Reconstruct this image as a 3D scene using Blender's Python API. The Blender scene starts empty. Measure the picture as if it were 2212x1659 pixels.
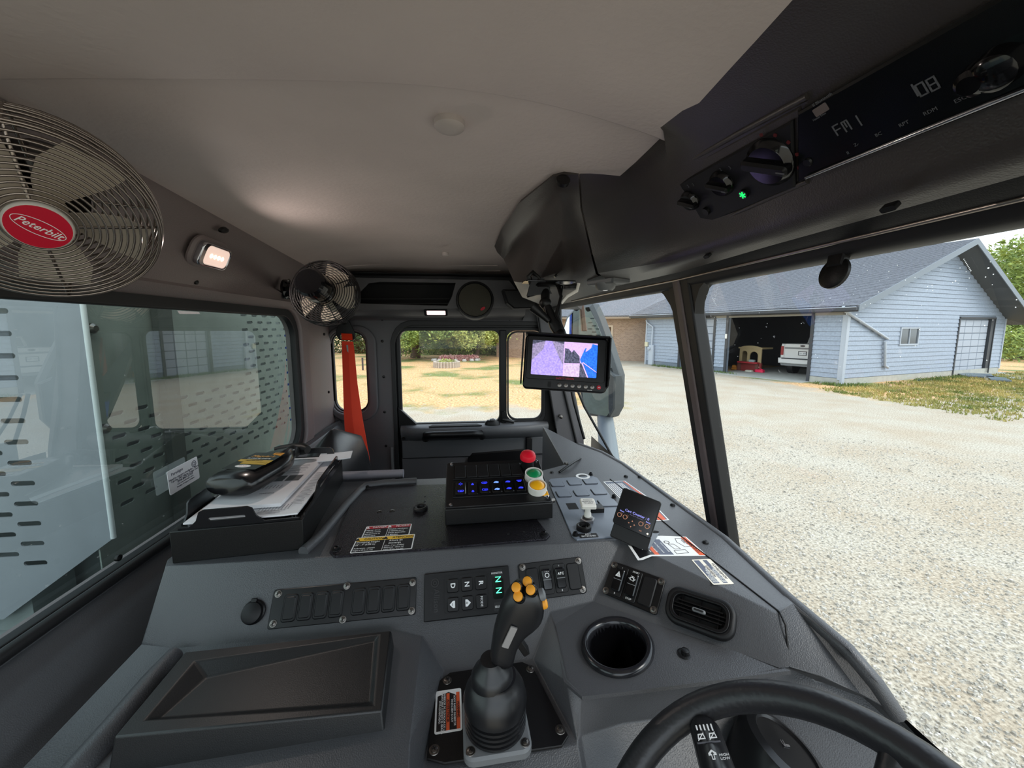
import bpy, bmesh, math, random
from math import sin, cos, pi, radians, sqrt
from mathutils import Vector as V, Matrix
S = bpy.context.scene
COL = S.collection
random.seed(7)
# ---------------------------------------------------------------- camera
YAW, PIT, FPX, CX, CY = radians(5.9), radians(6.9), 831.0, 1106.0, 810.0
CAM = V((0, 0, 2.3))
FW = V((sin(YAW)*cos(PIT), cos(YAW)*cos(PIT), -sin(PIT)))
RT = V((cos(YAW), -sin(YAW), 0)); UP = RT.cross(FW)
cd = bpy.data.cameras.new('camera'); cam = bpy.data.objects.new('camera', cd); COL.objects.link(cam)
cam.matrix_world = Matrix.Translation(CAM) @ Matrix((RT, UP, -FW)).transposed().to_4x4()
cd.sensor_width = 36; cd.lens = 36*FPX/2212; cd.shift_y = -(829.5-CY)/2212
cd.clip_start = .01; cd.clip_end = 500
S.camera = cam
# ---------------------------------------------------------------- world, sun, exposure
W = bpy.data.worlds.new('sky'); S.world = W; W.use_nodes = True
nt = W.node_tree; bg = nt.nodes['Background']
tc = nt.nodes.new('ShaderNodeTexCoord'); sx = nt.nodes.new('ShaderNodeSeparateXYZ'); cr = nt.nodes.new('ShaderNodeValToRGB')
nt.links.new(tc.outputs['Generated'], sx.inputs[0]); nt.links.new(sx.outputs['Z'], cr.inputs[0]); nt.links.new(cr.outputs[0], bg.inputs[0])
cr.color_ramp.elements[0].color = (.80, .88, .92, 1); cr.color_ramp.elements[1].color = (.72, .84, 1, 1)
bg.inputs[1].default_value = 1.75
sd = bpy.data.lights.new('sun', 'SUN'); so = bpy.data.objects.new('sun', sd); COL.objects.link(so)
sd.energy = 1.4; sd.angle = radians(25); sd.color = (1, .95, .88)
so.rotation_euler = V((-.5, .55, -.9)).to_track_quat('-Z', 'Y').to_euler()
S.view_settings.view_transform = 'Standard'; S.view_settings.look = 'None'
S.view_settings.exposure = 0.5; S.view_settings.gamma = 1.0; S.view_settings.use_curve_mapping = False
try:
    S.cycles.max_bounces = 10; S.cycles.diffuse_bounces = 5; S.cycles.transparent_max_bounces = 16; S.cycles.glossy_bounces = 4
    S.cycles.caustics_reflective = False; S.cycles.caustics_refractive = False; S.cycles.sample_clamp_indirect = 4
    S.cycles.use_denoising = True
except Exception: pass

# ---------------------------------------------------------------- pixel rays meet real planes
def ray(x, y): return FW + RT*((x-CX)/FPX) + UP*((CY-y)/FPX)
def AT(x, y, d): return CAM + ray(x, y)*d
def PZ(x, y, z): r = ray(x, y); return CAM + r*((z-CAM.z)/r.z)
def PX(x, y, X): r = ray(x, y); return CAM + r*((X-CAM.x)/r.x)
def PY(x, y, Y): r = ray(x, y); return CAM + r*((Y-CAM.y)/r.y)
def PP(x, y, O, n): r = ray(x, y); n = V(n); return CAM + r*((V(O)-CAM).dot(n)/r.dot(n))
def PV(x, y, a, b): t = b-a; return PP(x, y, a, (t.y, -t.x, 0))

# ---------------------------------------------------------------- materials
def lin(c):
    return tuple(((v/255)/12.92 if v/255 <= .04045 else ((v/255+.055)/1.055)**2.4) for v in c)
MATS = {}
def mat(name, col, rough=.6, metal=0, bump=0, bscale=300, kind='noise', var=0, vscale=6, emit=0, spec=.5, col2=None, coat=0, dist=.001):
    if name in MATS: return MATS[name]
    m = bpy.data.materials.new(name); m.use_nodes = True; t = m.node_tree; N = t.nodes; L = t.links
    b = N['Principled BSDF']; c = lin(col)
    b.inputs['Base Color'].default_value = (*c, 1); b.inputs['Roughness'].default_value = rough
    b.inputs['Metallic'].default_value = metal; b.inputs['Specular IOR Level'].default_value = spec
    b.inputs['Coat Weight'].default_value = coat
    if emit:
        b.inputs['Emission Color'].default_value = (*c, 1); b.inputs['Emission Strength'].default_value = emit
    if bump or var or col2: tcn = N.new('ShaderNodeTexCoord')
    if bump:
        if kind == 'voro':
            x = N.new('ShaderNodeTexVoronoi'); x.feature = 'SMOOTH_F1'; x.inputs['Scale'].default_value = bscale; o = x.outputs['Distance']
        else:
            x = N.new('ShaderNodeTexNoise'); x.inputs['Scale'].default_value = bscale; x.inputs['Detail'].default_value = 3; o = x.outputs['Fac']
        L.new(tcn.outputs['Object'], x.inputs['Vector'])
        bn = N.new('ShaderNodeBump'); bn.inputs['Strength'].default_value = bump; bn.inputs['Distance'].default_value = dist
        L.new(o, bn.inputs['Height']); L.new(bn.outputs[0], b.inputs['Normal'])
    if var or col2:
        x2 = N.new('ShaderNodeTexNoise'); x2.inputs['Scale'].default_value = vscale; x2.inputs['Detail'].default_value = 6
        L.new(tcn.outputs['Object'], x2.inputs['Vector'])
        r = N.new('ShaderNodeValToRGB'); r.color_ramp.elements[0].position = .35; r.color_ramp.elements[1].position = .65
        c2 = lin(col2) if col2 else tuple(min(1, v*(1+var)) for v in c)
        c1 = c if col2 else tuple(v*(1-var) for v in c)
        r.color_ramp.elements[0].color = (*c1, 1); r.color_ramp.elements[1].color = (*c2, 1)
        L.new(x2.outputs['Fac'], r.inputs[0]); L.new(r.outputs[0], b.inputs['Base Color'])
    MATS[name] = m; return m
def glassmat(name, tint, r0=.06, dirt=0, dcol=(.75, .75, .7), haze=0, rmax=1.0):
    m = bpy.data.materials.new(name); m.use_nodes = True; t = m.node_tree; N = t.nodes; L = t.links
    N.remove(N['Principled BSDF']); out = N['Material Output']
    tr = N.new('ShaderNodeBsdfTransparent'); tr.inputs[0].default_value = (*tint, 1)
    gl = N.new('ShaderNodeBsdfGlossy'); gl.inputs['Roughness'].default_value = .0
    lw = N.new('ShaderNodeLayerWeight'); lw.inputs['Blend'].default_value = .5
    p = N.new('ShaderNodeMath'); p.operation = 'POWER'; p.inputs[1].default_value = 5; L.new(lw.outputs['Facing'], p.inputs[0])
    q = N.new('ShaderNodeMath'); q.operation = 'MULTIPLY_ADD'; q.inputs[1].default_value = rmax-r0; q.inputs[2].default_value = r0; L.new(p.outputs[0], q.inputs[0])
    mx = N.new('ShaderNodeMixShader'); L.new(q.outputs[0], mx.inputs[0]); L.new(tr.outputs[0], mx.inputs[1]); L.new(gl.outputs[0], mx.inputs[2])
    last = mx
    if dirt or haze:
        tcn = N.new('ShaderNodeTexCoord'); n1 = N.new('ShaderNodeTexNoise'); n1.inputs['Scale'].default_value = 90; n1.inputs['Detail'].default_value = 2
        L.new(tcn.outputs['Object'], n1.inputs['Vector'])
        r = N.new('ShaderNodeValToRGB'); r.color_ramp.elements[0].position = .70; r.color_ramp.elements[1].position = .78
        r.color_ramp.elements[0].color = (haze, haze, haze, 1); r.color_ramp.elements[1].color = (dirt+haze,)*3+(1,)
        L.new(n1.outputs['Fac'], r.inputs[0])
        df = N.new('ShaderNodeBsdfDiffuse'); df.inputs[0].default_value = (*dcol, 1)
        tl = N.new('ShaderNodeBsdfTranslucent'); tl.inputs[0].default_value = (*dcol, 1)
        ad = N.new('ShaderNodeMixShader'); L.new(df.outputs[0], ad.inputs[1]); L.new(tl.outputs[0], ad.inputs[2])
        m2 = N.new('ShaderNodeMixShader'); L.new(r.outputs[0], m2.inputs[0]); L.new(mx.outputs[0], m2.inputs[1]); L.new(ad.outputs[0], m2.inputs[2]); last = m2
    L.new(last.outputs[0], out.inputs[0]); MATS[name] = m; return m

# ---------------------------------------------------------------- object helpers
WM = {}
def link(o, par=None):
    COL.objects.link(o)
    if par is not None:
        o.parent = par; o.matrix_parent_inverse = WM.get(par.name, Matrix()).inverted()
    WM[o.name] = Matrix(); return o
def tag(o, label=None, cat=None, group=None, kind=None):
    if label: o['label'] = label
    if cat: o['category'] = cat
    if group: o['group'] = group
    if kind: o['kind'] = kind
    return o
def thing(name, label, cat, loc=(0, 0, 0), group=None):
    o = bpy.data.objects.new(name, None); o.empty_display_size = .05; COL.objects.link(o); o.location = loc
    WM[o.name] = Matrix.Translation(V(loc)); return tag(o, label, cat, group)
def mesh(name, vs, fs, m, par=None, smooth=30, bev=0, seg=2, sub=0, fm=None):
    me = bpy.data.meshes.new(name); me.from_pydata([tuple(v) for v in vs], [], [tuple(f) for f in fs]); me.update()
    for q in (m if isinstance(m, (list, tuple)) else [m]): me.materials.append(q)
    if fm: me.polygons.foreach_set('material_index', fm)
    if smooth:
        me.shade_smooth(); me.set_sharp_from_angle(angle=radians(smooth))
    o = bpy.data.objects.new(name, me); link(o, par)
    if sub: q = o.modifiers.new('s', 'SUBSURF'); q.levels = q.render_levels = sub
    if bev:
        q = o.modifiers.new('b', 'BEVEL'); q.width = bev; q.segments = seg; q.limit_method = 'ANGLE'; q.angle_limit = radians(25); q.harden_normals = False
    return o
def inst(me, name, M, par=None):
    o = bpy.data.objects.new(name, me); COL.objects.link(o)
    if par is not None: o.parent = par; o.matrix_parent_inverse = WM.get(par.name, Matrix()).inverted()
    o.matrix_basis = M; WM[o.name] = M; return o
class Fr:
    def __init__(s, O, U, Vv):
        s.O = V(O); s.U = V(U).normalized(); w = V(Vv); s.V = (w - s.U*w.dot(s.U)).normalized(); s.N = s.U.cross(s.V)
    def p(s, u, v, n=0): return s.O + s.U*u + s.V*v + s.N*n
    def at(s, u, v, n=0): return Fr(s.p(u, v, n), s.U, s.V)
    def M(s): return Matrix.Translation(s.O) @ Matrix((s.U, s.V, s.N)).transposed().to_4x4()
    def rot(s, a): return Fr(s.O, s.U*cos(a)+s.V*sin(a), -s.U*sin(a)+s.V*cos(a))
def quadfr(p0, p1, p3):
    "frame with origin at bottom-left p0, u to bottom-right p1, v to top-left p3; returns frame, width, height"
    f = Fr(p0, p1-p0, p3-p0); return f, (p1-p0).length, (p3-p0).dot(f.V)
def area2(P): return sum(P[i][0]*P[(i+1) % len(P)][1]-P[(i+1) % len(P)][0]*P[i][1] for i in range(len(P)))/2
def inset(P, c):
    n = len(P); out = []
    for i in range(n):
        a, b, d = V(P[i-1]), V(P[i]), V(P[(i+1) % n])
        e1 = (b-a).normalized(); e2 = (d-b).normalized(); n1 = V((-e1.y, e1.x)); n2 = V((-e2.y, e2.x))
        k = n1+n2; L = k.length
        k = n1 if L < 1e-6 else k/L*(1/max(.35, (k/L).dot(n1)))
        out.append(tuple(b+k*c))
    return out
def rr(x0, y0, x1, y1, r, k=4):
    r = min(r, (x1-x0)/2-1e-6, (y1-y0)/2-1e-6); P = []
    for cx, cy, a in ((x1-r, y1-r, 0), (x0+r, y1-r, 90), (x0+r, y0+r, 180), (x1-r, y0+r, 270)):
        for i in range(k+1):
            t = radians(a+90*i/k); P.append((cx+r*cos(t), cy+r*sin(t)))
    return P
def circ(r, k=24, cx=0, cy=0): return [(cx+r*cos(2*pi*i/k), cy+r*sin(2*pi*i/k)) for i in range(k)]
def prism_data(fr, P, n0, n1, c=0):
    if area2(P) < 0: P = P[::-1]
    n = len(P); rings = [(P, n0), (P, n1-(c if n1 > n0 else -c))]
    if c: rings.append((inset(P, abs(c)), n1))
    vs = [fr.p(u, v, h) for R, h in rings for u, v in R]; fs = []
    for k in range(len(rings)-1):
        for i in range(n):
            j = (i+1) % n; fs.append((k*n+i, k*n+j, (k+1)*n+j, (k+1)*n+i))
    k = len(rings)-1; fs.append(tuple(k*n+i for i in range(n))); fs.append(tuple(reversed(range(n))))
    return vs, fs
def prism(name, fr, P, n0, n1, m, par=None, c=0, smooth=30):
    vs, fs = prism_data(fr, P, n0, n1, c); return mesh(name, vs, fs, m, par, smooth)
WF = Fr((0, 0, 0), (1, 0, 0), (0, 1, 0))
class MB:
    def __init__(s): s.v = []; s.f = []
    def add(s, d): k = len(s.v); s.v += list(d[0]); s.f += [tuple(i+k for i in f) for f in d[1]]; return s
    def prism(s, *a): return s.add(prism_data(*a))
    def box(s, a, b): return s.add(prism_data(Fr((0, 0, 0), (1, 0, 0), (0, 1, 0)), [(a[0], a[1]), (b[0], a[1]), (b[0], b[1]), (a[0], b[1])], a[2], b[2]))
    def done(s, name, m, par=None, **k): return mesh(name, s.v, s.f, m, par, **k)
def tube_data(pts, r, seg=8, closed=False):
    pts = [V(p) for p in pts]; n = len(pts); vs = []; fs = []; up = None
    R = r if isinstance(r, (list, tuple)) else [r]*n
    for i in range(n):
        t = (pts[(i+1) % n]-pts[i-1]) if closed else (pts[min(i+1, n-1)]-pts[max(i-1, 0)])
        t.normalize()
        if up is None: up = t.orthogonal().normalized()
        up = (up - t*up.dot(t)).normalized(); w = t.cross(up)
        for k in range(seg):
            a = 2*pi*k/seg; vs.append(pts[i]+(up*cos(a)+w*sin(a))*R[i])
    for i in range(n if closed else n-1):
        j = (i+1) % n
        for k in range(seg): fs.append((i*seg+k, i*seg+(k+1) % seg, j*seg+(k+1) % seg, j*seg+k))
    if closed:  # realign last ring twist
        pass
    else: fs.append(tuple(reversed(range(seg)))); fs.append(tuple((n-1)*seg+k for k in range(seg)))
    return vs, fs
def tube(name, pts, r, m, par=None, seg=8, closed=False): return mesh(name, *tube_data(pts, r, seg, closed), m, par, 60)
def lathe_data(fr, prof, seg=28, cap=True, sx=1, sy=1):
    vs = []; fs = []; n = len(prof)
    for r, h in prof:
        for k in range(seg):
            a = 2*pi*k/seg; vs.append(fr.p(r*cos(a)*sx, r*sin(a)*sy, h))
    for i in range(n-1):
        for k in range(seg): fs.append((i*seg+k, i*seg+(k+1) % seg, (i+1)*seg+(k+1) % seg, (i+1)*seg+k))
    if cap: fs.append(tuple(reversed(range(seg)))); fs.append(tuple((n-1)*seg+k for k in range(seg)))
    return vs, fs
def lathe(name, fr, prof, m, par=None, seg=28, cap=True, smooth=40, sx=1, sy=1): return mesh(name, *lathe_data(fr, prof, seg, cap, sx, sy), m, par, smooth)
def text(s, fr, u, v, size, m, par=None, al='LEFT', n=.0003, sx=1, shear=0, name='lettering', th=.0001, bold=0):
    c = bpy.data.curves.new(name, 'FONT'); c.body = s; c.size = size; c.align_x = al; c.align_y = 'CENTER'; c.extrude = th
    c.shear = shear; c.resolution_u = 2; c.offset = bold; c.space_line = 1.0
    q = bpy.data.objects.new('tmp', c); me = bpy.data.meshes.new_from_object(q); bpy.data.objects.remove(q); bpy.data.curves.remove(c); me.name = name; me.materials.clear(); me.materials.append(m)
    o = bpy.data.objects.new(name, me); COL.objects.link(o)
    if par is not None: o.parent = par; o.matrix_parent_inverse = WM.get(par.name, Matrix()).inverted()
    o.matrix_basis = fr.at(u, v, n).M() @ Matrix.Diagonal((sx, 1, 1, 1)); WM[o.name] = o.matrix_basis.copy(); return o
def plate(name, fr, outline, holes, n0, n1, m, par=None, bev=0, bres=2):
    "flat plate with holes, made from a filled 2D curve and turned into a mesh"
    c = bpy.data.curves.new('tmp', 'CURVE'); c.dimensions = '2D'; c.fill_mode = 'BOTH'; c.extrude = abs(n1-n0)/2-bev
    c.bevel_depth = bev; c.bevel_resolution = bres
    if bev: c.offset = -bev
    for P in [outline]+list(holes):
        sp = c.splines.new('POLY'); sp.points.add(len(P)-1); sp.use_cyclic_u = True
        for i, (x, y) in enumerate(P): sp.points[i].co = (x, y, 0, 1)
    o = bpy.data.objects.new('tmp', c); me = bpy.data.meshes.new_from_object(o)
    bpy.data.objects.remove(o); bpy.data.curves.remove(c)
    me.name = name; me.transform(fr.at(0, 0, (n0+n1)/2).M()); me.materials.clear(); me.materials.append(m)
    me.shade_smooth(); me.set_sharp_from_angle(angle=radians(35))
    q = bpy.data.objects.new(name, me); return link(q, par)
def struct(o): o['kind'] = 'structure'; return o
def hexa(p): # 8 points bottom4 top4
    return p, [(0, 3, 2, 1), (4, 5, 6, 7), (0, 1, 5, 4), (1, 2, 6, 5), (2, 3, 7, 6), (3, 0, 4, 7)]

# palette
DASH = mat('dash_plastic', (76, 77, 80), .40, bump=.6, bscale=700, kind='voro', spec=.5, dist=.0006)
DASHF = mat('dash_plastic_fine', (78, 79, 82), .5, bump=.5, bscale=800, kind='voro', dist=.0005)
TRIM = mat('wall_plastic', (124, 113, 113), .5, bump=.6, bscale=400, kind='voro', dist=.0007)
WALLP = mat('door_wall_plastic', (84, 83, 86), .55, bump=.25, bscale=500, kind='voro')
LINER = mat('headliner_vinyl', (205, 192, 188), .66, bump=.6, bscale=120, var=.05, vscale=5, dist=.0012)
CONS = mat('overhead_plastic', (52, 46, 43), .40, bump=.45, bscale=600, kind='voro', dist=.0005, spec=1.0)
BLACK = mat('black_paint', (13, 13, 14), .42, bump=.2, bscale=600, spec=.35)
SPECK = mat('textured_black_metal', (44, 42, 48), .26, .75, bump=1.0, bscale=380, dist=.0022)
RUB = mat('black_rubber', (20, 20, 22), .55)
PLA = mat('black_plastic', (11, 11, 13), .38, spec=.35)
GLOSS = mat('gloss_black', (12, 12, 14), .12)
MATTE = mat('matte_black_panel', (16, 16, 18), .5, bump=.1, bscale=800, spec=.35)
DARK = mat('dark_void', (6, 6, 7), .8)
CHR = mat('chrome', (200, 200, 205), .15, 1)
STEEL = mat('screw_steel', (120, 116, 112), .35, 1)
GREY = mat('grey_casting', (112, 114, 116), .45, bump=.2, bscale=500)
WHITE = mat('white_plastic', (225, 222, 214), .45)
PAPER = mat('paper', (232, 232, 236), .7)
PRINT = mat('white_print', (240, 240, 240), .6)
INK = mat('black_ink', (18, 18, 20), .6)
GINK = mat('grey_ink', (90, 90, 96), .6)
RED = mat('red_plastic', (225, 20, 45), .35)
GRN = mat('green_plastic', (10, 130, 75), .3)
YEL = mat('yellow_plastic', (245, 175, 15), .35)
ORB = mat('amber_rubber', (240, 160, 40), .5)
ORG = mat('orange_print', (226, 96, 52), .5)
DRED = mat('dark_red_print', (178, 28, 44), .5)
YELP = mat('yellow_print', (250, 200, 60), .5)
BELT = mat('orange_red_webbing', (245, 62, 22), .6, bump=.3, bscale=900)
# ================================================================ CAB SHELL
def strip(name, rows, m, par=None, sub=0, smooth=60, bev=0, close=False):
    n = len(rows[0]); vs = [p for r in rows for p in r]; fs = []
    R = len(rows)
    for i in range(R if close else R-1):
        for j in range(n-1): fs.append((i*n+j, i*n+j+1, ((i+1) % R)*n+j+1, ((i+1) % R)*n+j))
    return mesh(name, vs, fs, m, par, smooth, sub=sub, bev=bev)
# rear wall with its long window
FRR = Fr((-.70, 0, 0), (0, 1, 0), (0, 0, 1))           # u = Y, v = Z, n = +X
wr = struct(plate('wall_rear', FRR, [(-.6, 1.0), (2.04, 1.0), (2.04, 2.58), (-.6, 2.58)], [rr(-.5, 1.83, 1.605, 2.352, .09, 6)], -.03, 0, TRIM))
lip = plate('window_surround', FRR, rr(-.58, 1.765, 1.70, 2.41, .12, 8), [rr(-.52, 1.81, 1.625, 2.372, .10, 8)], 0, .022, TRIM, wr, bev=.009)
rub = plate('window_gasket', FRR, rr(-.53, 1.80, 1.635, 2.382, .11, 8), [rr(-.49, 1.838, 1.597, 2.344, .085, 8)], -.012, .010, RUB, wr, bev=.004)
w1 = struct(mesh('window_1', [FRR.p(*q, -.012) for q in rr(-.5, 1.83, 1.605, 2.352, .08)], [tuple(range(20))], glassmat('rear_glass', (.70, .80, .75), .17, .25, (.6, .65, .6), .01)))
# rear upper trim, sloping up to the headliner
rows = []
for y in (-.6, 0, .4, .8, 1.2, 1.6, 1.9, 2.03):
    xt = -.50-.10*(y+.0) if y > 0 else -.50
    rows.append([V((-.695, y, 2.37)), V((-.668, y, 2.378)), V((-.655, y, 2.395)), V((-.66, y, 2.402)), V((min(-.62, xt-.05) if y > 1.2 else -.63, y, 2.44)), V((xt-.012, y, 2.528)), V((xt, y, 2.548)), V((xt-.004, y, 2.575))])
tr1 = struct(strip('trim_1', rows, TRIM)); tag(tr1)
# rear lower trim: sill, crease, side of dash
rows = []
for y in (-.6, 0, .45, .8, 1.1, 1.6, 2.0):
    rows.append([V((-.70, y, 1.83)), V((-.672, y, 1.838)), V((-.672, y, 1.822)), V((-.664, y, 1.818)), V((-.655, y, 1.80)), V((-.63, y, 1.79)), V((-.60, y, 1.70)), V((-.56, y, 1.62)), V((-.56, y, 1.0))])
struct(strip('trim_2', rows, DASHF, bev=0))
tube('sill_seal', [(-.668, -.6, 1.839), (-.668, 1.55, 1.839)], .010, RUB, wr)
for k, (x, y) in enumerate([(423, 609), (710, 847), (700, 722), (255, 1205)]):
    q = PX(x, y, -.655 if k == 0 else -.66)
    lathe('screw', Fr(q, (0, 1, 0), (0, 0, 1)), [(.006, -.002), (.006, .003), (.003, .005)], BLACK, wr, 12)
q = PP(483, 497, (-.655, 0, 2.402), (1, 0, -.46))
lathe('coat_hook', Fr(q, (0, 1, .25), (.42, 0, .9)), [(.014, -.002), (.012, .004), (.004, .007)], BLACK, tr1, 16, sx=1.3, sy=.55)
# left wall (the far side of the cab)
FL = Fr((0, 2.0, 0), (1, 0, 0), (0, 0, 1))              # u = X, v = Z, n = toward the camera (-Y)
def L2(x, y, n=0): p = PY(x, y, 2.0-n); return (p.x, p.z)
a = L2(716, 716); b = L2(800, 890)
smallwin = rr(-.70, b[1], b[0]-.005, a[1], .06, 6)
dl, dt, dr_ = -.405, 2.335, .425
wl = struct(plate('wall_left', FL, [(-.72, 1.0), (dl, 1.0)]+[(dl, dt-.10)]+[(dl+.10*(1-cos(radians(t))), dt-.10+.10*sin(radians(t))) for t in (20, 40, 60, 80, 90)]+[(dr_-.06, dt), (dr_-.02, dt-.02), (dr_, dt-.06), (dr_+.05, 1.6), (dr_+.05, 1.0), (.64, 1.0), (.60, 1.72), (.445, 2.42), (.445, 2.6), (-.72, 2.6)], [smallwin], -.05, 0, WALLP))
plate('window_surround', FL, [(x*1.0, y) for x, y in rr(-.72, b[1]-.045, b[0]+.045, a[1]+.03, .09, 8)], [rr(-.705, b[1]-.004, b[0]-.001, a[1]+.004, .062, 8)], 0, .018, WALLP, wl, bev=.008)
plate('window_gasket', FL, rr(-.71, b[1]-.01, b[0]+.004, a[1]+.01, .066, 8), [rr(-.695, b[1]+.008, b[0]-.014, a[1]-.008, .052, 8)], -.03, -.015, RUB, wl)
struct(mesh('window_2', [FL.p(*q, -.025) for q in smallwin], [tuple(range(len(smallwin)))], glassmat('side_glass', (.93, .95, .93), .05)))
for x, y in ((826, 690), (972, 686), (1101, 690), (826, 737), (829, 814), (831, 890), (834, 963)):
    u, v = L2(x, y); lathe('screw', FL.at(u, v, 0), [(.007, -.001), (.007, .002), (.004, .004)], BLACK, wl, 10)
# far door
door = struct(plate('door_1', FL, [(dl+.008, 1.02), (dr_+.045, 1.02), (dr_+.045, 1.6), (dr_-.01, dt-.07), (dr_-.03, dt-.03), (dr_-.06, dt-.012), (dl+.11, dt-.012), (dl+.05, dt-.04), (dl+.008, dt-.11)],
      [rr(-.372, 1.80, .378, 2.292, .05, 6)], -.06, -.02, BLACK))
plate('door_seal', FL, [(dl-.004, 1.0), (dl-.004, dt-.10)]+[(dl+.10*(1-cos(radians(t))), dt-.10+.104*sin(radians(t))) for t in (20, 40, 60, 80, 90)]+[(dr_-.06, dt), (dr_-.02, dt-.02), (dr_, dt-.06), (dr_+.05, 1.6), (dr_+.05, 1.0)],
      [[(dl+.016, .99+.02), (dl+.016, dt-.112)]+[(dl+.02+.09*(1-cos(radians(t))), dt-.11+.09*sin(radians(t))) for t in (20, 40, 60, 80, 90)]+[(dr_-.066, dt-.02), (dr_-.034, dt-.036), (dr_-.02, dt-.07), (dr_+.03, 1.6), (dr_+.03, 1.01)]], -.02, .006, RUB, door, bev=.002)
plate('window_frame', FL, rr(-.385, 1.785, .392, 2.305, .06, 6), [rr(-.366, 1.806, .140, 2.288, .035, 6), rr(.180, 1.806, .372, 2.288, .045, 6)], -.035, -.012, RUB, door, bev=.003)
prism('window_divider', FL, [(.143, 1.80), (.177, 1.80), (.177, 2.29), (.143, 2.29)], -.02, 0, BLACK, door, c=.003)
plate('vent_frame', FL, rr(.182, 1.808, .374, 2.286, .05, 6), [rr(.190, 1.820, .366, 2.278, .045, 6)], -.018, -.006, RUB, door, bev=.002)
prism('vent_latch', FL, rr(.150, 1.80, .170, 1.865, .006), -.005, .012, BLACK, door, c=.003)
tube('vent_latch', [FL.p(.155, 1.822, .015), FL.p(.185, 1.815, .018), FL.p(.215, 1.806, .014)], .008, BLACK, door)
wg = glassmat('door_glass', (.96, .97, .96), .025, rmax=.3)
struct(mesh('window_3', [FL.p(*q, -.03) for q in ((-.37, 1.80), (.15, 1.80), (.15, 2.29), (-.37, 2.29))], [(0, 1, 2, 3)], wg))
struct(mesh('window_4', [FL.p(*q, -.015) for q in ((.185, 1.81), (.37, 1.81), (.37, 2.28), (.185, 2.28))], [(0, 1, 2, 3)], wg))
prism('corner_filler', FL, [L2(860, 880), L2(862, 925), L2(901, 925), L2(899, 915)], -.02, .004, BLACK, door, c=.002)
# door trim panels
prism('door_panel', FL, [(-.375, 1.03), (.44, 1.03), (.415, 1.62), (-.375, 1.62)], -.02, 0, WALLP, door, c=.004)
prism('door_panel', FL, [(-.37, 1.625), (.405, 1.625), (.395, 1.72), (-.37, 1.72)], -.02, .012, DASHF, door, c=.004)
arm = strip('armrest', [[FL.p(x, 1.80, -.02), FL.p(x, 1.802, .0), FL.p(x, 1.797, w), FL.p(x, 1.785, w+.012), FL.p(x, 1.755, w+.008), FL.p(x, 1.725, w*.3), FL.p(x, 1.71, .0)] for x, w in ((-.372, .012), (-.35, .015), (-.31, .05), (-.2, .06), (.1, .06), (.28, .05), (.35, .03), (.40, .015))], DASHF, door)
prism('pull_cup', Fr(FL.p(0, 1.8005, 0), (1, 0, 0), (0, -1, 0)), [(-.21, .018), (.02, .018), (.045, .055), (-.225, .055)], -.004, .001, DARK, door)
tube('pull_handle', [FL.p(x, z, n) for x, z, n in ((-.245, 1.735, .03), (-.235, 1.765, .075), (-.2, 1.768, .085), (0, 1.768, .085), (.035, 1.765, .075), (.045, 1.74, .04))], .020, PLA, door, 10)
h = lathe('inner_handle', Fr(FL.p(.10, 1.802, .028), (1, 0, 0), (0, 1, 0)), [(.035, -.01), (.034, .012), (.024, .022), (.0, .024)], PLA, door, 20, sx=1.15, sy=.6)
tube('handle_bow', [FL.p(.085, 1.815, .03), FL.p(.09, 1.83, .032), FL.p(.115, 1.83, .032), FL.p(.12, 1.815, .03)], .004, CHR, door)
prism('door_pocket', FL, [L2(1010, 990), L2(1020, 977), L2(1130, 968), L2(1130, 1005), L2(1010, 1010)], 0, .02, PLA, door, c=.006)
prism('door_strap', FL, rr(*L2(1135, 992), *L2(1148, 942), .006), .012, .03, PLA, door, c=.004)
lathe('screw', FL.at(*L2(873, 945), .02), [(.009, 0), (.006, .004)], BLACK, door, 12); lathe('screw', FL.at(*L2(874, 978), .0), [(.013, 0), (.012, .004), (.004, .004)], BLACK, door, 12)
prism('door_rail', FL, [L2(845, 965), L2(850, 965), L2(853, 1040), L2(848, 1040)], .006, .012, GREY, door)
# upper pod of the left wall
pod = thing('storage_pod', 'dark grey overhead pod with open storage slot above the far door', 'storage pod', (0, 2, 2.45))
FPd = Fr((0, 1.86, 0), (1, 0, 0), (0, 0, 1))
def D2(x, y): p = PY(x, y, 1.86); return (p.x, p.z)
plate('pod_face', FPd, [D2(700, 598), D2(1100, 605), D2(1128, 640), D2(1128, 664), D2(720, 672)], [[D2(768, 655), D2(778, 630), D2(796, 612), D2(820, 609), D2(984, 611), D2(976, 640), D2(966, 660)]], -.012, 0, WALLP, pod, bev=.003)
mb = MB(); zt = D2(800, 609)[1]+.004; zb = D2(800, 661)[1]-.004
for z in (zt, zb): mb.box((-.57, 1.865, z-.003), (.0, 1.985, z+.003))
mb.box((-.575, 1.865, zb), (-.565, 1.985, zt)); mb.box((-.01, 1.865, zb), (0, 1.985, zt)); mb.box((-.57, 1.965, zb), (0, 1.985, zt))
mb.done('storage_slot', DARK, pod)
for zz in (644, 654): tube('slot_rib', [FPd.p(D2(772, zz)[0], D2(772, zz)[1], -.03), FPd.p(D2(970, zz)[0], D2(970, zz)[1], -.03)], .002, BLACK, pod, 6)
x0, x1 = -.70, .26; zt = D2(800, 664)[1]+.008; zl = L2(800, 688)[1]
strip('pod_underside', [[V((x, 1.861, zt)), V((x, 1.868, zt-.014)), V((x, 1.90, zt-.04)), V((x, 1.955, (zt+zl)/2-.02)), V((x, 1.99, zl)), V((x, 2.0, zl-.01))] for x in (x0, -.4, -.1, x1)], WALLP, pod)
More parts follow.
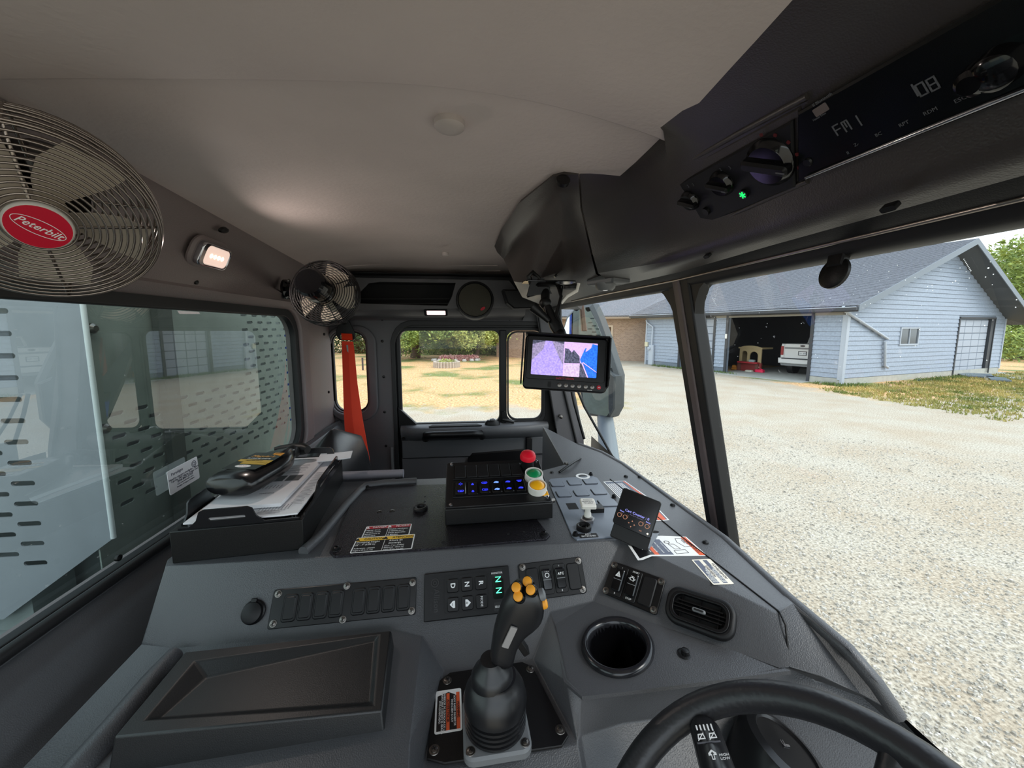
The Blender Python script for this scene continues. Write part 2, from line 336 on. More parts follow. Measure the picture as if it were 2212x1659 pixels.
mesh('pod_end', [V((x1, 1.861, zt)), V((x1, 1.90, zt-.04)), V((x1, 2, zl-.01)), V((x1, 2, 2.56)), V((x1, 1.86, 2.56))], [(0, 1, 2, 3, 4)], WALLP, pod)
mesh('pod_top', [V((-.72, 1.85, 2.553)), V((.3, 1.85, 2.553)), V((.3, 2.02, 2.56)), V((-.72, 2.02, 2.56))], [(0, 1, 2, 3)], WALLP, pod)
sp = thing('door_speaker', 'round speaker with olive grille beside the storage slot', 'speaker', (.1, 1.85, 2.42))
p = PY(1026, 648, 1.85); FS = Fr(p, (1, 0, 0), (0, .12, 1))
lathe('speaker_ring', FS, [(.089, -.05), (.089, .0), (.086, .007), (.080, .008), (.077, .002)], MATTE, sp, 40, cap=False)
lathe('speaker_grille', FS, [(.078, -.002), (.076, .004), (.04, .007), (0, .008)], mat('olive_grille', (60, 58, 48), .7, bump=1, bscale=900), sp, 40)
fb = FS.at(.036, -.042, .0065).rot(radians(35))
prism('speaker_badge', fb, [(x*1.0, y*.5) for x, y in circ(.013, 16)], 0, .002, DRED, sp)
# little lamps
def lamp(par, f, w, h, d, em, body, shape=.012):
    plate('lamp_bezel', f, rr(-w/2, -h/2, w/2, h/2, shape), [rr(-w/2*.78, -h/2*.72, w/2*.82, h/2*.78, shape*.7)], 0, d, body, par, bev=.002)
    prism('lamp_lens', f, rr(-w/2*.79, -h/2*.74, w/2*.83, h/2*.8, shape*.7), 0, d*.8, em, par, c=.002)
LENS = mat('lit_lens', (255, 222, 206), .3, emit=.5); LEDM = mat('led_emitter', (255, 238, 196), .3, emit=2)
l1 = thing('dome_lamp', 'lit rectangular dome lamp with chrome bezel on the rear trim between the fans', 'lamp', (-.6, 1, 2.45))
fo = PP(450, 549, (-.655, 0, 2.402), (1, 0, -.46)); fl = Fr(fo, (-.07, 1, 0), (.42, 0, .91))
prism('lamp_base', fl, rr(-.070, -.038, .070, .038, .03, 6), -.003, .006, TRIM, l1, c=.005)
plate('lamp_bezel', fl.at(0, 0, .004), rr(-.058, -.028, .058, .028, .014), [rr(-.040, -.022, .053, .022, .012)], 0, .014, CHR, l1, bev=.003)
prism('lamp_lens', fl.at(0, 0, .004), rr(-.042, -.023, .054, .023, .012), 0, .013, LENS, l1, c=.003)
ld_ = bpy.data.lights.new('dome_light', 'SPOT'); ld_.spot_size = radians(165); ld_.spot_blend = .6; ld_.shadow_soft_size = .004; ld_.energy = 1.6; ld_.color = (1, .86, .78)
lo_ = bpy.data.objects.new('dome_light', ld_); COL.objects.link(lo_); lo_.matrix_world = Matrix.Translation(fl.p(0, 0, .028)) @ Matrix((fl.U, -fl.V, -fl.N)).transposed().to_4x4()
for k in range(4): lathe('led', fl.at(-.018+k*.015, 0, .0168), [(.006, 0), (.004, .002)], LEDM, l1, 10)
l2 = thing('pod_lamp', 'small rectangular lamp under the storage slot above the far door', 'lamp', (-.2, 1.9, 2.36))
fo = PY(942, 674, 1.885); lamp(l2, Fr(fo+V((0, -.004, 0)), (1, 0, 0), (0, -.62, .78)), .11, .034, .010, mat('lit_lens_small', (255, 225, 225), .3, emit=.8), MATTE, .006)
# ceiling: far headliner, near headliner, seams
def zc(x, y):
    t = (x+.12)/.55; e = max(0, (y-1.55)/.45)
    return 2.552+.050*max(0, 1-t*t)**.7*(1-.75*e*e) + .003*sin(9*x+3*y)
def ys(x): return .505+.035*max(0, (x+.1)/.4)**2*1.6+.02*sin((x+.5)*6)*0
def ceil(name, y0f, y1f, dz, ny):
    rows = []
    for i in range(ny+1):
        r = []
        for j in range(29):
            t = j/28
            x = -.74+t*1.2
            ya = y0f(x) if callable(y0f) else y0f; yb = y1f(x) if callable(y1f) else y1f
            y = ya+(yb-ya)*i/ny
            r.append(V((x, y, zc(x, y)+dz*(1 if i < ny else .7))))
        rows.append(r)
    return rows
rws = ceil('c', lambda x: ys(x)-.03, 2.03, 0, 34)
cl = struct(strip('ceiling', rws, LINER))
rw = ceil('n', -.6, ys, -.022, 12)
last = rw[-1]
rw += [[p+V((0, .005, .002)) for p in last], [p+V((0, .007, .008)) for p in last], [p+V((0, .004, .03)) for p in last]]
near = struct(strip('ceiling_front_panel', rw, LINER)); near.name = 'trim_3'
tube('headliner_seam', [p+V((0, .010, .012)) for p in last], .003, BLACK, cl, 6)
tube('headliner_edge', [V((-.505-.1*y, y, 2.548)) for y in (.0, .4, .8, 1.2, 1.6, 2.0)], .004, TRIM, cl, 6)
for k, (x, y, r) in enumerate(((971, 271, .0225), (962, 549, .013))):
    p = PZ(x, y, 2.598 if k == 0 else 2.575); lathe('headliner_button', Fr(p, (1, 0, 0), (0, -1, 0)), [(r, -.006), (r, .002), (r*.86, .0055), (r*.4, .0075), (0, .008)], mat('button_vinyl', (188, 178, 174), .6), cl, 28)
for y0, x0, x1 in ((1.80, -.62, .12), (1.90, -.66, .14)):
    tube('headliner_fold', [V((x0+(x1-x0)*t, y0+.03*sin(pi*t), zc(x0+(x1-x0)*t, y0)-.0005)) for t in [i/12 for i in range(13)]], .0022, LINER, cl, 6)
# windscreen header: outer rubber, chrome line, inner trim
HX = [(-.6, .485), (.3, .485), (.85, .485), (1.19, .45), (1.58, .42), (2.02, .40)]
def hrow(dx, z): return [V((x+dx, y, z)) for y, x in HX]
wsh = struct(strip('trim_4', [hrow(.05, 2.50), hrow(.03, 2.393), hrow(.0, 2.390), hrow(-.010, 2.393), hrow(-.016, 2.400), hrow(-.017, 2.406), hrow(-.02, 2.408)], RUB))
tube('chrome_bead', hrow(-.021, 2.409), .0028, mat('bead_metal', (190, 180, 170), .3, 1), wsh, 8)
strip('header_band', [hrow(-.023, 2.410), hrow(-.032, 2.415), hrow(-.046, 2.425), hrow(-.055, 2.432), hrow(-.05, 2.455), hrow(0, 2.48)], BLACK, wsh)
# windscreen glass, curved ends
def wx(z): return (2.40-z)*.225
rws = [[V((x+wx(z)+.005, y, z)) for y, x in HX] for z in (2.40, 2.2, 2.0, 1.72)]
WSG = glassmat('windscreen_glass', (.95, .97, .96), .045, .22, (.95, .97, 1), .004, .22)
struct(strip('window_5', [[q for q in r[:3]] for r in rws], WSG)); struct(strip('window_6', [[q for q in r[2:]] for r in rws], WSG))
R0 = random.Random(11); vs_ = []; fs_ = []
def fleck(x, y, r, sx=1, ang=0):
    p = PX(x, y, .49); p = V((.487+wx(p.z), p.y, p.z)); r_ = ray(x, y); t = (p.x-CAM.x)/r_.x; p = CAM+r_*t; k = len(vs_)
    for q in range(5): a = q*2*pi/5; u, v = r*cos(a)*sx, r*sin(a); vs_.append(p+V((-.0015, u*cos(ang)-v*sin(ang), u*sin(ang)+v*cos(ang))))
    fs_.append(tuple(range(k, k+5)))
for _ in range(120): fleck(R0.uniform(1500, 2200), 560+abs(R0.gauss(0, 110)), R0.uniform(.0003, .0006)*(1.5 if R0.random() < .12 else 1))
for _ in range(30): fleck(R0.uniform(1260, 1420), R0.uniform(650, 900), R0.uniform(.0003, .0006))
for x, y, x2, y2 in ((1532, 618, 1543, 652), (1543, 612, 1545, 650), (1551, 622, 1546, 648), (1541, 645, 1549, 660), (1420, 635, 1424, 668), (2085, 560, 2100, 585)):
    for k in range(9): fleck(x+(x2-x)*k/8, y+(y2-y)*k/8, .0006, .8)
SPL = bpy.data.materials.new('dried_splash'); SPL.use_nodes = True; n_s = SPL.node_tree.nodes; n_s.remove(n_s['Principled BSDF']); tl_s = n_s.new('ShaderNodeBsdfTranslucent'); tl_s.inputs[0].default_value = (.9, .92, .92, 1); SPL.node_tree.links.new(tl_s.outputs[0], n_s['Material Output'].inputs[0])
tag(mesh('dirt_specks', vs_, fs_, SPL, smooth=0), 'dried white splash specks and streaks on the windscreen glass', 'dirt', None, 'stuff')
# windscreen divider post
def wpt(y, z, n=0): return V((.485+wx(z)-n, y, z))
pil = thing('windscreen_post', 'black rubber edged post dividing the windscreen', 'pillar', (.5, .85, 1.8))
def post(name, y0, y1, n0, n1, m, z0=1.74, z1=2.42): 
    p = [wpt(y0, z0, n0), wpt(y1, z0, n0), wpt(y1, z1, n0), wpt(y0, z1, n0), wpt(y0, z0, n1), wpt(y1, z0, n1), wpt(y1, z1, n1), wpt(y0, z1, n1)]
    mesh(name, p, hexa(p)[1], m, pil, bev=.004)
post('post_core', .845, .872, -.01, .020, mat('post_vinyl', (104, 92, 92), .5)); post('post_rubber', .870, .900, -.015, .016, RUB); post('post_rubber', .812, .846, -.015, .016, RUB)
for s, yb in ((1, .898), (-1, .814)):
    P = [(0, 0), (0, -.075), (.012, -.045), (.035, -.018), (.07, 0)]
    vs = [wpt(yb+s*u, 2.402+v, n) for n in (-.01, .012) for u, v in P]; f = [(0, 1, 2, 3, 4), (9, 8, 7, 6, 5)]+[(i, (i+1) % 5, (i+1) % 5+5, i+5) for i in range(5)]
    mesh('post_corner', vs, f, RUB, pil)
for z in (2.2, 2.05, 1.93): lathe('clip', Fr(wpt(.90, z, .0), (0, 1, 0), (0, 0, 1)), [(.004, 0), (.003, .008)], RUB, pil, 8)
# left front pillar
ap = thing('front_pillar', 'dark grey front corner pillar beyond the far door', 'pillar', (.45, 2, 1.8))
def pp(x, y, Y): return PY(x, y, Y)
A = [pp(1150, 640, 1.97), pp(1205, 640, 1.97), pp(1218, 845, 1.97), pp(1249, 975, 1.97), pp(1255, 1010, 1.97), pp(1212, 1010, 1.97), pp(1201, 925, 1.97), pp(1188, 845, 1.97)]
vs = A+[q+V((.03, .06, 0)) for q in A]; n = len(A)
mesh('pillar_trim', vs, [tuple(range(n))[::-1], tuple(range(n, 2*n))]+[(i, (i+1) % n, (i+1) % n+n, i+n) for i in range(n)], WALLP, ap, bev=.004)
tube('pillar_seal', [pp(1207, 640, 1.965), pp(1219, 845, 1.965), pp(1250, 975, 1.965)], .007, RUB, ap)
tube('pillar_seal', [pp(1157, 640, 1.965), pp(1188, 845, 1.965), pp(1201, 925, 1.965)], .004, RUB, ap)
lathe('latch_knob', Fr(pp(1209, 898, 1.965), (1, 0, 0), (0, 0, 1)), [(.008, 0), (.006, .02), (.010, .022), (.010, .032), (0, .036)], STEEL, ap, 14)
# floor and the cab's front below the screen
struct(mesh('floor', [V((-.7, -.5, 1.0)), V((.75, -.5, 1.0)), V((.75, 2.05, 1.0)), V((-.7, 2.05, 1.0))], [(0, 1, 2, 3)], mat('floor_mat', (40, 40, 42), .8)))
struct(mesh('wall_front', [V((.66, -.5, 1.0)), V((.66, 2.05, 1.0)), V((.66, 2.05, 1.70)), V((.66, -.5, 1.70))], [(0, 1, 2, 3)], BLACK))
tp = hexa([V((-.75, -.5, 2.64)), V((.52, -.5, 2.64)), V((.52, 2.1, 2.64)), V((-.75, 2.1, 2.64)), V((-.75, -.5, 2.68)), V((.52, -.5, 2.68)), V((.52, 2.1, 2.68)), V((-.75, 2.1, 2.68))])
struct(mesh('roof', *tp, mat('cab_paint', (225, 228, 230), .3)))
struct(mesh('trim_5', *hexa([V((.42, -.6, 2.50)), V((.55, -.6, 2.44)), V((.55, 2.1, 2.44)), V((.42, 2.1, 2.50)), V((.44, -.6, 2.66)), V((.56, -.6, 2.66)), V((.56, 2.1, 2.66)), V((.44, 2.1, 2.66))]), BLACK))
# near side of the cab: rear post only, door left out to let daylight in
struct(mesh('wall_right', *hexa([V((-.74, -.56, 1.0)), V((-.62, -.56, 1.0)), V((-.62, -.5, 1.0)), V((-.74, -.5, 1.0)), V((-.74, -.56, 2.6)), V((-.62, -.56, 2.6)), V((-.62, -.5, 2.6)), V((-.74, -.5, 2.6))]), WALLP))

# ================================================================ OVERHEAD CONSOLE
oc = thing('overhead_console', 'long dark moulded overhead console along the windscreen header', 'console', (.3, .4, 2.5))
def cs(lst): return [PZ(*q) for q in lst]
def flat(y): return [V((.230, y, 2.60)), V((.230, y, 2.585)), V((.257, y, 2.562)), V((.310, y, 2.545)), V((.345, y, 2.515)), V((.372, y, 2.485)), V((.386, y, 2.464)), V((.396, y, 2.442)), V((.404, y, 2.428)), V((.416, y, 2.4225)), V((.428, y, 2.418)), V((.434, y, 2.43))]
def stn(c, s, t, p, a, b, dy=0):
    C, Sx, T_, P_, A_, B_ = [q+V((0, dy, 0)) for q in cs([c, s, t, p, a, b])]; return [C+V((.01, 0, .015)), C, Sx, T_*.55+Sx*.45, T_, T_*.5+P_*.5, P_, P_*.4+A_*.6+V((0, 0, 0)), A_, A_*.5+B_*.5, B_, B_+V((.006, 0, .02))]
rows = [flat(-.6), flat(-.1), flat(.25), flat(.5), flat(.525),
        stn((1440, 262, 2.585), (1455, 295, 2.572), (1447, 385, 2.535), (1450, 510, 2.468), (1455, 562, 2.427), (1475, 586, 2.418), .01),
        stn((1330, 369, 2.585), (1345, 388, 2.575), (1350, 440, 2.54), (1360, 535, 2.468), (1370, 577, 2.425), (1396, 604, 2.415)),
        stn((1252, 377, 2.585), (1254, 390, 2.578), (1258, 450, 2.54), (1280, 548, 2.458), (1292, 590, 2.424), (1330, 618, 2.412))]
strip('console_shell', rows, CONS, oc)
rows = [stn((1249, 377, 2.585), (1250, 390, 2.578), (1254, 450, 2.54), (1276, 548, 2.458), (1287, 591, 2.428), (1320, 622, 2.42)),
        stn((1215, 376, 2.585), (1216, 396, 2.578), (1228, 440, 2.545), (1250, 565, 2.447), (1262, 598, 2.422), (1295, 632, 2.412)),
        stn((1190, 384, 2.585), (1196, 402, 2.578), (1212, 432, 2.555), (1215, 585, 2.44), (1225, 610, 2.418), (1265, 640, 2.41)),
        stn((1120, 440, 2.585), (1135, 452, 2.572), (1165, 470, 2.553), (1165, 602, 2.425), (1172, 632, 2.41), (1215, 655, 2.405)),
        stn((1082, 497, 2.585), (1090, 512, 2.57), (1110, 530, 2.553), (1123, 610, 2.425), (1132, 640, 2.408), (1190, 664, 2.403)),
        stn((1068, 532, 2.585), (1074, 545, 2.57), (1088, 560, 2.545), (1110, 608, 2.432), (1128, 642, 2.408), (1188, 666, 2.403))]
e = rows[-1]; rows.append([p+V((.06, .10, 0)) for p in e]); rows.append([p+V((.2, .12, 0)) for p in e])
strip('console_end_cap', rows, CONS, oc)
pinz = lambda x, y, z: PZ(x, y, z)
lathe('console_bolt', Fr(PZ(1219, 387, 2.578)+V((-.004, -.006, -.006)), (1, 0, 0), (0, -.5, -.87)), [(.013, -.004), (.012, .004), (.006, .006), (.005, .002)], BLACK, oc, 16)
# far lower shelf box under the console end
prism('end_pocket', Fr(PY(1120, 640, 1.75), (1, 0, 0), (0, 0, 1)), [(-.07, .03), (.14, .03), (.14, -.05), (-.02, -.055), (-.05, -.03)], -.1, 0, MATTE, oc, c=.006)
lathe('gasket', Fr(PZ(1234, 622, 2.41), (1, 0, 0), (0, -1, 0)), [(.022, -.004), (.022, .003), (.012, .004)], RUB, oc, 20)
for x, y in ((1200, 597), (1528, 553), (1922, 448)):
    p = PX(x, y, .398) if x > 1300 else PZ(x, y, 2.43); prism('clip', Fr(p, (0, 1, 0), (.7, 0, -.7)), rr(-.007, -.0028, .007, .0028, .002), -.004, .003, BLACK, oc)
# reading lamp under the console
rl = thing('map_lamp', 'grey swivel reading lamp in a trim wedge under the overhead console', 'lamp', (.35, .8, 2.42))
p = PZ(1308, 606, 2.418); f = Fr(p, (.55, -.83, 0), (-.83, -.55, 0))
prism('lamp_housing', f, [(-.055, -.022), (.055, -.022), (.04, .022), (-.04, .022)], -.01, .010, GREY, rl, c=.003)
lathe('lamp_ball', f.at(0, .0, .006), [(.026, 0), (.024, .012), (.017, .019), (.016, .016), (.010, .016)], GREY, rl, 24)
lathe('lamp_lens', f.at(0, .0, .020), [(.009, 0), (.006, .004), (0, .005)], mat('lamp_clear', (220, 220, 215), .2, emit=.5), rl, 16)
# control panels let into the console face
FCn = V((-.74, 0, -.673)).normalized()
def PC(x, y, n=0): return PP(x, y, V((.345, 0, 2.515))+FCn*n, FCn)
def cpoly(pts, f): return [((PC(*q)-f.O).dot(f.U), (PC(*q)-f.O).dot(f.V)) for q in pts]
FC = Fr(PC(1740, 383), (0, -1, 0), (-.673, 0, .74)) # u toward the camera side, v up the face
pn = FC.N
hc = thing('heater_panel', 'dark heater control panel with three rotary knobs and a green lamp', 'control panel', (.36, .5, 2.5))
prism('panel_surround', FC, cpoly([(1432, 520), (1428, 400), (1440, 380), (1735, 222), (1745, 385), (1460, 517)], FC), -.004, .004, CONS, hc, c=.003)
tube('panel_rim', [PC(x, y, .003) for x, y in ((1745, 390), (1600, 455), (1462, 520), (1440, 526), (1431, 512), (1424, 420), (1427, 392), (1445, 372), (1600, 285), (1745, 208))], .0035, CONS, hc, 10)
prism('panel_face', FC, cpoly([(1446, 512), (1452, 402), (1723, 250), (1727, 396)], FC), .003, .008, MATTE, hc, c=.002)
def knob(x, y, r, par):
    q = PC(x, y, .008); f = Fr(q, FC.U, FC.V).rot(radians(-35))
    k = lathe('knob', f, [(r, 0), (r*.95, .004), (r*.8, .007), (r*.78, .008)], GLOSS, par, 28)
    prism('knob_grip', f, rr(-r*.98, -r*.22, r*.98, r*.22, r*.15), .004, .015, PLA, k, c=.003)
    prism('knob_mark', f, rr(r*.6, -.001, r*.95, .001, .0005), .0152, .0155, GINK, k)
knob(1492, 432, .017, hc); knob(1560, 395, .019, hc); knob(1664, 350, .030, hc)
for k, (x, y) in enumerate(((1527, 455), (1609, 417))):
    q = PC(x, y, .008); lathe('button', Fr(q, FC.U, FC.V), [(.0065, 0), (.006, .004)], PLA if k == 0 else GLOSS, hc, 14)
    if k: 
        for a in range(6): prism('indicator_mark', Fr(q, FC.U, FC.V).rot(a*pi/3), rr(.001, -.0007, .0048, .0007, .0004), .0042, .0046, mat('green_glow', (20, 255, 90), .4, emit=1.6), hc)
        lathe('indicator_glow', Fr(q, FC.U, FC.V), [(.0018, .004), (.0015, .0047)], MATS['green_glow'], hc, 10)
fx = Fr(PC(1500, 390, .008), FC.U, FC.V)
for s, x, y in (('1', 1477, 412), ('2', 1487, 402), ('3', 1498, 399), ('2', 1557, 366), ('3', 1577, 362), ('1', 1543, 385)):
    q = PC(x, y, .0082); text(s, Fr(q, FC.U, FC.V), 0, 0, .007, GINK, hc, 'CENTER')
for a in range(5):
    q = PC(1664, 350, .0082); f = Fr(q, FC.U, FC.V).rot(radians(-40+a*28)); prism('dial_mark', f, rr(.032, -.002, .036, .002, .001), 0, .0004, MATS.get('dial_red') or mat('dial_red', (90, 20, 24), .6), hc)
rd = thing('radio_display', 'gloss black radio unit with dim digital readout in the overhead console', 'radio', (.36, .3, 2.5))
prism('radio_face', FC, cpoly([(1736, 384), (1736, 232), (2330, -110), (2330, 145)], FC), .003, .010, mat('radio_gloss', (9, 13, 14), .22), rd, c=.002)
tube('radio_trim', [PC(1740, 384, .012), PC(2330, 146, .012)], .0016, CHR, rd, 6)
SEG = mat('dim_segments', (92, 94, 98), .5, emit=.03)
def ctext(s, x, y, size, m, par, al='CENTER', **k): text(s, Fr(PC(x, y, .0102), FC.U, FC.V), 0, 0, size, m, par, al, **k)
def seg7(ch, x, y, h, par):
    T = {'F': 'aefg', 'M': 'efbcah', '1': 'bc', '0': 'abcdef', '8': 'abcdefg', '!': 'bc'}[ch]; w = h*.5; f = Fr(PC(x, y, .0103), FC.U, FC.V); t = .0006
    sg = {'a': ((0, h), (w, h)), 'b': ((w, h), (w, h/2)), 'c': ((w, h/2), (w, 0)), 'd': ((0, 0), (w, 0)), 'e': ((0, h/2), (0, 0)), 'f': ((0, h), (0, h/2)), 'g': ((0, h/2), (w, h/2)), 'h': ((w/2, h), (w/2, h*.4))}
    mb = MB()
    for c in T:
        (a, b), (c2, d) = sg[c]; mb.prism(f, [(min(a, c2)-t, min(b, d)-t), (max(a, c2)+t, min(b, d)-t), (max(a, c2)+t, max(b, d)+t), (min(a, c2)-t, max(b, d)+t)], 0, .0003)
    mb.done('readout_digit', SEG, par)
for ch, x, y in (('F', 1810, 292), ('M', 1829, 284), ('1', 1850, 276)): seg7(ch, x, y, .010, rd)
for ch, x, y in (('1', 1968, 214), ('0', 1990, 208), ('8', 2014, 197)): seg7(ch, x, y, .010, rd)
for s, x, y in (('II', 1832, 330), ('Z-', 1850, 312), ('BC', 1898, 290), ('RPT', 1953, 267), ('RDM', 2010, 240), ('ESC', 2075, 214)): ctext(s, x, y, .0045, SEG, rd)
ctext('II Bluetooth', 1776, 215, .0042, SEG, rd); prism('radio_badge', Fr(PC(1773, 237, .0100), FC.U, FC.V), rr(-.007, -.004, .007, .004, .001), 0, .0005, mat('dim_badge', (110, 100, 98), .5), rd); ctext('Hands Free', 1770, 252, .003, SEG, rd)
for x, y, r in ((2120, 170, .011), (2165, 150, .014)):
    lathe('radio_knob', Fr(PC(x, y-10, .010), FC.U, FC.V), [(r, 0), (r*.9, .010), (r*.6, .013)], GLOSS, rd, 20)
lathe('radio_screw', Fr(PC(1745, 350, .010), FC.U, FC.V), [(.005, 0), (.004, .002)], PLA, rd, 12)
# ================================================================ DASHBOARD
ZT = 1.88
da = thing('dashboard', 'dark grey grained dashboard and centre console filling the cab front', 'dashboard', (0, .7, 1.7))
def D(pts): return [PZ(*q) for q in pts]
names = {}
def reg(k, x, y=None, z=None): names[k] = V(x) if y is None else PZ(x, y, z)
e = D([(353, 1226, ZT), (700, 1212, ZT), (1190, 1180, ZT), (1345, 1168, ZT), (1404, 1205, ZT), (1495, 1240, ZT), (1640, 1302, ZT), (1692, 1350, ZT)])
t55 = radians(55); O1 = V((0, .698, ZT)); N1 = V((0, -sin(t55), cos(t55)))
def S1(x, y): return PP(x, y, O1, N1)
O2 = PZ(1345, 1168, ZT); O2.y = .698; fold = S1(1281, 1299); h2 = V((.575, -.818, 0)).normalized(); N2 = h2.cross(fold-O2).normalized(); N2 = N2 if N2.z > 0 else -N2
def S2(x, y): return PP(x, y, O2, N2)
e[0].y = e[1].y = e[2].y = .698; e[3] = O2.copy(); e[4] = O2+h2*.062; e[5] = O2+h2*.130; e[6] = O2+h2*.215; e[7] = O2+h2*.262
lo = [S1(306, 1390), S1(374, 1398), S1(850, 1357), S1(912, 1374), S1(1190, 1322)]
l6, l8 = S2(1432, 1352), S2(1692, 1446); s5p = PZ(1222, 1470, 1.785); NS = (l8-fold).cross(s5p-fold).normalized(); NS = NS if NS.z > 0 else -NS
def S3(x, y): return PP(x, y, fold, NS)
kk = (l6-fold).dot((l8-fold).normalized()); l6 = S3(1432, 1353); l7 = S3(1600, 1411)
outer = D([(1712, 1300, ZT), (1565, 1165, ZT), (1345, 1003, ZT), (1300, 978, ZT), (1250, 960, ZT)])
farr = [V((.30, 1.60, ZT)), V((.28, 1.13, ZT)), V((.15, 1.06, ZT)), V((-.56, 1.06, ZT)), V((-.56, .72, ZT))]
vs = []; fs = []
def P_(p): vs.append(V(p)); return len(vs)-1
E_ = [P_(p) for p in e]; LO = [P_(p) for p in lo]; FO = P_(fold); L6, L7, L8 = P_(l6), P_(l7), P_(l8)
OU = [P_(p) for p in outer]; FA = [P_(p) for p in farr]
hump = [P_(p) for p in D([(1833, 1402, 1.868), (1895, 1475, 1.845), (1940, 1545, 1.81), (1860, 1500, 1.815), (1775, 1462, 1.832), (1706, 1443, 1.838)])]
fs.append(tuple([E_[i] for i in range(8)]+OU+FA))                                     # the flat top
fs.append((E_[7], hump[5], hump[4], hump[3], hump[2], hump[1], hump[0], OU[0]))
fs += [(LO[0], LO[1], E_[1], E_[0]), (LO[1], LO[2], E_[1]), (LO[2], LO[3], LO[4], E_[2], E_[1]), (LO[4], FO, E_[3], E_[2]), (FO, L6, E_[4], E_[3]), (L6, L7, E_[5], E_[4]), (L7, L8, E_[6], E_[5]), (L8, hump[5], E_[7], E_[6])]
def dropf(ids, dx, dy, z):  # skirt going down and away
    b = [P_((vs[i].x+dx, vs[i].y+dy, z)) for i in ids]
    for k in range(len(ids)-1): fs.append((ids[k], b[k], b[k+1], ids[k+1]))
    return b
dropf([hump[2], hump[1], hump[0]]+OU+[FA[0]], .05, .04, 1.70)
dropf([FA[0], FA[1], FA[2], FA[3]], -.01, .0, 1.1)
dropf([FA[3], FA[4], E_[0], LO[0]], 0, 0, 1.5)
# left shelf, ridge to the joystick well
zs = 1.785
r1, r2 = P_(PZ(886, 1600, zs)), P_(PZ(880, 1740, zs))
b1 = P_(PZ(20, 1690, 1.76)); q1 = P_(PZ(390, 1740, 1.78))
fs.append((LO[0], b1, q1, r2, r1, LO[3], LO[2], LO[1]))
w0, w1_, w2, w3 = [P_(p) for p in D([(958, 1448, 1.738), (1152, 1424, 1.738), (1248, 1606, 1.738), (912, 1672, 1.738)])]
s6, s5 = P_(S3(1200, 1348)), P_(S3(1222, 1470))
s4, s3, s2, s1 = [P_(S3(*q)) for q in ((1258, 1500), (1340, 1491), (1500, 1471), (1625, 1455))]
fs += [(LO[3], w0, w1_, LO[4]), (LO[3], r1, w0), (r1, w3, w0), (r1, r2, w3), (LO[4], w1_, s5, s6), (FO, LO[4], s6), (w1_, w2, s5)]
g4, g3, g2, g1 = [P_(p) for p in D([(1255, 1590, 1.735), (1345, 1562, 1.72), (1500, 1540, 1.72), (1640, 1530, 1.73)])]
fs += [(s5, w2, g4, s4), (s4, g4, g3, s3), (s3, g3, g2, s2), (s2, g2, g1, s1)]
h = [P_(vs[i]+V((0, -.16, -.10))) for i in (w3, w2, g4, g3, g2, g1)]
for a, b, c, d in ((w3, h[0], h[1], w2), (w2, h[1], h[2], g4), (g4, h[2], h[3], g3), (g3, h[3], h[4], g2), (g2, h[4], h[5], g1)): fs.append((a, b, c, d))
fs.append((w0, w3, w2, w1_))
# cowl behind the steering wheel
c0, c1, c2, c3, c4, c5, c6 = [P_(p) for p in D([(1733, 1438, 1.826), (1760, 1470, 1.815), (1852, 1488, 1.80), (1905, 1524, 1.79), (1965, 1580, 1.78), (2060, 1680, 1.76), (1560, 1680, 1.70)])]
fs += [(L8, s1, g1, c6, c5, c4, c3, c2, c1, c0), (hump[5], L8, c0, c1, hump[4]), (hump[4], c1, c2, c3, hump[3]), (hump[3], c3, c4, c5, hump[2])]
dm = mesh('console_body', vs, fs, DASH, da, 30, bev=.013, seg=4)
bmq = bmesh.new(); bmq.from_mesh(dm.data); bmesh.ops.recalc_face_normals(bmq, faces=bmq.faces); bmq.to_mesh(dm.data); bmq.free()
dm.data.shade_smooth(); dm.data.set_sharp_from_angle(angle=radians(60))
# cup shelf with its hole
cupc = S3(1333, 1396); cr_ = .047
sh = [vs[i] for i in (FO, s6, s5, s4, s3, s2, s1, L8, L7, L6)]
no = V((0, 0, 0))
for i in range(len(sh)): a, b = sh[i], sh[(i+1) % len(sh)]; no += a.cross(b)
no.normalize(); no = -no if no.z < 0 else no
cen = sum(sh, V())/len(sh); no = NS; FSH = Fr(cen, (1, 0, -no.x/no.z), V((0, 1, -no.y/no.z)))
pl = [((p-cen).dot(FSH.U), (p-cen).dot(FSH.V)) for p in sh]
if area2(pl) < 0: pl = pl[::-1]
cc = PP(1333, 1396, cen, FSH.N); cu, cv = (cc-cen).dot(FSH.U), (cc-cen).dot(FSH.V)
plate('cup_shelf', FSH, inset(pl, -.003), [[(cu+cr_*cos(t*pi/16), cv+cr_*sin(t*pi/16)) for t in range(32)]], -.006, .0, DASH, da)
cup = thing('cup_holder', 'round black cup holder well with glossy raised rim', 'cup holder', cc)
lathe('rim', Fr(cc, FSH.U, FSH.V), [(cr_+.009, -.003), (cr_+.010, .003), (cr_+.007, .008), (cr_+.002, .009), (cr_-.003, .004), (cr_-.004, -.01)], mat('cup_gloss', (30, 30, 33), .18), cup, 48, cap=False, smooth=60)
lathe('well', Fr(cc, FSH.U, FSH.V), [(cr_-.003, .002), (cr_-.006, -.03), (cr_-.009, -.075), (0, -.0755)], GLOSS, cup, 40, cap=False, smooth=60)
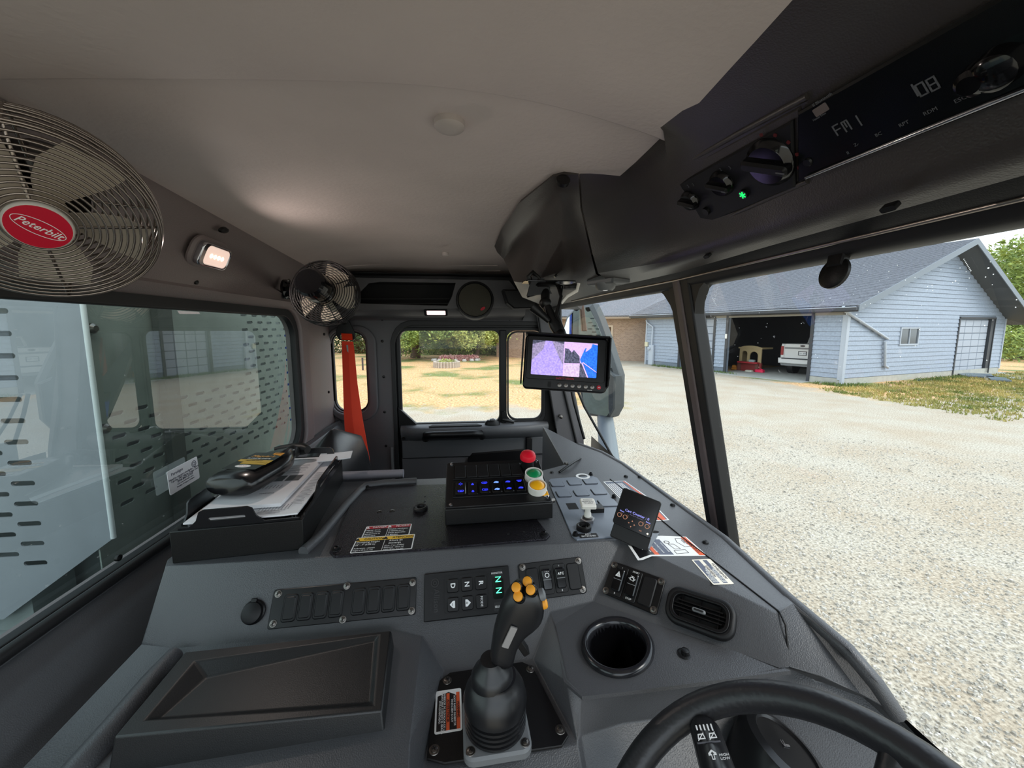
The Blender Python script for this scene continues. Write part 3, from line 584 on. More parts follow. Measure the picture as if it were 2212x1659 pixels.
# left shelf ridge and storage lid
tube('side_ridge', [PZ(378, 1412, 1.782), PZ(330, 1470, 1.778), PZ(250, 1570, 1.772), PZ(150, 1690, 1.76)], [.012, .016, .018, .02], DASH, da, 14)
ld = thing('storage_compartment', 'dark storage compartment with sunken tray, left of the joystick', 'lid', (-.25, .5, 1.79))
zl = 1.806
top = D([(400, 1408, zl), (846, 1362, zl), (826, 1534, zl), (246, 1592, zl)]); bot = [p+V((0, -.004, -.045)) for p in top]; bot = [bot[0], bot[1]+V((.006, 0, 0)), bot[2]+V((.006, -.008, 0)), bot[3]+V((-.004, -.008, 0))]
inn = D([(420, 1428, zl), (818, 1371, zl), (806, 1524, zl), (312, 1556, zl)])
fl_ = D([(446, 1464, zl-.013), (810, 1384, zl-.006), (800, 1518, zl-.006), (345, 1552, zl-.010)])
v = bot+top+inn+fl_; f = []
for k in range(3):
    for i in range(4): f.append((k*4+i, k*4+(i+1) % 4, (k+1)*4+(i+1) % 4, (k+1)*4+i))
f.append((12, 13, 14, 15)); lo_ = mesh('lid_panel', v, f, mat('lid_plastic', (30, 30, 31), .40, bump=.3, bscale=900, kind='voro', dist=.0004), ld, 30, bev=.005, seg=3)
bmq = bmesh.new(); bmq.from_mesh(lo_.data); bmesh.ops.recalc_face_normals(bmq, faces=bmq.faces); bmq.to_mesh(lo_.data); bmq.free()
# seams of the dash
tube('dash_seam', [PZ(x, y, ZT+.0003) for x, y in ((1318, 1035), (1400, 1100), (1480, 1166), (1560, 1226), (1640, 1288), (1684, 1322))]+[PZ(1697, 1350, 1.874), PZ(1706, 1440, 1.832)], .0016, BLACK, da, 6)
tube('dash_edge_roll', [PZ(x, y, ZT-.006) for x, y in ((1250, 962), (1300, 980), (1345, 1005), (1565, 1167), (1700, 1292))]+[PZ(1830, 1403, 1.860), PZ(1893, 1477, 1.838), PZ(1938, 1545, 1.802)], .010, DASH, da, 12)
for x, y in ((1382, 1031), (1453, 1092), (1524, 1173), (1352, 1030)):
    lathe('dash_screw', Fr(PZ(x, y, ZT), (1, 0, 0), (0, 1, 0)), [(.006, 0), (.0055, .003), (.003, .005)], BLACK, da, 14)
lathe('dash_screw', Fr(PP(1480, 1412, cen, FSH.N), (1, 0, 0), (0, 1, 0)), [(.011, 0), (.009, .001), (.006, .001), (.0055, .006), (.003, .007)], BLACK, da, 16)
# ridge bar between document box and console plate
tube('console_ridge', [PZ(x, y, ZT+.004) for x, y in ((655, 1192), (690, 1160), (745, 1094), (775, 1062), (790, 1050), (830, 1044), (900, 1040))], [.010]*7, DASH, da, 12)
tube('console_rail', [V((-.57, 1.085, ZT+.008)), V((-.20, 1.085, ZT+.008))], .012, mat('rail_grey', (128, 126, 134), .5), da, 10)
tube('dash_handle', [PZ(1208, 1020, ZT+.002), PZ(1222, 1010, ZT+.010), PZ(1240, 998, ZT+.012), PZ(1254, 990, ZT+.003)], .0035, PLA, da, 8)
lathe('dash_screw', Fr(PZ(1192, 1021, ZT), (1, 0, 0), (0, 1, 0)), [(.006, 0), (.004, .004)], BLACK, da, 12); lathe('dash_screw', Fr(PZ(1223, 1003, ZT+.01), (1, 0, 0), (0, 1, 0)), [(.007, 0), (.006, .007)], STEEL, da, 12)

def screw(f, u, v, par, r=.0042, m=STEEL, n=0):
    g = f.at(u, v, n); s_ = lathe('screw', g, [(r*1.5, 0), (r*1.4, .0008), (r, .001), (r*.95, .0022), (r*.5, .003), (0, .0031)], m, par, 14)
    mb = MB(); mb.prism(g.rot(.5), [(-r*.6, -r*.12), (r*.6, -r*.12), (r*.6, r*.12), (-r*.6, r*.12)], .0030, .0034); mb.prism(g.rot(.5), [(-r*.12, -r*.6), (r*.12, -r*.6), (r*.12, r*.6), (-r*.12, r*.6)], .0030, .0034)
    mb.done('screw_slot', DARK, s_); return s_
def ontofr(f, pts, fn): return [((fn(*q)-f.O).dot(f.U), (fn(*q)-f.O).dot(f.V)) for q in pts]
# ---- sloping face 1
def S1(x, y): return PP(x, y, O1, N1)+N1*.0006
# blank switch panel (eight blanks)
f, w, hh = quadfr(S1(578, 1360), S1(898, 1328), S1(584, 1275))
sw = thing('switch_panel', 'long black panel of eight blank switch covers on the console front', 'switch panel', f.p(w/2, 0), group=None)
prism('panel_plate', f, rr(0, 0, w, hh, .004), 0, .003, mat('panel_gloss', (13, 13, 15), .3, spec=.4), sw, c=.001)
for k in range(8):
    x0 = .020+k*.0258+(.012 if k > 3 else 0)
    prism('blank_cover', f, rr(x0, .008, x0+.0236, hh-.009, .005), .003, .0055, MATTE, sw, c=.0015)
    prism('cover_inset', f, rr(x0+.003, .012, x0+.0206, hh-.013, .003), .0055, .0066, PLA, sw.children[-1], c=.001)
for u, v in ((.009, .008), (.009, hh-.007), (w/2, .004), (w/2+.001, hh-.004), (w-.007, .007), (w-.007, hh-.008)): screw(f, u, v, sw, n=.003)
# round outlet cover
q = S1(549, 1322); po = thing('power_outlet', 'round black outlet flap cover left of the long switch panel', 'outlet', q)
fo = Fr(q, f.U, f.V); lathe('outlet_ring', fo, [(.019, 0), (.019, .003), (.017, .005), (.014, .004)], PLA, po, 28)
lathe('outlet_flap', fo.at(-.001, -.001), [(.0165, .003), (.016, .008), (.012, .010), (0, .0105)], MATTE, po, 28); prism('flap_tab', fo, rr(-.005, .014, .004, .021, .002), .004, .009, PLA, po, c=.001)
# gear selector
f, w, hh = quadfr(S1(916, 1344), S1(1106, 1322), S1(914, 1240))
gs = thing('gear_selector', 'push button gear selector pad with a green lit readout', 'gear selector', f.p(w/2, 0))
prism('selector_plate', f, rr(0, 0, w, hh, .002), 0, .005, MATTE, gs, c=.0015)
plate('key_border', f, rr(.034, .008, .117, hh-.007, .006), [rr(.0355, .0095, .1155, hh-.0085, .005)], .005, .0058, MATTE, gs)
for i, row in enumerate((('D', 'N', 'R'), ('v', '^', 'MODE'))):
    for j, ch in enumerate(row):
        x0 = .041+j*.0255; y0 = hh-.012-.0235-(i*.0295)
        k = prism('selector_key', f, rr(x0, y0, x0+.021, y0+.0225, .004), .005, .0082, PLA, gs, c=.0012)
        fk = f.at(x0+.0105, y0+.0115, .0084).rot(-pi/2)
        if len(ch) == 1 and ch.isalpha() and ch != 'v': text(ch, fk, 0, 0, .0115, PRINT, k, 'CENTER', bold=.0003)
        elif ch == 'MODE': text(ch, fk, 0, 0, .0058, PRINT, k, 'CENTER')
        else:
            s_ = 1 if ch == '^' else -1; fa = f.at(x0+.0105, y0+.0115, .0084); 
            prism('arrow_mark', fa, [(-.0035*s_, -.0055), (.0002*s_, -.0055), (.006*s_, 0), (.0002*s_, .0055), (-.0035*s_, .0055)][::s_], 0, .0003, PRINT, k)
            mb = MB(); mb.prism(fa, [(-.0013, -.002), (-.0005, -.002), (-.0005, .002), (-.0013, .002)], .0003, .0005)
            if s_ > 0: mb.prism(fa, [(-.003, -.0004), (.0012, -.0004), (.0012, .0004), (-.003, .0004)], .0003, .0005)
            mb.done('arrow_sign', INK, k)
prism('readout_window', f, rr(.124, .023, .144, hh-.020, .003), .005, .0062, mat('readout_black', (6, 18, 14), .2), gs)
GL = mat('green_digit', (90, 255, 190), .4, emit=1.2)
for k in range(2):
    text('N', f.at(.134, .0545-k*.018, .0064).rot(-pi/2), 0, 0, .0155, GL, gs, 'CENTER', sx=.9)
prism('readout_tag', f, (rr(.124, .004, .142, .018, .001)), .005, .0056, INK, gs); prism('readout_tag', f, (rr(.124, hh-.017, .143, hh-.005, .001)), .005, .0056, INK, gs)
text('MONITOR', f.at(.133, hh-.011, .0058), 0, 0, .0045, PRINT, gs, 'CENTER'); text('SELECT', f.at(.133, .011, .0058), 0, 0, .0045, PRINT, gs, 'CENTER')
EMB = mat('embossed_black', (14, 14, 16), .35)
text('Allison', f.at(.022, .031, .0052).rot(-pi/2), 0, 0, .0135, EMB, gs, 'CENTER', th=.0004, bold=.0002); text('Transmission', f.at(.013, .031, .0052).rot(-pi/2), 0, 0, .0055, EMB, gs, 'CENTER', th=.0003)
plate('emblem_ring', f.at(.0195, hh-.0165), circ(.0075, 20), [circ(.0055, 20)], .005, .0062, EMB, gs); plate('emblem_ring', f.at(.0195, hh-.0165), circ(.0038, 16), [circ(.002, 16)], .005, .0062, EMB, gs)
# rocker builder
def rocker(par, f, u, v, w, h, n, icon=None, ic=PRINT, top=None, botm=None):
    fr = prism('rocker_frame', f, rr(u, v, u+w, v+h, .004), n, n+.0018, MATTE, par, c=.0008)
    a = f.at(u+w/2, v+h/2, n+.0018); r_, hw = .010, w/2-.003; hh2 = h/2-.0075; P = rr(-hw, -hh2, hw, hh2, .0035)
    if area2(P) < 0: P = P[::-1]
    Q = inset(P, .0015); vs = [a.p(x, y, 0) for x, y in P]+[a.p(x, y, .0035+.10*y*(1 if y > 0 else .35)) for x, y in P]+[a.p(x, y, .0050+.10*y*(1 if y > 0 else .35)) for x, y in Q]
    k = len(P); fs = [(i+r*k, (i+1) % k+r*k, (i+1) % k+(r+1)*k, i+(r+1)*k) for r in range(2) for i in range(k)]+[tuple(2*k+i for i in range(k))]
    rk = mesh('rocker_button', vs, fs, GLOSS, par)
    prism('button_line', a, [(-hw+.001, -.0006), (hw-.001, -.0006), (hw-.001, .0006), (-hw+.001, .0006)], .0045, .0056, GREY, rk)
    fi = Fr(a.p(0, hh2*.42, .0082), f.U, f.V+f.N*.1)
    if icon: icon(fi, rk)
    if top: text(top, a, 0, hh2+.0035, .0045 if len(top) > 1 else .004, PRINT, fr, 'CENTER', n=.0003)
    if botm: text(botm, a, 0, -hh2-.0035, .0045, PRINT, fr, 'CENTER', n=.0003)
    return rk
def ic_ring(fi, p): plate('icon', fi, circ(.0042, 20), [circ(.0030, 20)], 0, .0004, PRINT, p); [prism('icon_arc', fi, rr(x, .0055, x+.002, .0062, .0003), -.0003, .0002, PRINT, p) for x in (-.004, -.001, .002)]
def ic_atc(fi, p): text('ATC', fi, 0, 0, .006, PRINT, p, 'CENTER', bold=.0001)
def ic_tri(fi, p):
    plate('icon', fi, [(-.0052, -.0042), (.0052, -.0042), (0, .0052)], [[(-.0034, -.0031), (.0034, -.0031), (0, .0030)]], 0, .0004, PRINT, p); plate('icon', fi, [(-.0026, -.0027), (.0026, -.0027), (0, .0019)], [[(-.0012, -.0018), (.0012, -.0018), (0, .0004)]], 0, .0004, PRINT, p)
def ic_eng(fi, p):
    for x0, y0, x1, y1 in ((-.004, -.0025, .003, -.0017), (-.004, .0017, .003, .0025), (-.004, -.0025, -.0032, .0025), (-.0065, -.0004, -.004, .0004), (.0022, -.004, .003, .004), (-.001, .0025, 0, .0045), (-.003, .0042, .002, .0048), (.003, -.0012, .0058, -.0004), (.003, .0004, .0058, .0012)): prism('icon', fi, [(x0, y0), (x1, y0), (x1, y1), (x0, y1)], 0, .0004, PRINT, p)
# rocker panel of four (two blanks) on the console face
f, w, hh = quadfr(S1(1127, 1300), S1(1268, 1281), S1(1118, 1219))
rp = thing('rocker_panel', 'small black four-slot rocker panel behind the joystick grip', 'switch panel', f.p(w/2, 0))
prism('panel_plate', f, rr(0, 0, w, hh, .005), 0, .003, MATTE, rp, c=.001)
for k in range(4):
    x0 = .013+k*.0262
    if k in (0, 3): prism('blank_cover', f, rr(x0, .008, x0+.0235, hh-.009, .005), .003, .0055, MATTE, rp, c=.0015)
    else: rocker(rp, f, x0, .006, .0235, hh-.013, .003, ic_ring if k == 1 else ic_atc, top=None if k == 1 else 'I', botm=None if k == 1 else '0')
for u, v in ((.008, .009), (.008, hh-.006), (w-.008, .007), (w-.007, hh-.007)): screw(f, u, v, rp, n=.003)
# ---- sloping face 2
def S2(x, y): return PP(x, y, O2, N2)+N2*.001
f, w, hh = quadfr(S2(1302, 1282), S2(1419, 1331), S2(1320, 1212))
hp = thing('hazard_panel', 'black three-slot rocker panel with hazard and start-stop switches beside the air vent', 'switch panel', f.p(w/2, 0))
prism('panel_plate', f, rr(0, 0, w, hh, .004), 0, .0035, PLA, hp, c=.001)
for k in range(3):
    x0 = .012+k*.0268
    if k == 2: prism('blank_cover', f, rr(x0, .006, x0+.0245, hh-.006, .004), .0035, .006, MATTE, hp, c=.0015)
    else: rocker(hp, f, x0, .003, .0235, hh-.006, .0035, ic_tri if k == 0 else ic_eng, top='I' if k == 0 else 'START', botm='0' if k == 0 else 'STOP')
for u, v in ((.006, .006), (.006, hh-.006), (w-.006, .006), (w-.006, hh-.006)): screw(f, u, v, hp, n=.0035)
# air vent
f, w, hh = quadfr(S2(1436, 1340), S2(1586, 1396), S2(1448, 1268)); hh *= 1.04
av = thing('air_vent', 'rounded rectangular black air vent on the dash beside the cup holder', 'air vent', f.p(w/2, 0))
fc = f.at(w/2, hh/2); W2, H2 = w/2*1.02, hh/2*1.05
plate('vent_ring', fc, rr(-W2, -H2, W2, H2, .022, 8), [rr(-W2+.012, -H2+.010, W2-.012, H2-.010, .014, 8)], -.002, .012, MATTE, av, bev=.005)
plate('vent_ring', fc, rr(-W2+.008, -H2+.007, W2-.008, H2-.007, .017, 8), [rr(-W2+.013, -H2+.012, W2-.013, H2-.012, .013, 8)], .004, .0135, PLA, av, bev=.001)
prism('vent_back', fc, rr(-W2+.01, -H2+.009, W2-.01, H2-.009, .014), -.001, .003, DARK, av)
for k in range(4):
    y = -H2+.021+k*(2*H2-.042)/3; prism('vent_slat', fc.at(0, y, .006), [(-W2+.013+(.005 if k in (0, 3) else 0), -.0009), (W2-.013-(.005 if k in (0, 3) else 0), -.0009), (W2-.013-(.005 if k in (0, 3) else 0), .0009), (-W2+.013+(.005 if k in (0, 3) else 0), .0009)], -.003, .004, PLA, av)
for x in (-.028, 0, .028): prism('vent_slat', fc.at(x, 0, .004), [(-.0007, -H2+.012), (.0007, -H2+.012), (.0007, H2-.012), (-.0007, H2-.012)], -.003, .002, PLA, av)
prism('vent_tab', fc.at(0, 0, .009), rr(-.010, -.003, .010, .003, .0028), 0, .005, GREY, av, c=.0012)
prism('tab_inset', fc.at(0, 0, .014), rr(-.007, -.0014, .007, .0014, .0013), 0, .0006, DARK, av)
# ---- console top plate and its decals
TF = Fr((0, 0, ZT), (1, 0, 0), (0, 1, 0))
def tp_(pts, z=ZT): return [(lambda p: (p.x, p.y))(PZ(x, y, z)) for x, y in pts]
cp = thing('cover_plate', 'speckled black metal cover plate on the console top', 'cover plate', (-.1, .85, ZT))
prism('plate_sheet', TF, tp_([(722, 1206), (712, 1196), (770, 1062), (782, 1054), (1040, 1046), (1140, 1100), (1188, 1160), (1180, 1168)]), .0, .004, SPECK, cp, c=.001)
for x, y in ((727, 1191), (794, 1057), (1175, 1158)): lathe('bolt', TF.at(*tp_([(x, y)])[0], .004), [(.008, 0), (.0078, .001), (.005, .0012), (.005, .005), (.0025, .006), (.0025, .004)], PLA, cp, 18)
for x, y, r, m in ((820, 1109, .006, 1), (847, 1107, .006, 1), (918, 1076, .0022, 0), (918, 1087, .0022, 0), (958, 1175, .004, 0), (1098, 1158, .003, 0), (1132, 1153, .003, 0)):
    u, v = tp_([(x, y)])[0]
    if m: lathe('rivet_nut', TF.at(u, v, .004), [(r, 0), (r, .0008), (r*.6, .001), (r*.5, -.001)], STEEL, cp, 16)
    else: prism('drill_hole', TF.at(u, v, .004), circ(r, 12), 0, .0003, DARK, cp)
u, v = tp_([(909, 1103)])[0]; lathe('grommet', TF.at(u, v, .004), [(.016, 0), (.0165, .004), (.013, .007), (.009, .006), (.008, .001)], RUB, cp, 24); prism('grommet_hole', TF.at(u, v, .004), circ(.0085, 16), 0, .0015, DARK, cp)
BORD = mat('decal_white', (238, 238, 236), .45); BLK = mat('decal_black', (16, 15, 18), .4)
def warn_tri(f, u, v, s, m, par): prism('warning_triangle', f, [(u-s*.6, v-s*.45), (u+s*.6, v-s*.45), (u, v+s*.6)], .0006, .0008, m, par)
def decal(name, label, f, w, h, head, hcol, htxt, l, r, z=.0004, split=True, ls=.0052, tcol=BORD, body=BLK, hh_=None):
    t = thing(name, label, 'decal', f.p(w/2, h/2)); g = f.at(0, 0, z); b = .0022; hd = hh_ or h*.22
    prism('decal_border', g, rr(0, 0, w, h, .003), 0, .0003, BORD, t); prism('decal_field', g, rr(b, b, w-b, h-b, .001), .0003, .0004, body, t)
    if hcol: prism('decal_header', g, [(b, h-b-hd), (w-b, h-b-hd), (w-b, h-b), (b, h-b)], .0004, .0005, hcol, t)
    if split: prism('decal_rule', g, [(w/2-.0004, b), (w/2+.0004, b), (w/2+.0004, h-b), (w/2-.0004, h-b)], .0005, .0006, BORD, t)
    g2 = g.at(0, 0, .0005)
    for k, s in enumerate(head):
        cx = w*(.25+.5*k) if len(head) > 1 else w/2
        text(s, g2, cx+hd*.5, h-b-hd*.52, hd*.85, htxt, t, 'CENTER', sx=.82); warn_tri(g2.at(0, 0, -.0003), cx-len(s)*hd*.27-hd*.25, h-b-hd*.5, hd*.75, htxt, t)
    for side, ln in enumerate((l, r)):
        y = h-b-hd-ls*.85
        for s in ln:
            k = 1.0
            if s.startswith('+'): s = s[1:]; k = 1.35
            if s == '': y -= ls*.6; continue
            x0 = w*(.015+.49*side)+b; text(s, g2, x0, y, ls*k*.95, tcol, t, n=.0002, sx=min(.9, (w*.46)/(len(s)*ls*k*.52))); y -= ls*1.08*k
    return t
f, w, hh = quadfr(PZ(755, 1196, ZT+.004), PZ(890, 1186, ZT+.004), PZ(768, 1163, ZT+.004)); fC = f
decal('caution_decal', 'black and white caution decal with yellow header on the cover plate', f, w, hh, ['CAUTION', 'ATENCION'], YELP, INK, ['+Dumping height', "+22' - 7\" (6.88 m)", '', 'Reference - chassis', 'height at 43 in. (1.1 m)'], ['+   Altura de', '+   descarga', '22 pi.- 7 pu. (6.88m)', 'Referencia - altura del', 'chasis 43 pu. (1.1 m.)'], ls=.0060)
f, w, hh = quadfr(PZ(780, 1163, ZT+.004), PZ(884, 1156, ZT+.004), PZ(791, 1138, ZT+.004))
decal('danger_decal', 'black danger decal with dark red header on the cover plate', f, w, hh, ['DANGER', 'PELIGRO'], DRED, BORD, ['Never drive', 'vehicle while', 'equipment is', 'extended.'], ['Nunca conduzca', 'el vehiculo con el', 'brazo extendido', 'o equipo.'], ls=.0068)
# ---- grey gauge panel with square blanks
gp = thing('grey_button_panel', 'light grey metal panel of square blanks on the dash beside the control box', 'panel', (.25, .85, ZT))
GPM = mat('grey_panel', (112, 120, 132), .38, bump=.1, bscale=60, var=.06, vscale=20)
prism('panel_sheet', TF, tp_([(1246, 1168), (1236, 1160), (1192, 1060), (1185, 1040), (1190, 1036), (1279, 1030), (1290, 1034), (1346, 1110), (1352, 1140), (1346, 1160)]), 0, .003, GPM, gp, c=.0008)
for x, y in ((1203, 1048), (1240, 1045), (1274, 1043), (1217, 1070), (1255, 1068), (1293, 1065), (1313, 1090)):
    u, v = tp_([(x, y)])[0]; prism('square_blank', TF.at(u, v, .003), rr(-.0165, -.0165, .0165, .0165, .004) if x != 1313 else rr(-.021, -.0165, .021, .0165, .004), 0, .003, GPM, gp, c=.0008)
    prism('blank_shadow_gap', TF.at(u, v, .003), rr(-.018, -.018, .018, .018, .004) if x != 1313 else rr(-.0225, -.018, .0225, .018, .004), 0, .0006, INK, gp)
u, v = tp_([(1236, 1096)])[0]; prism('open_cutout', TF.at(u, v, .003), [(-.012, -.016), (.012, -.016), (.012, .016), (-.012, .016)], 0, .0003, DARK, gp)
u, v = tp_([(1259, 1031)])[0]; plate('panel_ring_mark', TF.at(u, v, .003), circ(.020, 24), [circ(.013, 24)], 0, .0005, BORD, gp)
for x, y in ((1276, 1028), (1326, 1077), (1243, 1159)): lathe('bolt', TF.at(*tp_([(x, y)])[0], .003), [(.0075, 0), (.007, .001), (.005, .001), (.005, .006), (.003, .007), (.003, .005)], PLA, gp, 18)
pk = thing('pull_switch', 'white square pull switch on a hexagonal nut', 'switch', (.2, .75, ZT)); u, v = tp_([(1269, 1128)])[0]; g = TF.at(u, v, .003)
prism('hex_nut', g, circ(.016, 6), 0, .007, mat('nut_grey', (140, 140, 142), .3, .8), pk, c=.001); lathe('nut_collar', g, [(.011, .007), (.011, .010), (.008, .011)], STEEL, pk, 20)
lathe('switch_stem', g, [(.008, .008), (.0075, .018), (.006, .022), (.0062, .036)], WHITE, pk, 20)
kn = prism('switch_knob', Fr(g.p(0, 0, .036), (1, -.12, 0), (.12, 1, .12)), rr(-.016, -.016, .016, .016, .004), 0, .008, WHITE, pk, c=.002)
for k, s in enumerate(('PARKING', 'BRAKE PULL', 'TO APPLY')): text(s, Fr(g.p(0, 0, .0442), (1, -.12, 0), (.12, 1, .12)), 0, .006-k*.006, .0045, GINK, kn, 'CENTER')
gd = prism('switch_guard', TF.at(*tp_([(1284, 1106)])[0], .003), rr(-.02, -.012, .02, .012, .003), 0, .012, PLA, pk, c=.002)
bz = thing('round_buzzer', 'round black socket above the arm extended tag on the grey panel', 'socket', (.2, .74, ZT)); u, v = tp_([(1261, 1146)])[0]; g = TF.at(u, v, .003)
lathe('socket_ring', g, [(.0155, 0), (.0155, .008), (.013, .010), (.010, .009), (.009, .004)], PLA, bz, 28, cap=False); lathe('socket_core', g, [(.0095, .002), (.009, .005), (.004, .006), (.003, .003)], GLOSS, bz, 20)
u, v = tp_([(1272, 1160)])[0]; tg = prism('arm_tag', TF.at(u, v, .003), rr(-.020, -.008, .018, .008, .002), 0, .0006, INK, bz)
text('ARM', TF.at(u, v, .0036), -.001, .004, .006, PRINT, bz, 'CENTER'); text('EXTENDED', TF.at(u, v, .0036), -.001, -.003, .006, PRINT, bz, 'CENTER')
# warning decals on the dash top
f, w, hh = quadfr(PZ(1490, 1206, ZT), PZ(1525, 1208, ZT)*0+PZ(1586, 1262, ZT), PZ(1525, 1208, ZT)) if False else quadfr(PZ(1586, 1262, ZT), PZ(1534, 1208, ZT), PZ(1542, 1265, ZT))
t = thing('notice_decal', 'cream notice decal with two grey text blocks nearest the dash front', 'decal', f.p(w/2, 0)); g = f.at(0, 0, .0004)
prism('decal_border', g, rr(0, 0, w, hh, .002), 0, .0003, mat('decal_cream', (236, 228, 212), .5), t)
BLU = mat('decal_bluegrey', (92, 98, 116), .5)
for a, b in ((.24, .46), (.64, .93)): prism('decal_field', g, [(.003, hh*a), (w-.003, hh*a), (w-.003, hh*b), (.003, hh*b)], .0003, .0004, BLU, t)
for k, s in enumerate(('WARNING', 'ADVERTENCIA')): text(s, g.at(w/2, hh*(.11 if k else .55), .0004), 0, 0, .0065, GINK, t, 'CENTER')
for k in range(7):
    yy = hh*(.29+k*.07) if k < 3 else hh*(.69+(k-3)*.065); text(('No step. Do not stand on', 'this surface when the', 'vehicle is in motion.', 'No pise esta superficie', 'mientras el vehiculo', 'se mueve o esta', 'en marcha.')[k], g.at(.005, yy, .0004), 0, 0, .0042, BORD, t)
f, w, hh = quadfr(PZ(1390, 1210, ZT), PZ(1524, 1200, ZT), PZ(1352, 1160, ZT))
t = thing('warning_decal', 'large warning decal with orange bars and truck sketch under the tilted display', 'decal', f.p(w/2, 0)); g = TF.at(0, 0, .0004)
def tq(pts, n0, n1, m, nm='decal_field'): prism(nm, g, tp_(pts), n0, n1, m, t)
tq([(1378, 1211), (1388, 1210), (1408, 1202), (1528, 1201), (1482, 1160), (1428, 1158), (1345, 1160)], 0, .0003, BORD, 'decal_border')
tq([(1382, 1207), (1405, 1199), (1440, 1198), (1404, 1164), (1352, 1163)], .0003, .0005, BLK)
tq([(1415, 1199), (1425, 1199), (1395, 1168), (1386, 1168)], .0005, .0006, ORG, 'decal_bar')
tq([(1425, 1199), (1456, 1199), (1424, 1166), (1399, 1166)], .0005, .0006, BLU)
tq([(1511, 1200), (1523, 1200), (1480, 1161), (1470, 1161)], .0003, .0005, ORG, 'decal_bar')
ff = Fr(PZ(1497, 1182, ZT+.0008), PZ(1517, 1200, ZT)-PZ(1475, 1162, ZT), V((.3, 1, 0))); text('WARNING', ff, -.002, 0, .0085, INK, t, 'CENTER')
for k in range(5): text(('arm is extended', 'when body is raised.', 'extendido cuando', 'la carroceria esta', 'levantada.')[k], Fr(PZ(1436-k*13, 1182, ZT+.0008), PZ(1517, 1200, ZT)-PZ(1475, 1162, ZT), V((.3, 1, 0))), 0, 0, .0048, BORD, t, 'CENTER')
for a in ([(1458, 1164), (1472, 1164), (1496, 1180), (1480, 1182), (1462, 1172)], [(1443, 1176), (1455, 1176), (1470, 1186), (1458, 1187)], [(1456, 1190), (1480, 1188), (1488, 1195), (1462, 1197)]):
    P = tp_(a); mb = MB(); 
    for i in range(len(P)):
        p, q = V(P[i]+(0,)), V(P[(i+1) % len(P)]+(0,)); d = (q-p).normalized(); nn = V((-d.y, d.x, 0))*.0005
        mb.prism(g, [(p-nn).to_2d()[:], (q-nn).to_2d()[:], (q+nn).to_2d()[:], (p+nn).to_2d()[:]], .0003, .0005)
    mb.done('sketch_outline', INK, t)
u, v = tp_([(1440, 1172)])[0]; plate('sketch_wheel', g.at(u, v), circ(.0055, 16), [circ(.004, 16)], .0003, .0005, INK, t)
text('SEE OPERATOR\nMANUAL', Fr(PZ(1477, 1170, ZT+.0008), PZ(1517, 1200, ZT)-PZ(1475, 1162, ZT), V((.3, 1, 0))), 0, 0, .003, GINK, t, 'CENTER')
for nm, lab, pts, in (('label_decal', 'slate grey decal with orange end stripe behind the tilted display', [(1303, 1041), (1350, 1039), (1405, 1078), (1348, 1086)]), ('label_decal', 'grey and orange decal half hidden by the tilted display near its base', [(1278, 1105), (1418, 1095), (1446, 1124), (1300, 1136)])):
    t = thing(nm, lab, 'decal', PZ(*pts[0], ZT)); g = TF.at(0, 0, .0004); P = tp_(pts); P = P if area2(P) > 0 else P[::-1]
    prism('decal_border', g, P, 0, .0003, BORD, t); Q = inset(P, .003); prism('decal_field', g, Q, .0003, .0004, BLU, t)
    A, B, C_, D_ = [V(x) for x in tp_(pts)]
    for a, b in ((.82, .98),)+(((.28, .38),) if pts[0][0] == 1278 else ()):
        P = [A.lerp(B, a), A.lerp(B, b), D_.lerp(C_, b), D_.lerp(C_, a)]; P = [tuple(x) for x in P]; prism('decal_bar', g, inset(P if area2(P) > 0 else P[::-1], .003), .0004, .0005, ORG, t)
    for k in range(9):
        a = .10+k*.075
        if pts[0][0] == 1278 and .26 < a < .4: continue
        p, q = A.lerp(B, a), D_.lerp(C_, a); p, q = p.lerp(q, .12), q.lerp(p, .2); d = (q-p).normalized(); nn = V((-d.y, d.x))*.0011
        prism('decal_text_line', g, [tuple(x) for x in (p-nn, q-nn, q+nn, p+nn)], .0004, .0005, BORD, t)
# ---- tilted display on its bracket
ds = thing('tilted_display', 'small black square display on an angled bracket showing a cart counter', 'display', PZ(1385, 1160, ZT))
bl = PZ(1327, 1152, ZT+.010); d0 = (bl-CAM).dot(FW)
f, w, hh = quadfr(AT(1322, 1128, d0*.985), AT(1405, 1165, d0*.94), AT(1343, 1051, d0*1.0))
prism('display_body', f, rr(0, 0, w, hh, .005), -.010, 0, PLA, ds, c=.001); prism('display_glass', f, rr(.002, .002, w-.002, hh-.002, .004), 0, .0008, mat('screen_black', (14, 14, 17), .15), ds)
DT = mat('display_text', (150, 150, 235), .4, emit=.7); DI = mat('display_icon', (190, 130, 100), .4, emit=.25)
g = f.at(0, 0, .001); text('Cart Counter : 0', g, w*.53, hh*.455, .0068, DT, ds, 'CENTER'); text('Menu', g, w*.10, hh*.385, .0038, DT, ds); text('Press Set for Adjustments', g, w*.53, hh*.385, .0024, mat('display_dim', (120, 110, 140), .4, emit=.2), ds, 'CENTER'); text('Reset', g, w*.78, hh*.375, .0038, DT, ds)
for x in (.12, .27, .68, .84):
    plate('icon_ring', g.at(w*x, hh*.27), circ(.0042, 16), [circ(.0034, 16)], 0, .0002, DI, ds); tube('icon_hook', [g.p(w*x+.002, hh*.27+.005, 0), g.p(w*x+.0048, hh*.27+.005, 0), g.p(w*x+.0048, hh*.27, 0)], .0002, DI, ds, 4)
plate('icon_ring', g.at(w*.47, hh*.17), circ(.0085, 24), [circ(.0081, 24)], 0, .0002, MATTE, ds)
for a in range(4): prism('arrow_icon', g.at(w*.47, hh*.17).rot(a*pi/2), [(.0045, -.0014), (.007, 0), (.0045, .0014)], 0, .0003, DI, ds)
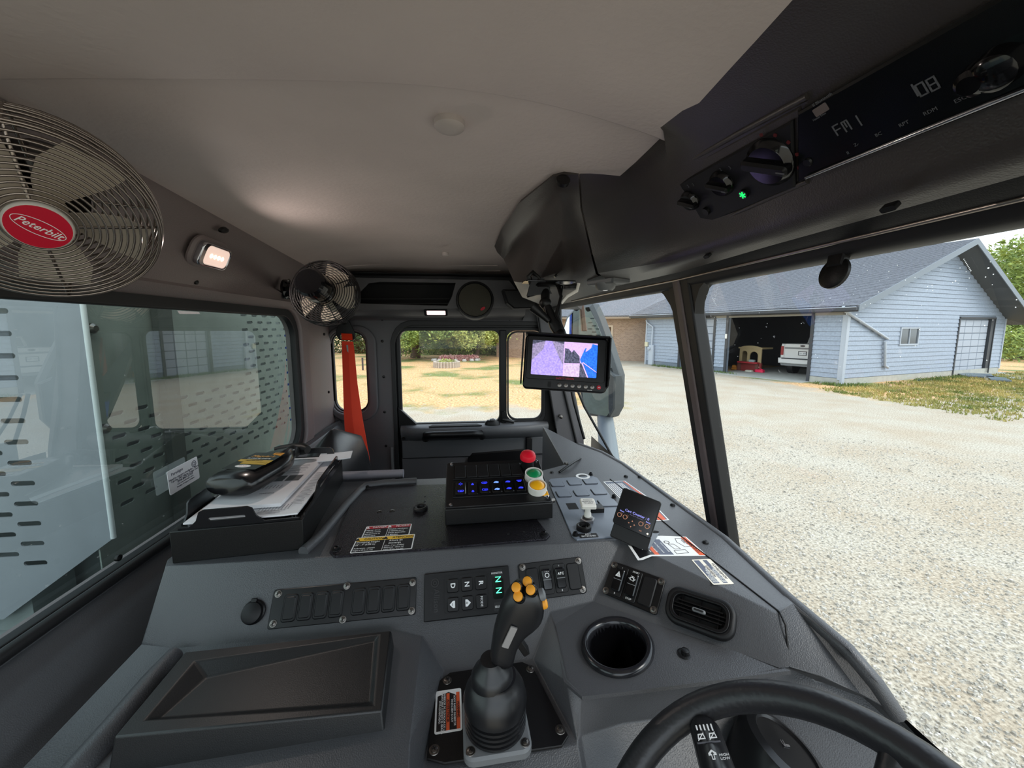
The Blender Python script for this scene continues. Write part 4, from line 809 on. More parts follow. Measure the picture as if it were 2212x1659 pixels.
prism('lamp_dot', g.at(w*.90, hh*.10), circ(.0016, 10), 0, .0004, LEDM, ds); text('set', g, w*.72, hh*.10, .0042, DI, ds, 'CENTER')
bk = prism('bracket_back', f, [(0.004, -.028), (w-.001, -.030), (w-.001, .01), (.004, .01)], -.014, -.010, BLACK, ds)
prism('bracket_plate', f, [(.003, -.026), (w, -.026), (w, .001), (.003, .001)], -.012, -.006, BLACK, ds, c=.001)
P = D([(1424, 1150, ZT+.004), (1403, 1184, ZT+.004), (1335, 1164, ZT+.003), (1350, 1144, ZT+.003)]); prism('bracket_foot', TF, [(p.x, p.y) for p in P], .0008, .003, mat('bracket_grey', (105, 110, 118), .35), ds); u, v = tp_([(1415, 1152)])[0]; prism('slot_hole', TF.at(u, v, .003), [(x*1.4, y*.8) for x, y in circ(.006, 14)], 0, .0003, DARK, ds)
# ---- control box
cb = thing('control_box', 'black metal control box with lit rockers, STOP mushroom and round push buttons', 'control box', (.05, .9, ZT))
d1 = PZ(962, 1136, ZT+.005); zf = ZT+.005
pA, pB = PZ(962, 1136, zf), PZ(1194, 1120, zf); ux = (pB-pA).normalized(); wb = (pB-pA).length
uy = V((-ux.y, ux.x, 0)); hf = .036; tilt = radians(17); dep = .158
top0 = pA+V((0, 0, hf)); U = ux; Vv = uy*cos(tilt)+V((0, 0, 1))*sin(tilt); f = Fr(top0, U, Vv); w = wb
base = [pA, pB, pB+uy*dep*cos(tilt), pA+uy*dep*cos(tilt)]; tops = [f.p(0, 0), f.p(w, 0), f.p(w, dep), f.p(0, dep)]
mesh('box_body', *hexa(base+tops), BLACK, cb, bev=.002)
prism('face_plate', f, rr(.001, .002, w-.002, dep-.001, .005), 0, .003, mat('box_face', (15, 15, 17), .35, bump=.1, bscale=900), cb, c=.001)
for u, v in ((.012, .010), (.012, dep-.008), (w-.010, .016), (w-.010, dep-.010)): lathe('cap_screw', f.at(u, v, .003), [(.0042, 0), (.004, .002), (.002, .003)], CHR, cb, 14)
bx0, bw = .016, .0292
x1b = w-.052; bw = (x1b-.020)/6
for r, (y0, y1) in enumerate(((.032, .076), (.092, .138))):
    prism('switch_frame', f, rr(.016, y0-.003, x1b+.002, y1+.003, .003), .003, .0055, PLA, cb, c=.001)
    for k in range(6):
        x0 = .020+k*bw
        if r: prism('blank_cover', f, rr(x0+.0008, y0, x0+bw-.0012, y1, .002), .0055, .0085, MATTE, cb, c=.001)
        else:
            a = f.at(x0+bw/2, (y0+y1)/2, .0055); P = rr(-bw/2+.002, -.0205, bw/2-.002, .0205, .002); lift = .0015 if k != 1 else -.0008
            rk = prism('rocker_button', a, P, 0, .004+lift, GLOSS, cb, c=.0015)
            BG = mat('blue_glow', (45, 55, 235), .4, emit=.8); BG2 = mat('blue_white_glow', (110, 150, 250), .4, emit=.8)
            for s in (1, -1):
                m_ = BG2 if k == 3 else BG; zz = .0043+lift; c_ = a.at(0, s*.0115, zz)
                kk = k*2+(s < 0)
                if kk in (0,): [prism('glow_icon', c_.rot(q*pi/2), [(.002, -.002), (.005, 0), (.002, .002)], 0, .0002, m_, rk) for q in range(4)]
                elif kk in (2, 3): prism('glow_icon', c_, [(-.0028, -.003), (.0028, -.003), (.0028, 0), (0, .004), (-.0028, 0)], 0, .0002, m_, rk)
                elif kk in (4, 5, 1): plate('glow_icon', c_, rr(-.0065, -.003, .0065, .003, .002), [rr(-.0052, -.0020, .0052, .0020, .001)], 0, .0002, m_, rk); prism('glow_icon', c_, rr(-.002, -.0035, .004, .0, .001), .0001, .0003, m_, rk)
                elif kk == 10: prism('glow_icon', c_, rr(-.006, .001, .006, .003, .0008), 0, .0002, m_, rk); prism('glow_icon', c_, rr(-.004, -.003, .004, -.001, .0008), 0, .0002, m_, rk)
                else: prism('glow_icon', c_, [(-.006, -.002), (-.002, -.003), (.005, -.003), (.006, .001), (.001, .003), (-.003, .002)], 0, .0002, m_, rk); prism('glow_icon', c_.at(-.002, -.0035), circ(.0014, 8), 0, .0003, DARK, rk)
cx = w-.028
def shroud(v, m, nm, tall):
    g = f.at(cx, v, .003)
    lathe('button_shroud', g, [(.0215, 0), (.0215, .004), (.0212, .016), (.0185, .016), (.0182, .006)], WHITE, cb, 32, cap=False)
    lathe(nm, g, [(.0172, .004), (.0172, .013), (.014, .0165), (.007, .0185), (0, .019)], m, cb, 32)
shroud(.040, YEL, 'yellow_button', 0); shroud(.082, GRN, 'green_button', 0)
g = f.at(cx-.008, .126, .003); lathe('button_stem', g, [(.017, 0), (.015, .012), (.015, .030)], PLA, cb, 28); lathe('stop_button', g, [(.019, .026), (.0195, .032), (.017, .039), (.010, .043), (0, .044)], RED, cb, 32)
prism('side_label', f, [(w-.016, .018), (w-.004, .018), (w-.006, .095), (w-.016, .095)], .003, .0034, PAPER, cb); prism('label_yellow', f, [(w-.020, .020), (w-.005, .020), (w-.005, .034), (w-.020, .034)], .0034, .0037, YEL, cb); prism('label_green', f, [(w-.018, .052), (w-.006, .052), (w-.006, .064), (w-.018, .064)], .0034, .0037, GRN, cb); prism('label_red', f, [(w-.022, .086), (w-.005, .086), (w-.006, .101), (w-.020, .101)], .0034, .0037, RED, cb)
text('STOP', f.at(w-.013, .0935, .0039), 0, 0, .006, PRINT, cb, 'CENTER'); text('SLOW\nRESET', f.at(w-.0125, .029, .0039), 0, 0, .0038, INK, cb, 'CENTER')
for v, r in ((.03, .008), (.075, .010)):
    g = Fr(pA+uy*v+V((0, 0, .03)), V((0, 0, 1)), uy); g = Fr(g.O, uy, V((0, 0, 1))); lathe('side_knob', Fr(g.O, -V((0, 0, 1)), uy), [(r, 0), (r, .012), (r*.7, .014)], PLA if r < .009 else STEEL, cb, 16)
g = Fr(pB+uy*.02+V((0, 0, hf-.004)), uy, V((0, 0, 1))); lathe('side_screw', g, [(.006, 0), (.005, .008), (.003, .010)], STEEL, cb, 14)
# ---- joystick
js = thing('joystick', 'black multi-button joystick with amber buttons on a rubber boot', 'joystick', PZ(1075, 1580, 1.74))
FB = Fr(PZ(1080, 1555, 1.740), PZ(1225, 1602, 1.74)*0+(PZ(1140, 1572, 1.74)-PZ(1012, 1592, 1.74)), V((0, 1, 0)))
jp = thing('joystick_plate', 'black bolted floor plate under the joystick', 'mounting plate', PZ(1075, 1600, 1.74))
P = [(p.x, p.y) for p in D([(972, 1453, 1.744), (1128, 1430, 1.744), (1150, 1440, 1.744), (1228, 1590, 1.744), (1214, 1612, 1.744), (960, 1650, 1.744), (922, 1640, 1.744), (930, 1560, 1.744), (950, 1470, 1.744)])]
PF = Fr((0, 0, 1.742), (1, 0, 0), (0, 1, 0)); prism('plate_sheet', PF, P if area2(P) > 0 else P[::-1], 0, .003, BLACK, jp, c=.001)
for x, y in ((966, 1470), (1146, 1445), (1210, 1576), (938, 1620)): p = PZ(x, y, 1.745); screw(Fr(p, (1, 0, 0), (0, 1, 0)), 0, 0, jp, .0048)
FB = Fr(FB.O+V((0, 0, .005)), FB.U, FB.V); bo = PZ(1066, 1500, 1.775); cz = V((PZ(1070, 1545, 1.765).x, PZ(1070, 1545, 1.765).y, 1.745))
FB = Fr(cz, FB.U, (0, 1, 0)); prism('base_flange', FB, rr(-.045, -.045, .045, .045, .014, 6), 0, .011, GREY, js, c=.003)
for u, v in ((-.036, -.034), (.036, -.034), (.036, .034), (-.036, .034)): screw(FB, u, v, js, .0042, n=.011)
prof = [(.040, .010)]
for k in range(4): prof += [(.0425, .013+k*.007), (.0425, .0165+k*.007), (.0375, .018+k*.007), (.0375, .0195+k*.007)]
prof += [(.043, .042), (.044, .050), (.041, .062), (.034, .074), (.029, .080), (.0285, .083)]
lathe('rubber_boot', FB, prof, mat('boot_rubber', (24, 24, 26), .32), js, 40)
ax = V((-.04, .02, 1)).normalized(); FG = Fr(cz+V((-.004, 0, .080)), (1, 0, .04), (0, 1, 0))
lathe('boot_collar', FG, [(.029, -.004), (.029, .004), (.025, .012), (.018, .020), (.015, .028)], mat('boot_rubber', (24, 24, 26), .32), js, 32)
# grip: stations (centre u, height, half-width along U, half-depth along V)
gy = FG.O.y
def gp_(x, y): return PY(x, y, gy)
st = [((1054, 1432), (1110, 1440), .014), ((1061, 1400), (1112, 1408), .0145), ((1064, 1370), (1122, 1385), .0155), ((1070, 1345), (1135, 1367), .017), ((1077, 1322), (1158, 1351), .019), ((1084, 1300), (1172, 1335), .021), ((1094, 1282), (1176, 1310), .022), ((1106, 1268), (1172, 1288), .021), ((1122, 1256), (1158, 1266), .015)]
vs = []; fs = []; sg = 20
for (a, b, dpt) in st:
    A_, B_ = gp_(*a), gp_(*b); c = (A_+B_)/2; hx = (B_-A_)/2
    for k in range(sg):
        t = 2*pi*k/sg; cx_, sy_ = cos(t), sin(t); cx_ = abs(cx_)**.75*(1 if cx_ > 0 else -1); sy_ = abs(sy_)**.75*(1 if sy_ > 0 else -1)
        vs.append(c+hx*cx_+V((0, dpt*sy_, 0)))
for i in range(len(st)-1):
    for k in range(sg): fs.append((i*sg+k, i*sg+(k+1) % sg, (i+1)*sg+(k+1) % sg, (i+1)*sg+k))
fs += [tuple(reversed(range(sg))), tuple((len(st)-1)*sg+k for k in range(sg))]
gr = mesh('grip', vs, fs, mat('grip_black', (26, 26, 28), .36, bump=.1, bscale=700), js, 180, sub=1)
topn = V((-.35, -.62, .70))
for x, y, dy in ((1115, 1269, -.016), (1119, 1288, -.022), (1146, 1274, -.020), (1139, 1256, -.008)):
    p = PY(x, y, gy+dy); g = Fr(p-topn.normalized()*.006, V((1, 0, .5)), topn.cross(V((1, 0, .5)))); g = Fr(g.O, V((1, -.2, .33)), topn.cross(V((1, -.2, .33))))
    lathe('button_collar', g, [(.0075, -.004), (.0075, .004), (.0068, .005)], GLOSS, js, 20); lathe('grip_button', g, [(.0062, .004), (.0060, .0075), (.004, .0088), (0, .009)], ORB, js, 20)
for x, y in ((1178, 1284), (1182, 1302)):
    p = PY(x-7, y, gy-.004); g = Fr(p, (0, 1, 0), (.25, 0, 1)); g = Fr(g.O, V((0, 1, 0)), V((-.25, 0, 1))); lathe('side_button', g, [(.0078, -.004), (.0078, .002), (.006, .004), (0, .005)], ORB if y > 1290 else GREY, js, 18)
p0, p1 = PY(1090, 1398, gy-.019), PY(1110, 1355, gy-.021); mesh('grip_label', *prism_data(Fr(p0, p1-p0, V((0, -.1, 0)).cross(p1-p0)*-1), [(0, -.004), ((p1-p0).length, -.004), ((p1-p0).length, .005), (0, .005)], -.001, .0012), mat('label_silver', (150, 146, 144), .4), js)
prism('trigger', Fr(PY(1124, 1385, gy), (1, 0, .6), (-.6, 0, 1)), rr(-.006, -.02, .003, .012, .002), -.006, .006, PLA, js, c=.001)
f, w, hh = quadfr(PZ(938, 1588, 1.745), PZ(999, 1578, 1.745), PZ(946, 1494, 1.745)); fr_ = Fr(f.p(w*.98, 0), f.V, -f.U); W_, H_ = hh, w*.98
fr_ = Fr(f.p(0, hh), -f.V, f.U); 
t = thing('joystick_decal', 'worn warning decal with two orange bars beside the joystick boot', 'decal', f.p(w/2, 0)); g = Fr(f.p(w, hh)-f.U*0, -f.V, -f.U); g = Fr(f.p(0, hh), -f.V, f.U)
g = g.at(0, 0, .0004); prism('decal_border', g, rr(0, 0, hh, w, .003), 0, .0003, BORD, t)
prism('decal_field', g, [(.009, .003), (hh*.5, .0025), (hh-.003, .0025), (hh-.003, w-.003), (.014, w-.003), (.008, w*.7), (.004, w*.5)], .0003, .0004, BLK, t)
for a, b, s, c0 in ((.80, .93, 'WARNING', .1), (.42, .54, 'ADVERTENCIA', .05)): prism('decal_bar', g, [(.006, w*a), (hh-.003, w*a), (hh-.003, w*b), (.006, w*b)], .0004, .0005, ORG, t); text(s, g.at(hh*.52, w*(a+b)/2, .0005), 0, 0, .0052, INK, t, 'CENTER')
for s, a in (('BODY RAISED INHIBITOR', .73), ('WHEN ARM IS OUT', .63), ('INHIBIDOR DE ELEVADOR DE LA', .35), ('CARROCERIA CUANDO EL BRAZO', .26), ('ESTA LEVANTADO.', .17)): text(s, g.at(hh*.53, w*a, .0005), 0, 0, .0040, BORD, t, 'CENTER')
# ---- document box with papers and bottle
db = thing('document_tray', 'black metal document tray box with slotted side tabs by the rear window', 'tray', (-.42, .9, ZT))
p0, p1 = PZ(398, 1196, ZT), PZ(655, 1185, ZT); zt_ = None
bw_ = -.305 - -.525; X0, X1, Y0, Y1 = -.542, -.324, .728, 1.065; hb = .060
mesh('tray_box', *hexa([V((X0, Y0, ZT)), V((X1, Y0, ZT)), V((X1, Y1, ZT)), V((X0, Y1, ZT)), V((X0, Y0, ZT+hb)), V((X1, Y0, ZT+hb)), V((X1, Y1, ZT+hb)), V((X0, Y1, ZT+hb))]), BLACK, db, bev=.0015)
def tab(fr, w, h0, h1, a, b, slot):
    P = [(0, 0), (w, 0), (w, h0), (b+.012, h0), (b, h0+.012), (b-.006, h1-.004), (b-.014, h1), (a+.014, h1), (a+.006, h1-.004), (a, h0+.012), (a-.012, h0), (0, h0)]
    plate('side_tab', fr, P, [rr(*slot, .003)] if slot else [], 0, .003, mat('tray_gloss', (20, 20, 23), .25), db)
tab(Fr(V((X0+.012, Y0+.006, ZT+hb)), (1, 0, 0), (0, -.10, 1)), bw_-.02, .004, .036, .030, .128, (.05, .014, .11, .020))
tab(Fr(V((X1-.002, Y0+.01, ZT+hb)), (0, 1, 0), (.16, 0, 1)), Y1-Y0-.02, .010, .040, .07, .26, (.10, .018, .23, .026))
tab(Fr(V((X0+.012, Y1-.004, ZT+hb)), (1, 0, 0), (0, .1, 1)), bw_-.02, .004, .040, .06, .19, (.08, .018, .17, .026))
tab(Fr(V((X0+.008, Y0+.02, ZT+hb)), (0, 1, 0), (-.1, 0, 1)), .27, .004, .036, .02, .10, None)
for x, y in ((X0+.022, Y0+.025), (X1-.02, Y0+.02)): lathe('tray_bolt', Fr((x, y, ZT+hb), (1, 0, 0), (0, 1, 0)), [(.006, 0), (.006, .003), (.003, .005)], CHR, db, 12)
def sheet(name, label, x0, y0, x1, y1, z, th, ang, m, curl=.0, grp=None, edge=None):
    f = Fr(((x0+x1)/2, (y0+y1)/2, z), (cos(ang), sin(ang), 0), (-sin(ang), cos(ang), 0)); w, h = (x1-x0)/2, (y1-y0)/2
    t = thing(name, label, 'paper', f.O, grp); n = 8; vs = []
    for k in (0, th):
        for i in range(n+1):
            for j in range(n+1):
                u, v = -w+2*w*i/n, -h+2*h*j/n; c = curl*((abs(u)/w)**3*.5+(max(0, -v)/h)**4*(u/w > 0)*1.2*abs(sin(i*1.7))); vs.append(f.p(u, v, k+c))
    q = (n+1)**2; fs = [(i*(n+1)+j, (i+1)*(n+1)+j, (i+1)*(n+1)+j+1, i*(n+1)+j+1) for i in range(n) for j in range(n)]; fs = [tuple(reversed(a)) for a in fs]+[tuple(x+q for x in a) for a in fs]
    bd = [j for j in range(n+1)]+[i*(n+1)+n for i in range(1, n+1)]+[n*(n+1)+j for j in range(n-1, -1, -1)]+[i*(n+1) for i in range(n-1, 0, -1)]
    fs += [(bd[i], bd[i-1], bd[i-1]+q, bd[i]+q) for i in range(len(bd))]
    mesh('sheet', vs, fs, m, t); return t, f, w, h
t, f, w, h = sheet('loose_sheets', 'printed loose sheets lying under the booklet in the tray', X0+.018, Y0+.012, X1-.008, Y1+.0, ZT+hb+.004, .003, -.02, PAPER, .002)
def lines(t, f, u0, v0, u1, v1, n, z, m=GINK, vert=False, seed=1):
    R = random.Random(seed); mb = MB()
    for k in range(n):
        if vert: x = u0+(u1-u0)*k/n; a = v0+R.random()*.2*(v1-v0); b = v1-R.random()*.3*(v1-v0); mb.prism(f, [(x, a), (x+.0010, a), (x+.0010, b), (x, b)], z, z+.0002)
        else: y = v0+(v1-v0)*k/n; b = u1-R.random()*.35*(u1-u0); mb.prism(f, [(u0, y), (b, y), (b, y+.0012), (u0, y+.0012)], z, z+.0002)
    mb.done('printed_lines', m, t)
lines(t, f, w*.72, -h*.75, w*.97, h*.35, 26, .0066, seed=3); lines(t, f, -w*.8, -h*.97, w*.7, -h*.84, 7, .0066, seed=4); lines(t, f, w*.2, -h*.9, w*.8, -h*.7, 10, .0062, vert=True, seed=6)
t, f, w, h = sheet('stapled_booklet', 'white printed booklet with grey photo blocks under the spray bottle', X0+.035, Y0+.048, X1-.045, Y1-.005, ZT+hb+.009, .007, -.05, PAPER, .001)
text('PROFESSIONAL VEHICLE CONDITION', f, 0, h*.86, .006, GINK, t, 'CENTER', n=.0085); lines(t, f, -w*.2, h*.2, w*.8, h*.6, 8, .0082, seed=8)
for a, b in ((-.1, .35), (.42, .85)): prism('photo_block', f, [(w*a, -h*.15), (w*b, -h*.15), (w*b, h*.08), (w*a, h*.08)], .0078, .0082, mat('photo_grey', (96, 98, 100), .6), t)
lines(t, f, 0, -h*.45, w*.6, -h*.3, 6, .0082, vert=True, seed=9); text('WARNING', f, w*.3, -h*.62, .006, GINK, t, 'CENTER', n=.0085)
t, f, w, h = sheet('folded_slip', 'folded paper slip sticking out of the tray behind the booklet', X1-.05, Y1-.06, X1+.03, Y1+.005, ZT+hb+.020, .002, .1, PAPER, .002)
# spray bottle lying on the booklet
sb = thing('spray_bottle', 'black cleaner spray bottle with a gold label lying on the papers', 'bottle', (-.45, .85, 1.96))
zb = ZT+hb+.018; Bb = PZ(530, 1062, zb+.022); Tt = PZ(618, 985, zb+.03)
Bb = V((-.492, .795, zb+.026)); Tt = V((-.458, 1.0, zb+.030)); ax_ = (Tt-Bb); Lb = ax_.length; A_ = ax_.normalized(); Wd = V((A_.y, -A_.x, 0)).normalized(); Uu = Wd.cross(A_)
BOT = mat('bottle_black', (22, 22, 24), .22)
stn_ = [(0, .046, .018), (.006, .052, .023), (.03, .055, .025), (.08, .055, .025), (.12, .050, .024), (.15, .040, .022), (.172, .027, .019), (.185, .018, .017), (.195, .0155, .0155)]
vs = []; fs = []; sg = 28; k_ = Lb/.205
for s_, a, b in stn_:
    for k in range(sg):
        t_ = 2*pi*k/sg; c_, q_ = cos(t_), sin(t_); c_ = abs(c_)**.8*(1 if c_ > 0 else -1); q_ = abs(q_)**.8*(1 if q_ > 0 else -1)
        vs.append(Bb+A_*(s_*k_)+Wd*(a*c_)+Uu*(b*q_))
for i in range(len(stn_)-1):
    for k in range(sg): fs.append((i*sg+k, i*sg+(k+1) % sg, (i+1)*sg+(k+1) % sg, (i+1)*sg+k))
fs += [tuple(reversed(range(sg))), tuple((len(stn_)-1)*sg+k for k in range(sg))]
mesh('bottle_body', vs, fs, BOT, sb, 50)
lab = Fr(Bb+A_*(.085*k_)+Uu*.0255, -Wd*-1, A_)
def bl_(pts, n, m, nm, par=sb): # label pieces follow the flattened front
    return prism(nm, lab, pts, n, n+.0004, m, par)
bl_([(-.036, -.055), (.036, -.055), (.040, 0), (.036, .045), (-.036, .045), (-.040, 0)], -.0008, mat('label_black', (20, 18, 20), .2), 'bottle_label')
bl_([(-.036, -.012), (.040, -.020), (.040, -.004), (-.038, .000)], -.0002, mat('label_gold', (205, 165, 50), .3, .2), 'label_band'); bl_([(-.02, -.026), (.040, -.030), (.040, -.022), (-.02, -.014)], -.0002, MATS['label_gold'], 'label_band')
prism('label_oval', lab.at(-.002, -.040), [(x*1.9, y*.75) for x, y in circ(.009, 20)], .0, .0004, BORD, sb)
bl_([(.012, .034), (.036, .026), (.034, .044), (.012, .044)], -.0002, mat('label_orange', (235, 160, 40), .3), 'label_patch')
text("Meguiar's", lab, 0, .020, .014, mat('label_goldtext', (205, 150, 70), .3), sb, 'CENTER', n=.0002, shear=.3, bold=.0002); text('SUPREME SHINE', lab, 0, .006, .0075, BORD, sb, 'CENTER', n=.0003); text('PROTECTANT', lab, 0, -.009, .006, INK, sb, 'CENTER', n=.0005)
text('G4024', lab, .024, .037, .006, INK, sb, 'CENTER', n=.0004); text('satin finish', lab, -.002, -.040, .004, DRED, sb, 'CENTER', n=.0006)
Nk = Bb+A_*(.195*k_); lathe('trigger_collar', Fr(Nk, Wd, Uu*-1 if Wd.cross(Uu).dot(A_) < 0 else Uu), [(.0165, -.004), (.0170, .014), (.013, .020)], BLACK, sb, 24)
hd0 = Nk+A_*.012
mesh('trigger_head', *tube_data([hd0-Wd*.052+A_*.004, hd0-Wd*.04+A_*.012, hd0-Wd*.01+A_*.020, hd0+Wd*.015+A_*.022, hd0+Wd*.028+A_*.018], [.009, .012, .016, .015, .010], 14), BLACK, sb, 60)
tube('trigger_lever', [hd0-Wd*.03+A_*.0, hd0-Wd*.046-A_*.02, hd0-Wd*.050-A_*.045], [.006, .006, .004], BLACK, sb, 8)
Rm = Matrix.Translation((X1, Y0, 0)) @ Matrix.Rotation(radians(6), 4, 'Z') @ Matrix.Translation((-X1, -Y0, 0))
for o in list(COL.objects):
    if o.parent is None and o.name.split('.')[0] in ('document_tray', 'loose_sheets', 'stapled_booklet', 'folded_slip'): o.location = Rm @ o.location; o.rotation_euler = (0, 0, radians(6))
# ---- passenger seat and belt
se = thing('passenger_seat', 'black vinyl seat back peeking above the console near the red belt', 'seat', (-.45, 1.3, 1.4))
def slab(name, c, w, d, h, m, par, e=.35):
    vs = []; fs = []; n = 18; rows_ = 9
    for i in range(rows_+1):
        t = i/rows_; zz = h*t; k = (max(0, 1-((t-.55)/.45)**2))**e if t > .55 else 1
        for j in range(n):
            a = 2*pi*j/n; cc_, ss_ = cos(a), sin(a); vs.append(V(c)+V((w*abs(cc_)**.6*(1 if cc_ > 0 else -1)*max(k, .05), d*abs(ss_)**.6*(1 if ss_ > 0 else -1)*max(k, .05), zz)))
    for i in range(rows_):
        for j in range(n): fs.append((i*n+j, i*n+(j+1) % n, (i+1)*n+(j+1) % n, (i+1)*n+j))
    fs += [tuple(reversed(range(n))), tuple(rows_*n+j for j in range(n))]; return mesh(name, vs, fs, m, par, 60)
VIN = mat('seat_vinyl', (22, 22, 25), .33, bump=.1, bscale=300)
pz = PZ(768, 972, 1.935)
slab('seat_back', (-.475, 1.33, 1.30), .085, .26, .66, VIN, se); slab('seat_cushion', (-.25, 1.33, 1.2), .26, .26, .25, VIN, se)
tube('seat_piping', [V((-.41, 1.16, 1.70)), V((-.405, 1.14, 1.84)), V((-.43, 1.15, 1.90))], .005, mat('piping', (120, 116, 118), .4), se)
bt = thing('seat_belt', 'bright orange-red seat belt hanging from a black triangular anchor', 'seat belt', PY(745, 720, 1.93))
def B2(x, y, Y=1.93): return PY(x, y, Y)
FBt = Fr(B2(745, 700), (1, 0, 0), (0, 0, 1))
def bp(pts): return [((B2(*q)-FBt.O).x, (B2(*q)-FBt.O).z) for q in pts]
plate('belt_anchor', FBt, bp([(741, 689), (748, 688), (754, 692), (766, 716), (767, 732), (762, 736), (734, 735), (731, 730), (726, 722), (726, 714), (736, 692)]), [bp([(735, 724), (760, 725), (760, 733), (736, 732)])], -.006, .006, BLACK, bt, bev=.002)
lathe('anchor_bolt', FBt.at(0, .012, .004), [(.016, 0), (.015, .006), (.008, .010)], BLACK, bt, 16)
def ribbon(name, L, th=.003):
    vs = []; 
    for a, b in L: vs += [a, b, a+V((0, th, 0)), b+V((0, th, 0))]
    fs = [(0, 1, 3, 2)]; n = len(L)
    for i in range(n-1): k = i*4; fs += [(k, k+4, k+5, k+1), (k+2, k+3, k+7, k+6), (k, k+2, k+6, k+4), (k+1, k+5, k+7, k+3)]
    fs.append(tuple((n-1)*4+k for k in (0, 2, 3, 1))); return mesh(name, vs, fs, BELT, bt, 40)
ribbon('belt_loop', [(B2(737, 720, 1.915), B2(760, 721, 1.915)), (B2(738, 727, 1.905), B2(761, 728, 1.905)), (B2(738, 734, 1.915), B2(761, 735, 1.915))])
ribbon('belt_webbing', [(B2(738, 737, 1.92), B2(763, 738, 1.92)), (B2(740, 800, 1.91), B2(765, 800, 1.91)), (B2(743, 900, 1.88), B2(770, 900, 1.88)), (B2(748, 985, 1.84), B2(774, 985, 1.84))])
ribbon('belt_webbing', [(B2(752, 745, 1.90), B2(764, 745, 1.90)), (B2(756, 830, 1.88), B2(772, 830, 1.88)), (B2(761, 900, 1.85), B2(782, 898, 1.85)), (B2(768, 960, 1.82), B2(792, 955, 1.82)), (B2(775, 1000, 1.80), B2(799, 995, 1.80))])
plate('belt_clip', FBt, bp([(750, 745), (758, 745), (759, 758), (756, 762), (752, 758)]), [], .014, .017, STEEL, bt)
# ---- steering wheel
wc = V((.241, .204, 1.814)); a_, b_ = .663, .049; n_ = V((-sin(a_), -sin(b_)*cos(a_), cos(a_)*cos(b_))).normalized(); R_ = .189
st_ = thing('steering_wheel', 'black leather-grained steering wheel at the near corner of the dash', 'steering wheel', wc)
FW_ = Fr(wc, V((0, 1, 0)).cross(n_), n_.cross(V((0, 1, 0)).cross(n_)))
GRIPM = mat('wheel_leather', (34, 34, 37), .38, bump=.25, bscale=260, kind='voro')
mesh('wheel_rim', *tube_data([FW_.p(R_*cos(2*pi*k/72), R_*sin(2*pi*k/72)) for k in range(72)], .0155, 18, True), GRIPM, st_, 180)
lathe('wheel_hub', FW_.at(0, 0, -.05), [(.055, 0), (.058, .02), (.045, .035), (0, .04)], PLA, st_, 32)
for k in range(4):
    a = radians(25+90*k if k % 2 == 0 else -25+90*k) ; a = radians((20, 160, 200, 340)[k]); mesh('wheel_spoke', *tube_data([FW_.p(.045*cos(a), .045*sin(a), -.03), FW_.p(.10*cos(a), .10*sin(a), -.022), FW_.p((R_-.005)*cos(a), (R_-.005)*sin(a), -.002)], [.016, .012, .011], 10), GRIPM, st_, 60)
# column stalk
sk = thing('wiper_stalk', 'black wiper control stalk with white symbols behind the steering wheel', 'control stalk', PZ(1530, 1600, 1.78))
s0, s1_ = AT(1516, 1555, .46), AT(1580, 1760, .36)
mesh('stalk_body', *tube_data([s0, s0.lerp(s1_, .12), s0.lerp(s1_, .15), s1_], [.013, .0145, .0165, .019], 20), mat('stalk_black', (28, 28, 31), .3), sk, 50)
mesh('stalk_cap', *tube_data([s0-(s1_-s0).normalized()*.006, s0, s0+(s1_-s0).normalized()*.003], [.010, .0128, .0132], 20), GLOSS, sk, 50)
dirS = (s1_-s0).normalized(); vw = (CAM-s0).normalized(); nn = (vw-dirS*vw.dot(dirS)).normalized(); side = dirS.cross(nn)
def sf(t, off=0): c = s0+dirS*t+nn*.0178+side*off; return Fr(c, -side, -dirS)
if sf(0).N.dot(nn) < 0: sf = lambda t, off=0: Fr(s0+dirS*t+nn*.0178+side*off, side, -dirS)
for k in range(5): prism('stalk_mark', sf(.030, .008-k*.004), rr(-.0008, -.002-k*.0006, .0008, .003, .0004), -.0012, .0002, PRINT, sk)
prism('stalk_line', sf(.048), rr(-.012, -.0003, .012, .0003, .0002), -.0012, .0001, GINK, sk)
for o_ in (.006, -.006): g = sf(.041, o_); plate('stalk_icon', g, [(-.004, -.003), (.004, -.003), (.003, .003), (-.003, .003)], [[(-.003, -.0022), (.003, -.0022), (.0022, .0022), (-.0022, .0022)]], -.0006, .0002, PRINT, sk); tube('stalk_icon', [g.p(-.004, -.005, 0), g.p(.003, .004, 0)], .0004, PRINT, sk, 4)
g = sf(.062); plate('stalk_icon', g, [(-.004, -.001), (-.004, .001), (0, .005), (.004, .001), (.004, -.001), (.0015, -.001), (.0015, -.006), (-.0015, -.006), (-.0015, -.001)], [[(-.0022, .000), (0, .003), (.0022, .000), (.0007, .0), (.0007, -.005), (-.0007, -.005), (-.0007, 0)]], -.0004, .0002, PRINT, sk)
text('HIGH\nLOW', sf(.066, -.011), 0, 0, .004, PRINT, sk, 'CENTER')
# instrument pod behind the wheel
ip = thing('horn_pod', 'dark rounded column pod with a small chrome mark behind the wheel', 'column pod', PZ(1700, 1640, 1.74))
p = PZ(1695, 1620, 1.745); g = Fr(p, (1, 0, -.3), (0, 1, 0)); lathe('pod_body', g, [(.055, -.06), (.052, -.01), (.045, .004), (.035, .008), (.033, .005), (0, .006)], mat('pod_black', (20, 20, 22), .3), ip, 40, sx=.9, sy=1.2)
prism('pod_mark', g.at(0, .0, .0065), rr(-.005, -.0015, .005, .0015, .001), 0, .0008, CHR, ip); text('((', g.at(-.004, .002, .008), 0, 0, .010, CHR, ip, 'CENTER')
